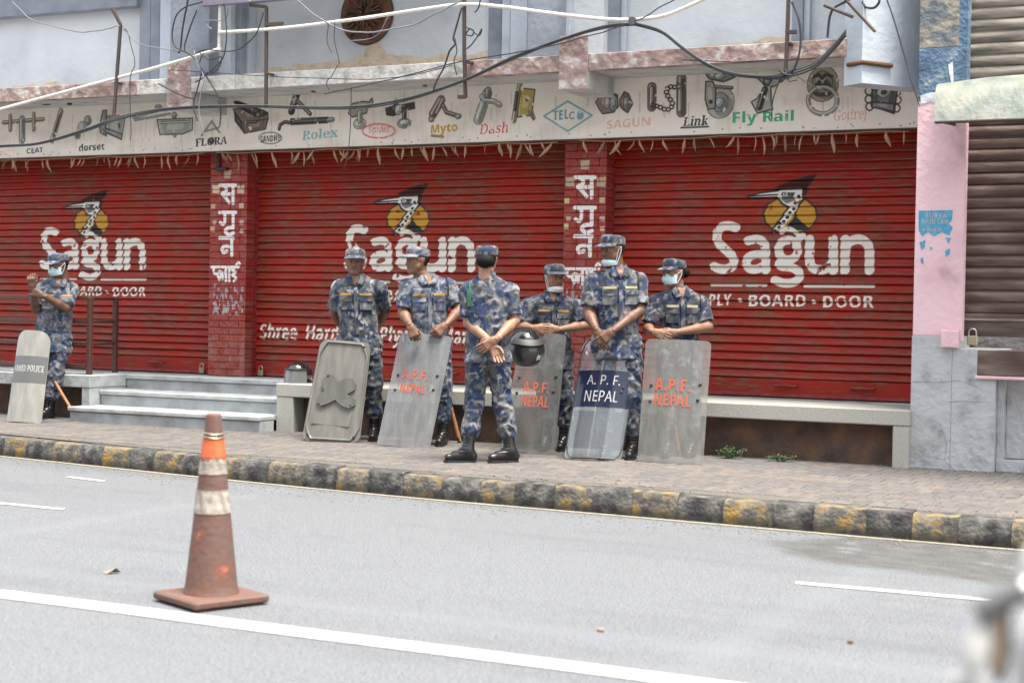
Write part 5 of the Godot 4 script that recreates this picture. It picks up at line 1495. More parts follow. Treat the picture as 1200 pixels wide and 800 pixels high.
	# the glossy curved shield with the navy band
	var c5 := corners(Vector2(661, 537), Vector2(728, 540), Vector2(751, 400), Vector2(684, 398), 0.13)
	var s5 := thing("riot_shield", "glossy curved clear riot shield with navy band and white letters", "shield", (c5[0] + c5[1]) / 2, "riot shields")
	var m5 := StandardMaterial3D.new(); m5.albedo_color = Color(0.62, 0.66, 0.70, 0.20); m5.roughness = 0.06; m5.transparency = BaseMaterial3D.TRANSPARENCY_ALPHA; m5.metallic_specular = 1.0
	part("panel", shield_grid(sub(c5, s5.position), 0.09, 0.07, 0.03, 0.004).mesh(), m5, s5)
	part("band", band_shape(c5, 0.09, 0.43, 0.735, 0.0015, s5.position).mesh(), mat(Color(0.012, 0.018, 0.045), 0.15), s5)
	print_on(s5, c5, 0.09, "A. P. F.", 0.20, 0.78, 0.615, 0.695, mats.white_paint, 400)
	print_on(s5, c5, 0.09, "NEPAL", 0.20, 0.78, 0.475, 0.565, mats.white_paint, 400)
	var edge := []
	for k in 41:
		var a := TAU * k / 40
		edge.append(shield_place(c5, 0.09, clampf(cos(a) * 1.3, -1, 1) * 0.495 + 0.5, clampf(sin(a) * 1.3, -1, 1) * 0.495 + 0.5, 0.0) - s5.position)
	part("dark_rim", Shape.new().tube(edge, 0.005, -1, 6, false).mesh(), mats.black_rubber, s5)
	rivets(s5, c5, 0.09, [[0.84, 0.60], [0.82, 0.56]])
	# wooden batons
	var wood := tri_mat(noise_tex(0.03, [0.0, Color(0.16, 0.07, 0.025), 0.5, Color(0.30, 0.14, 0.055), 1.0, Color(0.40, 0.21, 0.09)], 220), 0.4, 0.5)
	for q in [[54, 430, 0.30, 90, 487, "brown wooden baton leaning by the lone officer's boot"], [519, 440, 0.16, 539, 513, "brown wooden baton standing beside the boot of the officer looking left"], [778, 410, 0.1, 796, 541, "brown wooden baton behind the wide clear shield"]]:
		var foot := on_pav(q[3], q[4])
		if q[0] == 778: foot = on_pav(796, 535)
		else:
			foot = on_z(q[3], q[4], 1.17); foot.y = pav_y(1.17)
		var d := depth_of(foot)
		var head := at_d(q[0], q[1], d + q[2] - 0.15)
		var o := thing("wooden_baton", q[5], "baton", foot, "wooden batons")
		part("stick", Shape.new().tube([Vector3(0, 0.012, 0), (head - foot) * 0.5, head - foot], 0.017, 0.015, 10).mesh(), wood, o)
		part("tip", Shape.new().tube([Vector3(0, 0.0, 0), (head - foot).normalized() * 0.05], 0.0185, -1, 10).mesh(), mats.black_rubber, o)
	# traffic cone
	build_cone()
	# helmets
	helmet(on_z(350, 446, 0.85) * Vector3(1, 0, 1) + Vector3(0, 0.638, 0), 0.125, -0.75, false, "black riot helmet with grey visor resting on the terrazzo ledge")
	var hp := at_d(614, 404, 12.62)
	helmet(hp + Vector3(0, -0.09, 0), 0.148, 0.25, true, "shiny black riot helmet hanging in front of the clear shield")
	# litter on the road
	var leaf := Shape.new()
	var lp := on_y(129, 671, 0.0)
	leaf.out_tri(Vector3(-0.05, 0.002, 0.01), Vector3(0.05, 0.004, -0.02), Vector3(0.045, 0.030, 0.012), Vector3(0, -1, 0))
	leaf.out_tri(Vector3(-0.05, 0.002, 0.01), Vector3(0.045, 0.030, 0.012), Vector3(0.02, 0.003, 0.05), Vector3(0, -1, 0))
	solo("dry_leaf", leaf.mesh(), mat(Color(0.22, 0.19, 0.13), 0.9), lp, "curled dry leaf lying on the road beside the cone", "leaf")
	for q in [[704, 740, 0.012, "small pinkish stone on the road near the white line", Color(0.24, 0.17, 0.14)], [997, 754, 0.010, "small brown stone lying on the open road", Color(0.10, 0.05, 0.03)], [495, 522, 0.012, "tiny dark pebble on the pavement", Color(0.1, 0.1, 0.1)]]:
		var p := on_y(q[0], q[1], 0.0) if q[1] > 600 else on_pav(q[0], q[1])
		var s := sphere(Vector3(0, q[2] * 0.55, 0), Vector3(q[2] * 1.5, q[2] * 0.75, q[2]), 9, 6)
		for i in s.v.size(): s.v[i] += s.n[i] * noise_a.get_noise_3dv(s.v[i] * 60.0) * q[2] * 0.4
		solo("pebble", s.mesh(), mat(q[4], 0.9), p, q[3], "stone")
	# grit along the kerb and in the gutter
	var gm := MultiMesh.new(); gm.transform_format = MultiMesh.TRANSFORM_3D
	gm.mesh = sphere(Vector3.ZERO, Vector3(0.006, 0.0035, 0.005), 6, 4).mesh()
	gm.instance_count = 1500
	for i in 1500:
		var x := rng.randf_range(-13.0, 0.0)
		var gutter := i % 3 != 0
		var z := kerb_z(x) + 0.03 + absf(rng.randfn()) * 0.22 if gutter else kerb_z(x) - 0.12 - absf(rng.randfn()) * 0.35
		var e := rng.randf_range(0.4, 1.7)
		gm.set_instance_transform(i, Transform3D(Basis(Vector3.UP, rng.randf() * TAU).scaled(Vector3.ONE * e), Vector3(x, (0.002 if gutter else pav_y(z) + 0.001), z)))
	var grit := MultiMeshInstance3D.new(); grit.name = numbered("grit"); grit.multimesh = gm; grit.material_override = mat(Color(0.16, 0.15, 0.135), 0.95)
	grit.set_meta("kind", "stuff"); add_child(grit); tag(grit, "loose grit scattered along the kerb and gutter", "grit")
	# weeds at the wall's foot
	var green := mat(Color(0.04, 0.065, 0.02), 0.8); green.backlight_enabled = true; green.backlight = Color(0.2, 0.3, 0.1)
	for q in [[842, 541, 0.10, 24], [908, 543, 0.05, 18], [1080, 700, 0.0, 0]]:
		if q[3] == 0: continue
		var p := on_pav(q[0], q[1]); p.z = 1.13; p.y = pav_y(1.13) - 0.003
		var w := thing("weed", ["leafy green weed at the ledge foot beside the wide shield", "low green weed at the ledge foot under the terrazzo slab"][0 if q[0] < 900 else 1], "plant", p)
		var stems := Shape.new()
		var leaves := Shape.new()
		for k in q[3]:
			var a := rng.randf() * TAU
			var r := rng.randf_range(0.03, 0.15)
			var tip := Vector3(cos(a) * r, rng.randf_range(0.02, q[2]), sin(a) * r * 0.35)
			stems.tube([Vector3(cos(a) * 0.02, 0, sin(a) * 0.02), tip * 0.6 + Vector3(0, 0.02, 0), tip], 0.0022, 0.001, 4)
			for e in 5:
				var c := tip * rng.randf_range(0.5, 1.0)
				var d := Vector3(rng.randf_range(-1, 1), rng.randf_range(-0.3, 0.8), rng.randf_range(-1, 1)).normalized() * rng.randf_range(0.015, 0.035)
				var sd := d.cross(Vector3(0.3, 1, 0.5)).normalized() * 0.009
				leaves.quad(c, c + d * 0.5 + sd, c + d, c + d * 0.5 - sd)
		part("stems", stems.mesh(), green, w); part("leaves", leaves.mesh(), green, w)

func band_shape(co: Array, bow: float, v0: float, v1: float, lift: float, o: Vector3) -> Shape:
	var rows := []
	for i in 25:
		var u := lerpf(0.004, 0.996, i / 24.0)
		rows.append([shield_place(co, bow, u, v0, lift) - o, shield_place(co, bow, u, v1, lift) - o])
	var s := Shape.new().skin(rows, false, false, false, true)
	return s
func build_cone() -> void:
	var base := on_y(247, 706, 0.0)
	var cone := thing("traffic_cone", "worn orange brown traffic cone with dirty white bands on the road", "cone", base)
	var H := 0.845
	var body := tri_mat(noise_tex(0.02, [0.0, Color(0.12, 0.075, 0.062), 0.35, Color(0.115, 0.066, 0.054), 0.55, Color(0.128, 0.066, 0.051), 0.76, Color(0.14, 0.062, 0.045), 0.88, Color(0.29, 0.09, 0.052), 1.0, Color(0.38, 0.11, 0.06)], 230, 512, 7), 1.3, 0.75, bump_tex(0.05, 3.0, 231), 0.3)
	var dirty := tri_mat(noise_tex(0.02, [0.0, Color(0.16, 0.13, 0.11), 0.4, Color(0.25, 0.215, 0.185), 0.6, Color(0.34, 0.305, 0.265), 1.0, Color(0.46, 0.43, 0.39)], 232, 512, 5), 0.5, 0.7)
	var bright := tri_mat(noise_tex(0.02, [0.0, Color(0.36, 0.075, 0.03), 0.4, Color(0.56, 0.11, 0.035), 1.0, Color(0.64, 0.14, 0.05)], 233), 0.5, 0.6)
	var turn := Basis(Vector3.UP, deg_to_rad(26.3 + 41.0))
	part("base_plate", Shape.new().box(Vector3(0, 0.028, 0), Vector3(0.378, 0.036, 0.378), 0.012, turn).mesh(), body, cone)
	for sx in [-1, 1]:
		for sz in [-1, 1]: part("foot_pad", Shape.new().box(turn * Vector3(sx * 0.13, 0.006, sz * 0.13), Vector3(0.07, 0.012, 0.07), 0.003, turn).mesh(), body, cone)
	var R := func(y: float) -> float: return lerpf(0.119, 0.033, clampf((y - 0.05) / (H - 0.05), 0.0, 1.0))
	part("cone_body", Shape.new().lathe([Vector2(0.126, 0.0465), Vector2(0.124, 0.056), Vector2(0.119, 0.066), Vector2(R.call(0.1), 0.1), Vector2(R.call(0.3), 0.3), Vector2(R.call(0.5), 0.5), Vector2(R.call(0.7), 0.7), Vector2(0.034, H - 0.012), Vector2(0.031, H - 0.002), Vector2(0.026, H)], 40).mesh(), body, cone)
	var sleeve := func(called: String, a: float, b: float, m: Material, wav: float) -> void:
		var rows := []
		for q in [[a, 0.0], [a, 0.0025], [b, 0.0025], [b, 0.0]]:
			var ring := []
			for k in 40:
				var ang := TAU * k / 40
				var y: float = q[0] + (wav * noise_a.get_noise_2d(cos(ang) * 3.0 + 7.0, sin(ang) * 3.0) if (q[0] == a and wav > 0.0) else 0.0)
				var r: float = R.call(y) + q[1]
				ring.append(Vector3(cos(ang) * r, y, -sin(ang) * r))
			rows.append(ring)
		part(called, Shape.new().skin(rows, true, false, false).mesh(), m, cone)
	sleeve.call("reflective_band", 0.404, 0.507, dirty, 0.0)
	sleeve.call("upper_band", 0.578, 0.655, dirty, 0.0)
	sleeve.call("orange_collar", 0.640, 0.735, bright, 0.03)
	for y in [0.742, 0.758]:
		var ring := []
		for k in 33: ring.append(Vector3(cos(TAU * k / 32) * (R.call(y) + 0.005), y + 0.004 * sin(k * 0.39), -sin(TAU * k / 32) * (R.call(y) + 0.005)))
		part("wire_ring", Shape.new().tube(ring, 0.0035, -1, 6, false).mesh(), mats.brass, cone)
	var scrape := []
	for q in [[0.30, 0.20], [0.52, 0.26], [0.60, 0.19], [0.50, 0.13]]: scrape.append(q)
func helmet(at: Vector3, r: float, yaw: float, tilt: bool, label: String) -> void:
	var o := thing("riot_helmet", label, "helmet", at, "riot helmets")
	var face := Basis(Vector3.UP, atan(FOCAL / 3840.0) + yaw)
	o.basis = face * Basis(Vector3.RIGHT, 0.25 if tilt else 0.0)
	var gloss := mat(Color(0.012, 0.012, 0.014), 0.12); gloss.clearcoat_enabled = true; gloss.clearcoat = 1.0; gloss.clearcoat_roughness = 0.05
	# shell: a dome open at the face
	var rings := []
	for i in 15:
		var t := i / 14.0
		var ring := []
		for k in 33:
			var a := TAU * k / 32
			var lat := lerpf(-0.62, PI / 2 - 0.01, t)
			ring.append(Vector3(sin(a) * cos(lat) * 0.90, sin(lat) * 0.95, cos(a) * cos(lat) * 1.08) * r + Vector3(0, r * 0.62, 0))
		rings.append(ring)
	part("shell", Shape.new().skin(rings, true, true, true, true).mesh(), gloss, o)
	# visor: a curved sheet round the front
	var vm: Material
	if tilt:
		vm = mat(Color(0.015, 0.015, 0.018), 0.06); vm.clearcoat_enabled = true; vm.clearcoat = 1.0
	else: vm = mat(Color(0.20, 0.21, 0.22), 0.25, 0.3)
	var rows := []
	for i in 9:
		var t := i / 8.0
		var ring := []
		for k in 17:
			var a := lerpf(-1.55, 1.55, k / 16.0)
			var y := lerpf(-0.30 if tilt else -0.02, 0.84 if tilt else 0.98, t)
			var rr := 1.17 * sqrt(1.0 - pow((y - 0.42) / 0.98, 2.0)) if tilt else lerpf(1.06, 0.98, t * t)
			ring.append(Vector3(sin(a) * 0.92 * rr, y, cos(a) * 1.08 * rr + 0.02) * r)
		rows.append(ring)
	var vis := Shape.new().skin(rows, false, false, false, false)
	part("visor", vis.mesh(), vm, o)
	var band := []
	for k in 17:
		var a := lerpf(-1.6, 1.6, k / 16.0)
		var br := 1.06 if tilt else 1.0
		band.append(Vector3(sin(a) * 0.92 * br, 0.84 if tilt else 0.97, cos(a) * 1.08 * br + 0.02) * r)
	part("visor_rim", Shape.new().tube(band, 0.008, -1, 6).mesh(), mats.black_rubber, o)
	if tilt:
		# upper peak shield and the small white emblem
		var pk := []
		for i in 3:
			var ring := []
			for k in 17:
				var a := lerpf(-1.0, 1.0, k / 16.0)
				var rr: float = [0.96, 1.10, 1.22][i]
				ring.append(Vector3(sin(a) * 0.92 * rr, [1.20, 1.10, 0.96][i], cos(a) * 1.08 * rr + 0.02) * r)
			pk.append(ring)
		part("peak", Shape.new().skin(pk, false, false, false, true).mesh(), mats.black_rubber, o)
		var em := Shape.new()
		for q in [[0.36, 0.24, 0.50, 0.34], [0.40, 0.36, 0.58, 0.30], [0.34, 0.16, 0.56, 0.22], [0.46, 0.40, 0.52, 0.16]]:
			var e0 := Vector3(sin(q[0]) * 0.92 * 1.17, q[1], cos(q[0]) * 1.08 * 1.17 + 0.03) * r
			var e1 := Vector3(sin(q[2]) * 0.92 * 1.17, q[3], cos(q[2]) * 1.08 * 1.17 + 0.03) * r
			em.tube([e0, e1], 0.004, -1, 5)
		part("emblem", em.mesh(), mats.white_paint, o)
	part("neck_guard", Shape.new().tube([Vector3(-0.85, 0.1, -0.3) * r, Vector3(-0.6, 0.04, -0.85) * r, Vector3(0, 0.02, -1.05) * r, Vector3(0.6, 0.04, -0.85) * r, Vector3(0.85, 0.1, -0.3) * r], 0.014, -1, 8).mesh(), mats.black_rubber, o)

# ---------- a scooter standing close by, its handlebar in the frame's corner ----------
func build_scooter() -> void:
	var g := at_d(1150, 708, 1.6)                   # outer end of the left handlebar grip
	var fwd := Vector3(-0.62, 0, -0.78).normalized()  # where the scooter points
	var side := fwd.cross(Vector3.UP).normalized()
	var base := Vector3(g.x, 0, g.z) + side * 0.42
	var sc := thing("parked_scooter", "white scooter standing close by, only its handlebar end showing", "scooter", base)
	var white := mat(Color(0.55, 0.55, 0.54), 0.4)
	var amber := mat(Color(0.42, 0.33, 0.22), 0.4)
	var hy := g.y
	var W := func(s: float, y: float, f: float) -> Vector3: return side * s + Vector3(0, y, 0) + fwd * f
	var FB := Basis(side, Vector3.UP, -fwd)
	var A := func(px: float, py: float, off: float) -> Vector3: return at_d(px, py, 1.6 + off) - base
	var u := 1.6 / FOCAL
	part("handlebar", Shape.new().tube([A.call(1150, 716, 0.0), A.call(1200, 690, 0.0), W.call(-0.1, hy + 0.01, 0.0), W.call(0.2, hy, -0.02), W.call(0.38, hy - 0.02, -0.06)], 0.011).mesh(), mats.steel, sc)
	part("grip", Shape.new().tube([A.call(1147, 719, 0.0), A.call(1172, 704, 0.0), A.call(1200, 690, 0.0)], 0.0125, -1, 12).mesh(), mats.cable, sc)
	part("grip", Shape.new().tube([W.call(0.40, hy - 0.022, -0.065), W.call(0.27, hy - 0.006, -0.036)], 0.018, -1, 12).mesh(), mats.black_rubber, sc)
	part("indicator_lens", sphere(A.call(1167, 752, 0.02), Vector3(11, 40, 12) * u, 12, 8, FB).mesh(), amber, sc)
	part("indicator_stalk", Shape.new().tube([A.call(1178, 712, 0.03), A.call(1182, 760, 0.03), A.call(1172, 800, 0.03)], 6 * u).mesh(), mats.cable, sc)
	part("knuckle_guard", sphere(A.call(1145, 758, 0.0), Vector3(17, 34, 8) * u, 14, 8, FB * Basis(Vector3.BACK, -0.2)).mesh(), white, sc)
	part("lower_trim", sphere(A.call(1136, 799, 0.02), Vector3(28, 14, 12) * u, 14, 8, FB).mesh(), white, sc)
	part("side_cowl", sphere(A.call(1222, 780, 0.06), Vector3(36, 75, 30) * u, 18, 12, FB).mesh(), white, sc)
	part("mirror_back", sphere(A.call(1216, 672, 0.02), Vector3(22, 42, 12) * u, 14, 8, FB).mesh(), white, sc)
	part("handlebar_cowl", sphere(W.call(0.0, hy - 0.05, 0.03), Vector3(0.22, 0.09, 0.10), 22, 14, FB).mesh(), white, sc)
	part("headlamp", sphere(W.call(0.0, hy - 0.05, 0.11), Vector3(0.09, 0.06, 0.05), 16, 10, FB).mesh(), mats.steel, sc)
	part("steering_column", Shape.new().tube([W.call(0.0, hy - 0.06, 0.02), W.call(0.0, 0.23, 0.26)], 0.05, 0.035, 12).mesh(), mats.black_rubber, sc)
	var ap := []
	for i in 7:
		var t := i / 6.0
		var ring := []
		for k in 13:
			var a := lerpf(-1.0, 1.0, k / 12.0)
			var wd := lerpf(0.15, 0.24, sin(t * 2.6))
			ring.append(W.call(a * wd, lerpf(hy - 0.12, 0.34, t), lerpf(0.08, 0.22, t) + 0.09 * (1.0 - a * a)))
		ap.append(ring)
	for i in range(6, -1, -1):
		var ring := []
		for q in ap[i]: ring.append(q - fwd * 0.012)
		ap.append(ring)
	part("front_apron", Shape.new().skin(ap, false, false, false).mesh(), white, sc)
	for f in [0.34, -0.92]:
		var tyre := []
		for k in 33: tyre.append(W.call(0.0, 0.215 + sin(TAU * k / 32) * 0.17, f + cos(TAU * k / 32) * 0.17))
		part("tyre", Shape.new().tube(tyre, 0.045, -1, 12, false).mesh(), mats.black_rubber, sc)
		part("rim", Shape.new().lathe([Vector2(0.13, -0.03), Vector2(0.13, 0.03), Vector2(0.04, 0.05)], 24, W.call(0.0, 0.215, f), Basis(fwd, side, fwd.cross(side))).mesh(), mats.steel, sc)
	part("floorboard", Shape.new().box(W.call(0, 0.32, -0.15), Vector3(0.36, 0.07, 0.55), 0.02, FB).mesh(), white, sc)
	part("rear_body", sphere(W.call(0, 0.52, -0.78), Vector3(0.19, 0.24, 0.50), 22, 14, FB).mesh(), white, sc)
	part("saddle", sphere(W.call(0, 0.76, -0.72), Vector3(0.15, 0.06, 0.42), 18, 10, FB).mesh(), mats.black_rubber, sc)
	part("front_mudguard", sphere(W.call(0, 0.38, 0.34), Vector3(0.075, 0.09, 0.22), 16, 10, FB).mesh(), white, sc)
	part("kick_stand", Shape.new().tube([W.call(-0.1, 0.28, -0.35), W.call(-0.2, 0.0, -0.28)], 0.012).mesh(), mats.steel, sc)

# ---------- houses added unseen across the street, only for glossy shield and helmets to mirror ----------
func build_opposite() -> void:
	var glass := mat(Color(0.03, 0.035, 0.04), 0.08)
	var rows := [
		[-26.0, -15.5, 9.5, Color(0.36, 0.33, 0.28), "cream three storey house across the street, unseen, put in for reflections"],
		[-15.0, -7.0, 11.5, Color(0.30, 0.13, 0.08), "brick red four storey house across the street, unseen, put in for reflections"],
		[-4.5, 3.5, 8.6, Color(0.42, 0.42, 0.42), "pale grey three storey house across the street, unseen, put in for reflections"],
		[4.0, 13.0, 11.0, Color(0.32, 0.22, 0.14), "tan four storey house across the street, unseen, put in for reflections"]]
	for q in rows:
		var o := thing("added_house", q[4], "added_house", Vector3((q[0] + q[1]) / 2, 0.0, 21.0), "added houses across the street, out of view")
		var w: float = q[1] - q[0]
		var m := mat(q[3], 0.9)
		part("wall", Shape.new().box(Vector3(0, q[2] / 2, 2.5), Vector3(w, q[2], 5.0), 0.01).mesh(), m, o)
		part("roof_slab", Shape.new().box(Vector3(0, q[2] + 0.1, 2.3), Vector3(w + 0.6, 0.2, 6.0), 0.01).mesh(), mats.soffit, o)
		var n := int(w / 1.9)
		for st in int(q[2] / 2.9):
			for i in n:
				var c := Vector3(-w / 2 + (i + 0.5) * w / n, 1.5 + st * 2.9, -0.03)
				var win := part("window", boxm(Vector3(1.1, 1.5, 0.06), 0.01), mats.slab_white, o, c)
				part("pane", boxm(Vector3(0.94, 1.34, 0.02), 0.0), glass, win, Vector3(0, 0, -0.03))

# ---------- people ----------
func cap_(a: Vector3, b: Vector3, ra: float, rb: float, k := 0.03, flat_b := false, n := Vector3.ZERO, s := 1.0) -> Dictionary:
	return {"t": 0, "a": a, "b": b, "ra": ra, "rb": rb, "k": k, "fb": flat_b, "n": n, "s": s}
func loft_(o: Vector3, top: Vector3, rx: Vector3, prof: Array, k := 0.03) -> Dictionary:
	var up := (top - o).normalized()
	var x := (rx - up * rx.dot(up)).normalized()
	var tw := PackedFloat32Array(); var td := PackedFloat32Array()
	for i in 33:
		var t := i / 32.0
		for j in prof.size() - 1:
			if t <= prof[j + 1][0] + 1e-6:
				var u: float = (t - prof[j][0]) / (prof[j + 1][0] - prof[j][0])
				u = u * u * (3.0 - 2.0 * u)
				tw.append(lerpf(prof[j][1], prof[j + 1][1], u)); td.append(lerpf(prof[j][2], prof[j + 1][2], u))
				break
	return {"t": 1, "a": o, "b": top, "up": up, "x": x, "z": x.cross(up), "tw": tw, "td": td, "k": k}
func field_mesh(prims: Array, cell: float) -> Shape:
	# distance field on a grid, meshed with one vertex in each cell that the surface crosses
	var lo := Vector3(1e9, 1e9, 1e9)
	var hi := -lo
	for p in prims:
		var r := 0.0
		if p.t == 0: r = maxf(p.ra, p.rb)
		else:
			for q in p.tw: r = maxf(r, q)
		lo = lo.min(p.a - Vector3.ONE * r).min(p.b - Vector3.ONE * r)
		hi = hi.max(p.a + Vector3.ONE * r).max(p.b + Vector3.ONE * r)
	lo -= Vector3.ONE * cell * 2.5; hi += Vector3.ONE * cell * 2.5
	var nx := int((hi.x - lo.x) / cell) + 2
	var ny := int((hi.y - lo.y) / cell) + 2
	var nz := int((hi.z - lo.z) / cell) + 2
	var f := PackedFloat32Array(); f.resize(nx * ny * nz); f.fill(1.0)
	for p in prims:
		var a: Vector3 = p.a
		var b: Vector3 = p.b
		var k: float = p.k
		var m := k + cell * 2.0
		var r := 0.0
		if p.t == 0: r = maxf(p.ra, p.rb)
		else:
			for q in p.tw: r = maxf(r, q)
		var l := (a.min(b) - Vector3.ONE * (r + m) - lo) / cell
		var h := (a.max(b) + Vector3.ONE * (r + m) - lo) / cell
		var x0 := maxi(0, int(l.x)); var x1 := mini(nx - 1, int(h.x) + 1)
		var y0 := maxi(0, int(l.y)); var y1 := mini(ny - 1, int(h.y) + 1)
		var z0 := maxi(0, int(l.z)); var z1 := mini(nz - 1, int(h.z) + 1)
		var ab := b - a
		var L := maxf(ab.length(), 1e-5)
		var reach := r + m
		if p.t == 0:
			var ra: float = p.ra
			var dr: float = p.rb - p.ra
			var n: Vector3 = p.n
			var s: float = p.s - 1.0
			var fb: bool = p.fb
			if s != 0.0: ab += n * (ab.dot(n) * s)
			var ab2 := maxf(ab.length_squared(), 1e-9)
			for z in range(z0, z1 + 1):
				for y in range(y0, y1 + 1):
					var i := (z * ny + y) * nx + x0
					var q := lo + Vector3(x0, y, z) * cell - a
					for x in range(x0, x1 + 1):
						var e := q
						if s != 0.0: e += n * (e.dot(n) * s)
						var t := e.dot(ab) / ab2
						var tc := clampf(t, 0.0, 1.0)
						var d := (e - ab * (t if fb and t > 1.0 else tc)).length() - (ra + dr * tc)
						if fb and t > 1.0: d = maxf(d, (t - 1.0) * L)
						if d < m:
							var g := f[i]
							var hh := k - absf(d - g)
							f[i] = minf(d, g) - (hh * hh * 0.25 / k if hh > 0.0 else 0.0)
						q.x += cell; i += 1
		else:
			var up: Vector3 = p.up
			var rx: Vector3 = p.x
			var rz: Vector3 = p.z
			var tw: PackedFloat32Array = p.tw
			var td: PackedFloat32Array = p.td
			for z in range(z0, z1 + 1):
				for y in range(y0, y1 + 1):
					var i := (z * ny + y) * nx + x0
					var q := lo + Vector3(x0, y, z) * cell - a
					for x in range(x0, x1 + 1):
						var t := q.dot(up) / L
						if t > -0.15 and t < 1.15:
							var tj := clampf(t, 0.0, 0.9999) * 32.0
							var j := int(tj)
							tj -= j
							var w := tw[j] + (tw[j + 1] - tw[j]) * tj
							var dd := td[j] + (td[j + 1] - td[j]) * tj
							var ex := q.dot(rx) / w
							var ez := q.dot(rz) / dd
							var d := (sqrt(ex * ex + ez * ez) - 1.0) * minf(w, dd)
							d = maxf(d, maxf((t - 1.0) * L, -t * L))
							if d < m:
								var g := f[i]
								var hh := k - absf(d - g)
								f[i] = minf(d, g) - (hh * hh * 0.25 / k if hh > 0.0 else 0.0)
						q.x += cell; i += 1
	var s2 := Shape.new()
	var ids := {}
	var sy := nx
	var sz := nx * ny
	var lim := cell * 1.8
	var offs := [0, 1, sy, sy + 1, sz, sz + 1, sz + sy, sz + sy + 1]
	for z in nz - 1:
		for y in ny - 1:
			var i := (z * ny + y) * nx
			for x in nx - 1:
				var f0 := f[i]
				if f0 < lim and f0 > -lim:
					var f1 := f[i + 1]; var f2 := f[i + sy]; var f3 := f[i + sy + 1]
					var f4 := f[i + sz]; var f5 := f[i + sz + 1]; var f6 := f[i + sz + sy]; var f7 := f[i + sz + sy + 1]
					var neg := int(f0 < 0.0) + int(f1 < 0.0) + int(f2 < 0.0) + int(f3 < 0.0) + int(f4 < 0.0) + int(f5 < 0.0) + int(f6 < 0.0) + int(f7 < 0.0)
					if neg > 0 and neg < 8:
						var gx := (f1 - f0 + f3 - f2 + f5 - f4 + f7 - f6) * 0.25
						var gy := (f2 - f0 + f3 - f1 + f6 - f4 + f7 - f5) * 0.25
						var gz := (f4 - f0 + f5 - f1 + f6 - f2 + f7 - f3) * 0.25
						var mid := (f0 + f1 + f2 + f3 + f4 + f5 + f6 + f7) * 0.125
						var g2 := maxf(gx * gx + gy * gy + gz * gz, 1e-12)
						var st := -mid / g2
						ids[i] = s2.v.size()
						s2.v.append(lo + (Vector3(x + 0.5 + clampf(gx * st, -0.5, 0.5), y + 0.5 + clampf(gy * st, -0.5, 0.5), z + 0.5 + clampf(gz * st, -0.5, 0.5))) * cell)
						s2.n.append(Vector3(gx, gy, gz).normalized())
				i += 1
	for i in ids:
		var inside := f[i] < 0.0
		if (f[i + 1] < 0.0) != inside: net_quad(s2, ids, i, sy, sz, inside)
		if (f[i + sy] < 0.0) != inside: net_quad(s2, ids, i, sz, 1, inside)
		if (f[i + sz] < 0.0) != inside: net_quad(s2, ids, i, 1, sy, inside)
	return s2
func net_quad(s: Shape, ids: Dictionary, i: int, u: int, w: int, inside: bool) -> void:
	var a: int = ids.get(i, -1); var b: int = ids.get(i - u, -1); var c: int = ids.get(i - u - w, -1); var d: int = ids.get(i - w, -1)
	if a < 0 or b < 0 or c < 0 or d < 0: return
	if inside: s.idx.append_array(PackedInt32Array([a, d, c, a, c, b]))
	else: s.idx.append_array(PackedInt32Array([a, b, c, a, c, d]))
func crumple(s: Shape, amp: float, sc: Vector3, off: float) -> void:   # cloth folds
	for i in s.v.size():
		var p := s.v[i] * sc + Vector3.ONE * off
		var a := 1.0 - absf(noise_c.get_noise_3dv(p)) * 2.0
		var b := noise_c.get_noise_3dv(p * 2.3 + Vector3(9, 3, 1))
		s.v[i] += s.n[i] * amp * (a * 0.75 + b * 0.4 - 0.35)
	s.n.fill(Vector3.ZERO)
	s.smooth_from(0)
func camo(p: Vector3, pal: Array, off: float) -> Color:
	var q := p + Vector3(off, off * 0.7, off * 1.3)
	var w := Vector3(noise_c.get_noise_3dv(q * 9.0), noise_c.get_noise_3dv(q * 9.0 + Vector3(31, 7, 2)), 0) * 0.045
	var a := noise_b.get_noise_3dv((q + w) * Vector3(7.0, 10.0, 7.0))
	var b := noise_b.get_noise_3dv((q + w) * Vector3(8.5, 12.5, 8.5) + Vector3(50, 20, 9))
	var c := noise_b.get_noise_3dv((q - w) * Vector3(11.5, 17.0, 11.5) + Vector3(90, 2, 70))
	if c > 0.33: return pal[3]
	if a > 0.02: return pal[1]
	if b > 0.02: return pal[2]
	return pal[0]
var head_shape: Shape
var hand_soft: Shape
var hand_grip: Shape
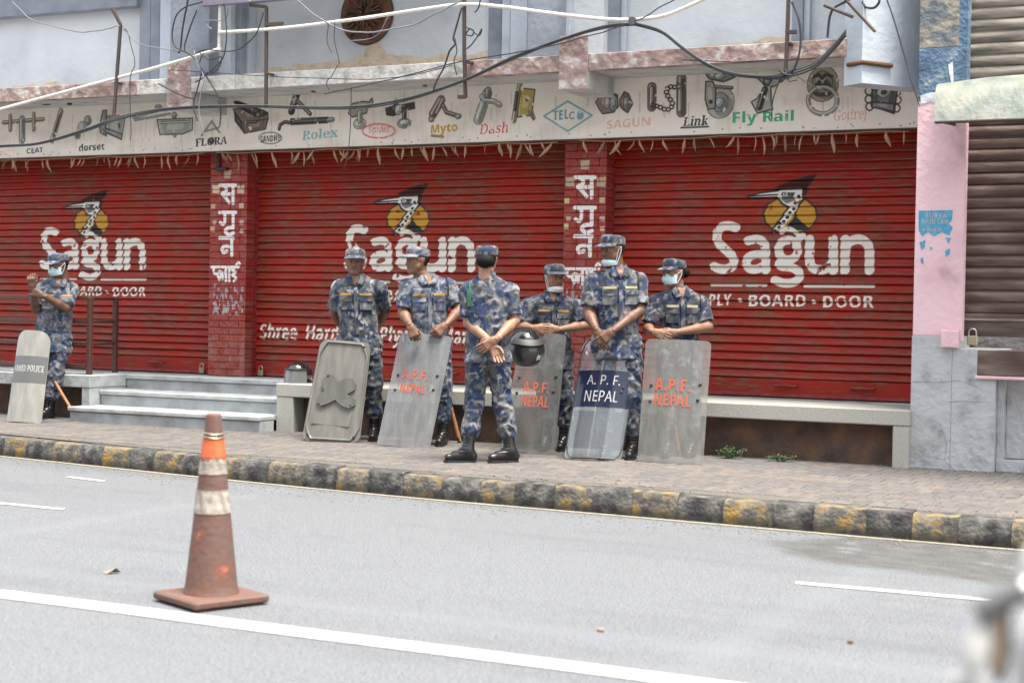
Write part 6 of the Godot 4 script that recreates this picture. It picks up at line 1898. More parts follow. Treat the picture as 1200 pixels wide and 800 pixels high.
func make_hand(curl: float) -> Shape:
	var pr := []
	var zf := Vector3(0, 0, 1)
	for x in [-0.024, -0.008, 0.008, 0.024]: pr.append(cap_(Vector3(x * 0.8, -0.012, 0), Vector3(x * 1.15, -0.088, 0.002), 0.0155, 0.0145, 0.012))
	pr.append(cap_(Vector3(0, 0.03, 0), Vector3(0, -0.02, 0), 0.027, 0.024, 0.02, false, zf, 1.25))
	var lens := [0.060, 0.074, 0.080, 0.070]
	for i in 4:
		var o := Vector3(-0.031 + 0.0207 * i, -0.090 + (0.004 if i == 0 else 0.0), 0.002)
		var L: float = lens[i]
		var a := curl * (0.55 + 0.12 * (3 - i))
		var p1 := o + Vector3((i - 1.5) * 0.002, -cos(a) * L * 0.5, sin(a) * L * 0.5)
		a += curl * 0.75
		var p2 := p1 + Vector3(0, -cos(a) * L * 0.30, sin(a) * L * 0.30)
		a += curl * 0.5
		var p3 := p2 + Vector3(0, -cos(a) * L * 0.24, sin(a) * L * 0.24)
		pr.append(cap_(o, p1, 0.0098, 0.0092, 0.006)); pr.append(cap_(p1, p2, 0.0092, 0.0086, 0.004)); pr.append(cap_(p2, p3, 0.0086, 0.0074, 0.004))
	pr.append(cap_(Vector3(0.018, -0.025, 0.006), Vector3(0.043, -0.055, 0.016), 0.017, 0.0125, 0.010)); pr.append(cap_(Vector3(0.043, -0.055, 0.016), Vector3(0.050, -0.085, 0.024), 0.0115, 0.0102, 0.005)); pr.append(cap_(Vector3(0.050, -0.085, 0.024), Vector3(0.048, -0.106, 0.030), 0.0102, 0.0086, 0.004))
	return field_mesh(pr, 0.004)
func make_head() -> Shape:
	# x to the wearer's left as seen from the front right, y up, z out of the face
	var V := func(x: float, y: float, z: float) -> Vector3: return Vector3(x, y, z)
	var pr := [
		cap_(V.call(0, 0.035, -0.032), V.call(0, 0.035, 0.012), 0.079, 0.074, 0.03),
		cap_(V.call(0, 0.0, 0.0), V.call(0, -0.04, 0.018), 0.072, 0.060, 0.03),
		cap_(V.call(0, -0.045, 0.036), V.call(0, -0.088, 0.058), 0.046, 0.030, 0.03),
		cap_(V.call(-0.045, -0.05, 0.012), V.call(-0.014, -0.094, 0.058), 0.024, 0.019, 0.02), cap_(V.call(0.045, -0.05, 0.012), V.call(0.014, -0.094, 0.058), 0.024, 0.019, 0.02),
		cap_(V.call(-0.034, -0.022, 0.058), V.call(-0.030, -0.040, 0.056), 0.024, 0.022, 0.02), cap_(V.call(0.034, -0.022, 0.058), V.call(0.030, -0.040, 0.056), 0.024, 0.022, 0.02),
		cap_(V.call(-0.036, 0.020, 0.068), V.call(0.036, 0.020, 0.068), 0.016, 0.016, 0.016),
		cap_(V.call(0, 0.012, 0.080), V.call(0, -0.034, 0.100), 0.009, 0.0125, 0.010),
		cap_(V.call(-0.011, -0.038, 0.090), V.call(0.011, -0.038, 0.090), 0.0095, 0.0095, 0.008),
		cap_(V.call(-0.018, -0.060, 0.078), V.call(0.018, -0.060, 0.078), 0.0085, 0.0085, 0.008), cap_(V.call(-0.014, -0.071, 0.077), V.call(0.014, -0.071, 0.077), 0.0085, 0.0085, 0.008),
		cap_(V.call(-0.077, 0.012, -0.008), V.call(-0.074, -0.030, 0.0), 0.019, 0.013, 0.006, false, Vector3.RIGHT, 2.2), cap_(V.call(0.077, 0.012, -0.008), V.call(0.074, -0.030, 0.0), 0.019, 0.013, 0.006, false, Vector3.RIGHT, 2.2),
		cap_(V.call(0, -0.04, -0.022), V.call(0, -0.15, -0.034), 0.056, 0.058, 0.03)]
	return field_mesh(pr, 0.005)
func head_color(p: Vector3, skin: Color, woman: bool) -> Color:
	# hairline, brows, lips; grain on the skin
	var n := noise_b.get_noise_3dv(p * 45.0) * 0.10 + 1.0
	var hair := Color(0.012, 0.011, 0.011)
	if p.y > 0.055 + 0.006 * sin(p.x * 60.0) and p.z > 0.03: return hair
	if p.y > 0.022 and p.z < 0.03: return hair
	if p.z < -0.022 and p.y > (-0.060 if woman else -0.045) and not (absf(p.x) > 0.072 and p.y < 0.03 and p.z > -0.03): return hair
	if p.z < 0.004 and p.z > -0.03 and p.y > -0.005 and absf(p.x) < 0.079 and p.y > 0.016: return hair
	if p.z > 0.05:
		if absf(p.y - 0.0235 - absf(p.x) * 0.04) < 0.0045 and absf(p.x) > 0.012 and absf(p.x) < 0.052: return Color(0.025, 0.018, 0.015)
		if absf(p.y + 0.065) < 0.0105 and absf(p.x) < 0.024 and p.z > 0.074: return Color(skin.r * 0.78, skin.g * 0.52, skin.b * 0.50)
		if not woman and p.y < -0.045 and absf(p.y + 0.052) < 0.005 and absf(p.x) < 0.026: return skin * 0.6
	return Color(skin.r * n, skin.g * n, skin.b * n)
# the point of a shape's skin seen from direction out at sideways x and height y in the frame o, ex, ey
func skin_at(s: Shape, o: Vector3, ex: Vector3, ey: Vector3, out: Vector3, x: float, y: float) -> Vector3:
	var best := -1e9
	var at := o
	for p in s.v:
		var q := p - o
		if absf(q.dot(ex) - x) < 0.018 and absf(q.dot(ey) - y) < 0.018:
			var d := q.dot(out)
			if d > best:
				best = d; at = p
	return o + ex * x + ey * y + out * (best if best > -1e8 else 0.0)
func camo_mat() -> StandardMaterial3D:
	if not mats.has("cloth"):
		var m := StandardMaterial3D.new(); m.vertex_color_use_as_albedo = true; m.roughness = 0.92
		m.normal_enabled = true; m.normal_texture = bump_tex(0.09, 3.0, 300, 512, 3); m.normal_scale = 0.35
		m.uv1_triplanar = true; m.uv1_scale = Vector3.ONE * 3.0
		m.rim_enabled = true; m.rim = 0.25
		mats.cloth = m
		var s := StandardMaterial3D.new(); s.vertex_color_use_as_albedo = true; s.roughness = 0.55; s.subsurf_scatter_enabled = true; s.subsurf_scatter_strength = 0.08
		mats.skin = s
		var bt := mat(Color(0.014, 0.014, 0.015), 0.32); mats.boot = bt
		mats.mask = mat(Color(0.50, 0.66, 0.72), 0.9)
		mats.mask.backlight_enabled = true; mats.mask.backlight = Color(0.3, 0.3, 0.3)
		mats.mask_white = mat(Color(0.70, 0.73, 0.74), 0.9)
		mats.eye_white = mat(Color(0.45, 0.42, 0.40), 0.3); mats.eye_dark = mat(Color(0.012, 0.009, 0.008), 0.15)
		mats.hair = tri_mat(noise_tex(0.1, [0.0, Color(0.005, 0.005, 0.005), 1.0, Color(0.014, 0.013, 0.012)], 301), 0.2, 0.7); mats.hair.metallic_specular = 0.25
		mats.tape_gold = mat(Color(0.30, 0.17, 0.035), 0.8); mats.tape_pale = mat(Color(0.36, 0.33, 0.20), 0.8)
		mats.lanyard_green = mat(Color(0.02, 0.10, 0.06), 0.8); mats.lanyard_dark = mat(Color(0.02, 0.025, 0.03), 0.8)
		mats.watch = mat(Color(0.02, 0.02, 0.02), 0.4)
	return mats.cloth
func plate_on(s: Shape, a: Vector3, ex: Vector3, ey: Vector3, out: Vector3, w: float, h: float, t: float, nx := 5, ny := 3) -> Shape:   # a small piece of cloth that lies on the skin of s
	var rows := []
	for j in ny + 1:
		var row := []
		for i in nx + 1: row.append(Vector2(lerpf(-w / 2, w / 2, i / float(nx)), lerpf(-h / 2, h / 2, j / float(ny))))
		rows.append(row)
	var near := Shape.new()
	for p in s.v:
		var q := p - a
		if absf(q.dot(ex)) < w * 0.5 + 0.03 and absf(q.dot(ey)) < h * 0.5 + 0.03 and q.dot(out) > -0.08: near.v.append(p)
	var top := []
	var low := []
	for row in rows:
		var r0 := []
		var r1 := []
		for q in row:
			var p := skin_at(near, a, ex, ey, out, q.x, q.y)
			r0.append(p + out * t); r1.append(p - out * 0.004)
		top.append(r0); low.append(r1)
	var g := Shape.new()
	g.skin(top, false, false, false, true)
	var rim := []
	var rim_b := []
	for i in nx + 1:
		rim.append(top[0][i]); rim_b.append(low[0][i])
	for j in range(1, ny + 1):
		rim.append(top[j][nx]); rim_b.append(low[j][nx])
	for i in range(nx - 1, -1, -1):
		rim.append(top[ny][i]); rim_b.append(low[ny][i])
	for j in range(ny - 1, 0, -1):
		rim.append(top[j][0]); rim_b.append(low[j][0])
	g.skin([rim, rim_b], true, false, false)
	return g
func officer(S: Dictionary) -> void:
	var cloth := camo_mat()
	var foot := on_pav(S.foot[0], S.foot[1])
	var D := depth_of(foot)
	var J := func(q: Array) -> Vector3: return at_d(q[0], q[1], D - q[2])
	var base := Vector3(foot.x, foot.y, foot.z)
	var mid_foot: Vector3 = (J.call(S.anL) + J.call(S.anR)) / 2
	base = Vector3(mid_foot.x, pav_y(mid_foot.z), mid_foot.z)
	var me := thing("person", S.label, "person", base, "armed police officers")
	var k: float = S.k
	var P := {}
	for n in ["head", "neck", "shL", "shR", "elL", "elR", "wrL", "wrR", "tipL", "tipR", "hipL", "hipR", "knL", "knR", "anL", "anR", "toeL", "toeR"]:
		P[n] = J.call(S[n]) - base
	var right := (cam_basis * Vector3.RIGHT) * Vector3(1, 0, 1)
	right = right.normalized()
	var to_cam := right.cross(Vector3.UP)
	if to_cam.dot(EYE - foot) < 0.0: to_cam = -to_cam
	# ground the feet: lowest toe rests on the pavement
	for side in ["L", "R"]:
		var g := pav_y(P["an" + side].z + base.z) - base.y
		P["an" + side].y = g + 0.085
		P["toe" + side].y = g + 0.038
		var dir: Vector3 = (P["toe" + side] - P["an" + side]) * Vector3(1, 0, 1)
		P["toe" + side] = P["an" + side] * Vector3(1, 0, 1) + dir.normalized() * 0.155 * k + Vector3(0, g + 0.036, 0)
	var X: Vector3 = (P.shR - P.shL).normalized()
	var hipc: Vector3 = (P.hipL + P.hipR) / 2
	var Y: Vector3 = (P.neck - hipc).normalized()
	var Z := X.cross(Y).normalized()
	if Z.dot(to_cam) < 0.0: Z = -Z
	var chest := Z if not S.back else -Z
	# limbs keep a natural length: pull the elbow depth where needed
	var in_l: Vector3 = P.shL + X * 0.035
	var in_r: Vector3 = P.shR - X * 0.035
	# --- shirt ---
	var hem: Vector3 = hipc + Y * (S.hem * k)
	var sw: float = (P.shR - P.shL).length() * 0.5
	var prof := [[0.0, 0.190 * k, 0.148 * k], [0.22, 0.166 * k, 0.124 * k], [0.5, 0.166 * k, 0.128 * k], [0.74, minf(0.182 * k, sw * 0.84), 0.128 * k], [0.88, sw * 0.74, 0.108 * k], [0.95, 0.105 * k, 0.090 * k], [1.0, 0.068 * k, 0.070 * k]]
	var sp := [loft_(hem, P.neck + Y * 0.012, X, prof, 0.03)]
	var elbows := {"L": P.elL, "R": P.elR}
	for side in ["L", "R"]:
		var sh: Vector3 = in_l if side == "L" else in_r
		var el: Vector3 = P["el" + side]
		var dir := (el - sh)
		sp.append(cap_(P.neck - Y * 0.035, sh - Y * 0.008, 0.055 * k, 0.062 * k, 0.04))
		sp.append(cap_(sh - Y * 0.02, sh + dir * 0.80, 0.073 * k, 0.066 * k, 0.035, true))
		sp.append(cap_(sh + dir * 0.66, sh + dir * 0.82, 0.0695 * k, 0.0695 * k, 0.006, true))
	var shirt := field_mesh(sp, 0.0085)
	crumple(shirt, 0.010, Vector3(10, 6.5, 10), S.seed * 3.1)
	shirt.tint(func(p, n): return camo(p, S.pal, S.seed))
	part("shirt", shirt.mesh(), cloth, me)
	# --- trousers ---
	var tp := [cap_(P.hipL + Y * 0.03, P.hipR + Y * 0.03, 0.102 * k, 0.102 * k, 0.04, false, Z, 1.12)]
	for side in ["L", "R"]:
		var hp: Vector3 = P["hip" + side]
		var kn: Vector3 = P["kn" + side]
		var an: Vector3 = P["an" + side]
		var bt := an + (kn - an).normalized() * 0.15
		tp.append(cap_(hp, kn, 0.098 * k, 0.076 * k, 0.03)); tp.append(cap_(kn, bt, 0.076 * k, 0.068 * k, 0.03)); tp.append(cap_(bt + (kn - an) * 0.04, bt, 0.072 * k, 0.066 * k, 0.02))
	var tr := field_mesh(tp, 0.0095)
	crumple(tr, 0.014, Vector3(9, 9, 9), S.seed * 5.7)
	tr.tint(func(p, n): return camo(p * 1.0 + Vector3(7, 0, 3), S.pal2, S.seed + 2.0))
	part("trousers", tr.mesh(), cloth, me)
	# --- boots ---
	for side in ["L", "R"]:
		var kn: Vector3 = P["kn" + side]
		var an: Vector3 = P["an" + side]
		var toe: Vector3 = P["toe" + side]
		var fd := ((toe - an) * Vector3(1, 0, 1)).normalized()
		var gy := toe.y - 0.036
		var heel := Vector3(an.x, gy + 0.045, an.z) - fd * 0.035
		var bp := [cap_(an + (kn - an).normalized() * 0.19, an, 0.053 * k, 0.045 * k, 0.02, false), cap_(heel, toe, 0.037 * k, 0.031 * k, 0.02), cap_(an, an.lerp(toe, 0.6), 0.043 * k, 0.032 * k, 0.03), cap_(heel, Vector3(an.x, an.y, an.z), 0.038 * k, 0.042 * k, 0.02)]
		var boot := field_mesh(bp, 0.009)
		for i in boot.v.size():
			if boot.v[i].y < gy + 0.012: boot.v[i].y = gy + 0.012
			var lace := (boot.v[i] - an).dot(fd)
			if lace > 0.025 and boot.v[i].y > gy + 0.07: boot.v[i] += boot.n[i] * 0.004 * sin(boot.v[i].y * 260.0)
		boot.n.fill(Vector3.ZERO); boot.smooth_from(0)
		var bo := part("boot", boot.mesh(), mats.boot, me)
		var sole := Shape.new()
		var ol := []
		var sd := fd.cross(Vector3.UP)
		for q in [[-0.078, 0.0], [-0.066, 0.030], [-0.02, 0.036], [0.06, 0.038], [0.13, 0.046], [0.18, 0.036], [0.207, 0.0], [0.18, -0.036], [0.13, -0.046], [0.06, -0.038], [-0.02, -0.036], [-0.066, -0.030]]:
			ol.append(Vector3(an.x, gy + 0.001, an.z) + fd * q[0] * k * 0.93 + sd * q[1] * k * 0.88)
		part("sole", poly_plate(ol, Vector3(0, 0.016, 0)).mesh(), mats.black_rubber, bo)
	# --- body: one skin from head to feet, hands and head on finer grids ---
	var bd := [loft_(hem, P.neck, X, [[0.0, 0.15 * k, 0.10 * k], [0.5, 0.14 * k, 0.10 * k], [0.85, 0.14 * k, 0.09 * k], [1.0, 0.05 * k, 0.055 * k]], 0.03), cap_(P.neck - Y * 0.03, P.head - Vector3(0, 0.08, 0) * k, 0.060 * k, 0.054 * k, 0.02)]
	for side in ["L", "R"]:
		var sh: Vector3 = in_l if side == "L" else in_r
		var el: Vector3 = P["el" + side]
		var wr: Vector3 = P["wr" + side]
		bd.append(cap_(sh, el, 0.048 * k, 0.041 * k, 0.02)); bd.append(cap_(el, el.lerp(wr, 0.35), 0.0405 * k, 0.0425 * k, 0.02)); bd.append(cap_(el.lerp(wr, 0.35), wr, 0.0425 * k, 0.0275 * k, 0.02))
		bd.append(cap_(P["hip" + side], P["kn" + side], 0.075 * k, 0.055 * k, 0.02)); bd.append(cap_(P["kn" + side], P["an" + side], 0.052 * k, 0.04 * k, 0.02))
	var body := field_mesh(bd, 0.0115)
	var skin: Color = S.skin
	body.tint(func(p, n): return skin * (1.0 + 0.08 * noise_b.get_noise_3dv(p * 30.0)))
	# head frame
	var yaw := deg_to_rad(S.yaw)
	var hz := (to_cam * cos(yaw) + right * sin(yaw)).normalized()
	var hx := Vector3.UP.cross(hz).normalized()
	var hb := Basis(hx, Vector3.UP, hz) * Basis(Vector3.RIGHT, deg_to_rad(S.nod)) * Basis(Vector3.BACK, deg_to_rad(S.tilt))
	var hk: float = S.hk
	var hxf := Transform3D(hb.scaled(Vector3.ONE * hk) if false else Basis(hb.x * hk, hb.y * hk, hb.z * hk), P.head)
	if head_shape == null: head_shape = make_head()
	var hs := Shape.new()
	hs.v = head_shape.v.duplicate(); hs.n = head_shape.n.duplicate(); hs.idx = head_shape.idx.duplicate()
	hs.tint(func(p, n): return head_color(p, skin * 1.25, S.woman))
	body.join(hs, hxf)
	# hands
	if hand_soft == null:
		hand_soft = make_hand(0.35); hand_grip = make_hand(0.95)
	for side in ["L", "R"]:
		var wr: Vector3 = P["wr" + side]
		var dn: Vector3 = (wr - P["tip" + side]).normalized()       # hand's local up: from fingertips to wrist
		var palm: Vector3 = -to_cam if not S.palm_out.has(side) else to_cam
		palm = (palm - dn * palm.dot(dn)).normalized()
		var hx2 := dn.cross(palm).normalized()
		var src: Shape = hand_grip if S.grip.has(side) else hand_soft
		# thumbs point inwards, to the middle of the body
		var inward := X if side == "L" else -X
		if S.thumb_out: inward = -inward
		if hx2.dot(inward) < 0.0: hx2 = -hx2
		var cp := Shape.new()
		cp.v = src.v.duplicate(); cp.n = src.n.duplicate(); cp.idx = src.idx.duplicate()
		cp.tint(func(p, n): return skin * (0.96 if p.z > 0.01 else 1.0) * (1.0 + 0.10 * noise_b.get_noise_3dv(p * 60.0)))
		body.join(cp, Transform3D(Basis(hx2 * k, dn * k, palm * k), wr - dn * 0.012))
	part("body", body.mesh(), mats.skin, me)
	var H := func(x: float, y: float, z: float) -> Vector3: return hxf * Vector3(x, y, z)
	if not S.back:
		for s in [-1, 1]:
			var e := part("eye", sphere(H.call(s * 0.0315, -0.001, 0.0735), Vector3(0.0145, 0.0075, 0.0115) * hk, 10, 6, hb).mesh(), mats.eye_white, me)
			part("iris", sphere(H.call(s * 0.0315, -0.001, 0.0820), Vector3(0.0078, 0.0072, 0.005) * hk, 8, 6, hb).mesh(), mats.eye_dark, e)
	# --- cap ---
	var rings := []
	for q in [[0.0, 0.036, 1.0], [0.0, 0.054, 1.015], [0.0, 0.074, 1.005], [0.0, 0.090, 0.975], [0.0, 0.100, 0.90], [0.0, 0.105, 0.74], [0.0, 0.107, 0.48], [0.0, 0.107, 0.2]]:
		var ring := []
		for i in 44:
			var a := TAU * i / 44
			var y: float = q[1] + 0.010 * cos(a) + (0.003 * noise_c.get_noise_2d(cos(a) * 4.0 + S.seed, sin(a) * 4.0 + q[1] * 60.0))
			ring.append(H.call(sin(a) * 0.086 * q[2], y, cos(a) * 0.103 * q[2] - 0.008))
		rings.append(ring)
	var capm := Shape.new().skin(rings, true, true, true)
	if capm.n[60].dot(capm.v[60] - P.head) < 0.0:
		capm = Shape.new().skin(rings, true, true, true, true)
	capm.tint(func(p, n): return camo(p * 1.25, S.pal3, S.seed + 5.0))
	var cap_node := part("cap", capm.mesh(), cloth, me)
	var vt := []
	for i in 5:
		var row := []
		for j in 15:
			var a := lerpf(-1.25, 1.25, j / 14.0)
			var ext: float = 0.066 * (i / 4.0) * pow(cos(a * 1.05), 0.6)
			row.append(H.call(sin(a) * (0.088 + ext * 0.35), 0.046 + 0.004 * cos(a) - ext * 0.36 - 0.016 * (1.0 - cos(a)) * (i / 4.0), cos(a) * 0.104 - 0.006 + ext))
		vt.append(row)
	for i in range(4, -1, -1):
		var row := []
		for q in vt[i]: row.append(q - hb.y * 0.004)
		vt.append(row)
	var vis := Shape.new().skin(vt, false, false, false)
	vis.tint(func(p, n): return camo(p * 1.25, S.pal3, S.seed + 5.0))
	part("visor", vis.mesh(), cloth, cap_node)
	# --- hair ---
	if S.woman:
		var bunp: Vector3 = H.call(0.0, -0.005 if not S.back else -0.015, -0.118 if not S.back else -0.085)
		part("hair_bun", sphere(bunp, Vector3(0.048, 0.045, 0.040) * hk if not S.back else Vector3(0.072, 0.055, 0.05) * hk, 16, 10, hb).mesh(), mats.hair, me)
	# --- face mask ---
	if S.mask != "":
		var low: float = -0.100 if S.mask == "on" else -0.130
		var top: float = -0.008 if S.mask == "on" else -0.076
		var rows := []
		for i in 9:
			var t := i / 8.0
			var row := []
			for j in 19:
				var a := lerpf(-1.0, 1.0, j / 18.0)
				var sq := cos(a * 1.35)
				var y := lerpf(low, top, t) + (0.010 * absf(a) * (0.5 - t) * 2.0)
				var bulge := 0.010 + 0.016 * sin(PI * t) * (1.0 - a * a)
				var zz: float = lerpf(0.080, 0.094, sin(PI * clampf(t * 1.1, 0, 1))) if S.mask == "on" else lerpf(0.070, 0.082, t)
				row.append(H.call(sin(a * 1.35) * 0.072 * (0.92 + 0.08 * t), y + 0.0025 * sin(t * 22.0), 0.006 + (zz + bulge - 0.004) * maxf(sq, 0.16) ))
			rows.append(row)
		for i in range(8, -1, -1):
			var row := []
			for q in rows[i]: row.append(q - hb.z * 0.002)
			rows.append(row)
		var mk := part("face_mask", Shape.new().skin(rows, false, false, false).mesh(), mats.mask if S.mask != "chin_white" else mats.mask_white, me)
		for s in [-1, 1]:
			part("ear_loop", Shape.new().tube([H.call(s * 0.069, top - 0.006, 0.026), H.call(s * 0.081, -0.005, 0.012), H.call(s * 0.086, 0.018, -0.012), H.call(s * 0.083, -0.018, -0.014), H.call(s * 0.070, low + 0.012, 0.024)], 0.0022, -1, 5).mesh(), mats.mask_white, mk)
	# --- collar band round the neck, open at the throat ---
	var cb := []
	for q in [[0.070, -0.012], [0.072, 0.010], [0.069, 0.030], [0.064, 0.030], [0.066, 0.008]]:
		var ring := []
		for i in 25:
			var a := lerpf(0.42, TAU - 0.42, i / 24.0)
			ring.append(P.neck + X * sin(a) * q[0] * k + chest * (cos(a) * q[0] * k * 1.02 - 0.008) + Y * (q[1] - 0.012 * cos(a)))
		cb.append(ring)
	var band := Shape.new().skin(cb, false, false, false)
	band.tint(func(p, n): return camo(p, S.pal, S.seed + 8.0))
	part("collar_band", band.mesh(), cloth, me)
	# --- shirt details ---
	var out := chest
	var ey := Y
	if not S.back:
		var nb: Vector3 = P.neck
		# open neck: skin shows in a narrow V between the collar wings
		var vrow := []
		for i in 7:
			var t := i / 6.0
			var row := []
			for j in 5:
				var x := (j / 2.0 - 1.0) * 0.036 * k * (1.0 - t * 0.95)
				row.append(skin_at(shirt, nb, X, ey, out, x, 0.006 - 0.085 * t) + out * 0.004)
			vrow.append(row)
		var vee := Shape.new().skin(vrow, false, false, false)
		vee.tint(func(p, n): return skin * 0.95)
		part("throat", vee.mesh(), mats.skin, me)
		for s in [-1, 1]:
			var rws := []
			for i in 6:
				var t := i / 5.0
				var row := []
				for j in 4:
					var u := j / 3.0
					var x: float = s * lerpf(0.050 * (1.0 - t) + 0.004, 0.086 - 0.030 * t, u) * k
					var y := lerpf(0.014 - 0.080 * t, -0.018 - 0.078 * t + 0.02 * t * t, u)
					row.append(skin_at(shirt, nb, X, ey, out, x, y) + out * (0.010 + 0.004 * sin(PI * u)))
				rws.append(row)
			for i in range(5, -1, -1):
				var row := []
				for q in rws[i]: row.append(q - out * 0.007)
				rws.append(row)
			var wing := Shape.new().skin(rws, false, false, false)
			wing.tint(func(p, n): return camo(p, S.pal, S.seed + 8.0))
			part("collar", wing.mesh(), cloth, me)
		var ch: Vector3 = P.neck - Y * 0.17 * k
		for s in [-1, 1]:
			var pk := plate_on(shirt, ch - Y * 0.060, X, ey, out, 0.105 * k, 0.115, 0.006) if false else plate_on(shirt, ch + X * s * 0.085 * k - Y * 0.062, X, ey, out, 0.105 * k, 0.11, 0.006)
			pk.tint(func(p, n): return camo(p, S.pal, S.seed + 3.0 + s))
			var pn := part("chest_pocket", pk.mesh(), cloth, me)
			var fl := plate_on(shirt, ch + X * s * 0.085 * k - Y * 0.022, X, ey, out, 0.110 * k, 0.045, 0.011)
			fl.tint(func(p, n): return camo(p, S.pal, S.seed + 4.0 + s))
			part("pocket_flap", fl.mesh(), cloth, pn)
			var tp2 := plate_on(shirt, ch + X * s * 0.085 * k + Y * 0.014, X, ey, out, 0.100 * k, 0.019, 0.010)
			part("name_tape", tp2.mesh(), mats.tape_gold if S.tape == "gold" else mats.tape_pale, me)
		var pl := plate_on(shirt, P.neck - Y * 0.30 * k, X, ey, out, 0.030, 0.40 * k, 0.006, 2, 12)
		pl.tint(func(p, n): return camo(p, S.pal, S.seed + 9.0))
		part("placket", pl.mesh(), cloth, me)
	if S.cord != "":
		var sgn := 1.0 if S.cord.ends_with("R") else -1.0
		var sh: Vector3 = in_l if sgn < 0 else in_r
		var face := Z
		var pts := []
		for i in 13:
			var a := TAU * i / 12.0
			var q := sh + X * (-sgn * 0.012 + 0.0) + Y * (-0.075 + 0.125 * cos(a)) + face * (0.0)
			pts.append(sh - X * sgn * 0.015 + (Y * cos(a) * 0.105 + face * sin(a) * 0.098) * k - Y * 0.035)
		part("lanyard", Shape.new().tube(pts, 0.008 if S.cord.begins_with("green") else 0.006, -1, 6, false).mesh(), mats.lanyard_green if S.cord.begins_with("green") else mats.lanyard_dark, me)
		if S.cord.begins_with("green"):
			var gp := plate_on(shirt, sh - X * sgn * 0.01 - Y * 0.06, X, ey, Z, 0.03, 0.13, 0.007)
			part("shoulder_tab", gp.mesh(), mats.lanyard_green, me)
	for w in S.watch:
		var wr: Vector3 = P["wr" + w]
		var d = (P["el" + w] - wr).normalized()
		part("wrist_watch", Shape.new().tube([wr + d * 0.02, wr + d * 0.042], 0.0315 * k, -1, 14).mesh(), mats.watch, me)
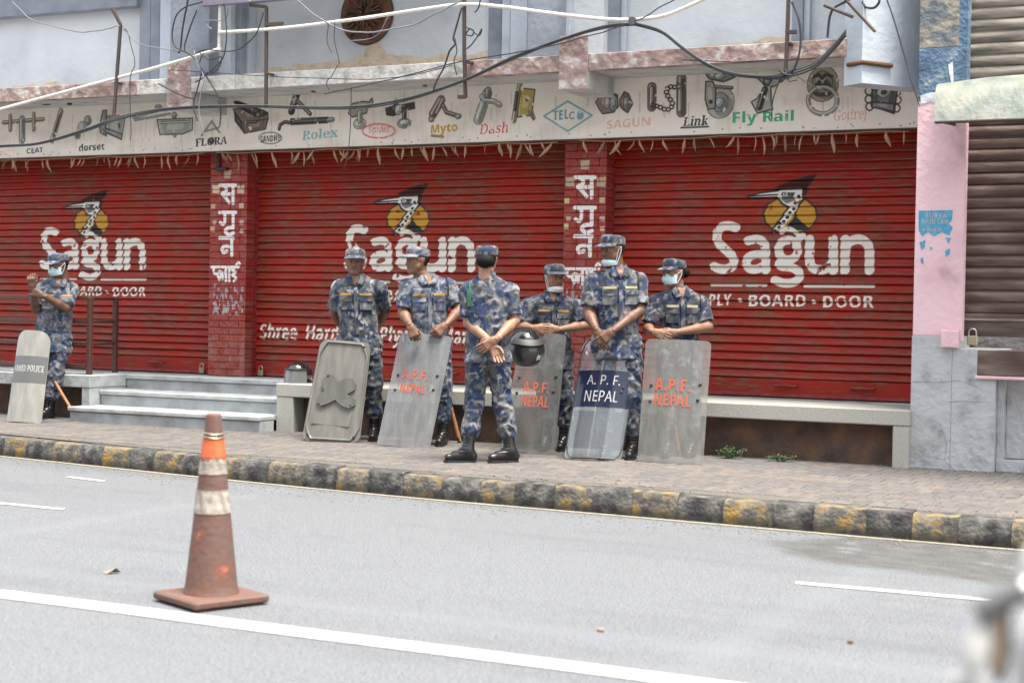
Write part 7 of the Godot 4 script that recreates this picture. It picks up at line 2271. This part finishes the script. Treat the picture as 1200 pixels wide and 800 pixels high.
func build_people() -> void:
	var blue := [Color(0.108, 0.112, 0.120), Color(0.019, 0.035, 0.080), Color(0.044, 0.049, 0.060), Color(0.19, 0.195, 0.205)]
	var pale := [Color(0.140, 0.147, 0.165), Color(0.034, 0.054, 0.105), Color(0.076, 0.086, 0.108), Color(0.215, 0.22, 0.235)]
	var deep := [Color(0.084, 0.088, 0.096), Color(0.012, 0.022, 0.054), Color(0.032, 0.036, 0.044), Color(0.155, 0.16, 0.17)]
	var steel := [Color(0.103, 0.108, 0.115), Color(0.018, 0.033, 0.070), Color(0.045, 0.052, 0.060), Color(0.225, 0.23, 0.238)]
	var common := {"k": 1.0, "hk": 1.0, "back": false, "woman": false, "mask": "", "nod": 0.0, "tilt": 0.0, "hem": -0.10, "grip": [], "palm_out": [], "thumb_out": false, "tape": "gold", "cord": "", "watch": []}
	var list := [
		{"label": "masked officer in pale blue camouflage looking at a raised wrist by the railing", "foot": [50, 490], "seed": 1.0, "pal": pale, "pal2": pale, "skin": Color(0.11, 0.057, 0.038), "yaw": -38.0, "nod": 10.0, "mask": "on", "cord": "darkR", "watch": ["L"], "grip": ["L", "R"],
			"head": [68, 310, 0.04], "neck": [67, 327, 0.0], "shL": [46, 337, 0.06], "shR": [87, 338, -0.06], "elL": [41, 362, 0.12], "wrL": [38, 339, 0.26], "tipL": [35, 322, 0.30], "elR": [77, 361, 0.10], "wrR": [51, 347, 0.26], "tipR": [36, 341, 0.28], "hipL": [52, 400, 0.0], "hipR": [71, 400, -0.02], "knL": [45, 441, 0.04], "knR": [64, 440, 0.02], "anL": [40, 479, 0.0], "anR": [57, 479, 0.0], "toeL": [32, 490, 0.14], "toeR": [50, 490, 0.12]},
		{"label": "officer in camouflage facing us with both arms behind the back", "foot": [437, 515], "seed": 2.0, "pal": steel, "pal2": steel, "skin": Color(0.155, 0.080, 0.052), "yaw": 4.0, "cord": "darkR", "hk": 1.0,
			"head": [416, 306.5, 0.02], "neck": [417, 324, 0.0], "shL": [393, 336, 0.0], "shR": [449, 337, 0.0], "elL": [391, 367, -0.10], "wrL": [406, 390, -0.22], "tipL": [418, 394, -0.24], "elR": [451, 366, -0.10], "wrR": [436, 388, -0.22], "tipR": [424, 392, -0.24], "hipL": [408, 404, 0.0], "hipR": [434, 404, 0.0], "knL": [409, 450, 0.03], "knR": [438, 450, 0.03], "anL": [410, 505, 0.0], "anR": [438, 505, 0.0], "toeL": [406, 516, 0.16], "toeR": [436, 516, 0.16]},
		{"label": "officer in camouflage looking left with both hands on a clear shield", "foot": [519, 521], "seed": 3.0, "pal": pale, "pal2": blue, "skin": Color(0.17, 0.087, 0.055), "yaw": -58.0, "cord": "darkR", "grip": ["L", "R"],
			"head": [489, 305, 0.03], "neck": [500, 324, 0.0], "shL": [473, 335, 0.04], "shR": [530, 334, -0.04], "elL": [472, 366, 0.06], "wrL": [480, 380, 0.20], "tipL": [486, 396, 0.22], "elR": [539, 363, 0.04], "wrR": [523, 380, 0.18], "tipR": [510, 392, 0.22], "hipL": [489, 404, 0.0], "hipR": [515, 404, 0.0], "knL": [492, 452, 0.03], "knR": [520, 452, 0.03], "anL": [494, 511, 0.0], "anR": [519, 511, 0.0], "toeL": [490, 522, 0.16], "toeR": [514, 522, 0.16]},
		{"label": "officer in camouflage seen from behind, wrists held behind the back", "foot": [572, 541], "seed": 4.0, "pal": blue, "pal2": blue, "skin": Color(0.27, 0.145, 0.095), "yaw": 172.0, "back": true, "woman": true, "k": 0.96, "hk": 0.97, "cord": "greenL", "hem": -0.02, "palm_out": ["L"],
			"head": [570.5, 304, 0.0], "neck": [570.5, 324, 0.0], "shL": [543, 340, 0.0], "shR": [603, 340, 0.0], "elL": [549, 378, 0.02], "wrL": [576, 402, 0.17], "tipL": [590, 432, 0.21], "elR": [603, 376, 0.02], "wrR": [582, 397, 0.19], "tipR": [563, 409, 0.18], "hipL": [560, 422, 0.0], "hipR": [584, 422, 0.0], "knL": [556, 472, -0.02], "knR": [589, 472, -0.02], "anL": [548, 528, 0.04], "anR": [598, 531, 0.0], "toeL": [527, 537, 0.07], "toeR": [578, 540, 0.05]},
		{"label": "small officer in camouflage with white mask pulled under the chin", "foot": [652, 527], "seed": 5.0, "pal": deep, "pal2": deep, "skin": Color(0.21, 0.112, 0.070), "yaw": 24.0, "woman": true, "mask": "chin_white", "k": 0.92, "hk": 0.95, "cord": "darkR",
			"head": [650, 325, 0.03], "neck": [647, 344, 0.0], "shL": [615, 356, 0.02], "shR": [679, 358, -0.02], "elL": [611, 383, 0.06], "wrL": [624, 384, 0.20], "tipL": [643, 388, 0.24], "elR": [684, 382, 0.06], "wrR": [656, 386, 0.20], "tipR": [636, 387, 0.24], "hipL": [636, 420, 0.0], "hipR": [659, 420, 0.0], "knL": [640, 468, 0.03], "knR": [663, 468, 0.03], "anL": [640, 517, 0.0], "anR": [661, 517, 0.0], "toeL": [636, 528, 0.14], "toeR": [656, 528, 0.14]},
		{"label": "tall officer in camouflage with blue mask under the chin, hands crossed", "foot": [738, 537], "seed": 6.0, "pal": blue, "pal2": blue, "skin": Color(0.125, 0.064, 0.043), "yaw": -52.0, "nod": 4.0, "mask": "chin", "tape": "pale", "cord": "darkR",
			"head": [718, 292, 0.03], "neck": [724, 314, 0.0], "shL": [690, 329, 0.03], "shR": [753, 328, -0.03], "elL": [689, 366, 0.06], "wrL": [699, 386, 0.20], "tipL": [709, 408, 0.22], "elR": [750, 364, 0.05], "wrR": [719, 387, 0.21], "tipR": [701, 402, 0.23], "hipL": [708, 406, 0.0], "hipR": [738, 406, 0.0], "knL": [709, 464, 0.03], "knR": [741, 464, 0.03], "anL": [710, 526, 0.0], "anR": [741, 526, 0.0], "toeL": [706, 538, 0.16], "toeR": [737, 538, 0.16]},
		{"label": "officer with hair bun and pale blue face mask behind the wide clear shield", "foot": [797, 535], "seed": 7.0, "pal": deep, "pal2": deep, "skin": Color(0.20, 0.105, 0.066), "yaw": -55.0, "nod": 3.0, "woman": true, "mask": "on", "k": 0.92, "hk": 0.95, "tape": "pale", "cord": "darkR",
			"head": [790, 319, 0.03], "neck": [796, 338, 0.0], "shL": [764, 353, 0.03], "shR": [826, 354, -0.03], "elL": [759, 384, 0.08], "wrL": [764, 388, 0.20], "tipL": [778, 394, 0.23], "elR": [830, 383, 0.06], "wrR": [794, 389, 0.21], "tipR": [773, 394, 0.23], "hipL": [783, 418, 0.0], "hipR": [809, 418, 0.0], "knL": [783, 472, 0.03], "knR": [811, 472, 0.03], "anL": [783, 525, 0.0], "anR": [811, 525, 0.0], "toeL": [779, 536, 0.14], "toeR": [807, 536, 0.14]},
	]
	for q in list:
		var s := common.duplicate()
		s.pal3 = deep if q.seed > 3.5 else q.pal
		s.merge(q, true)
		officer(s)
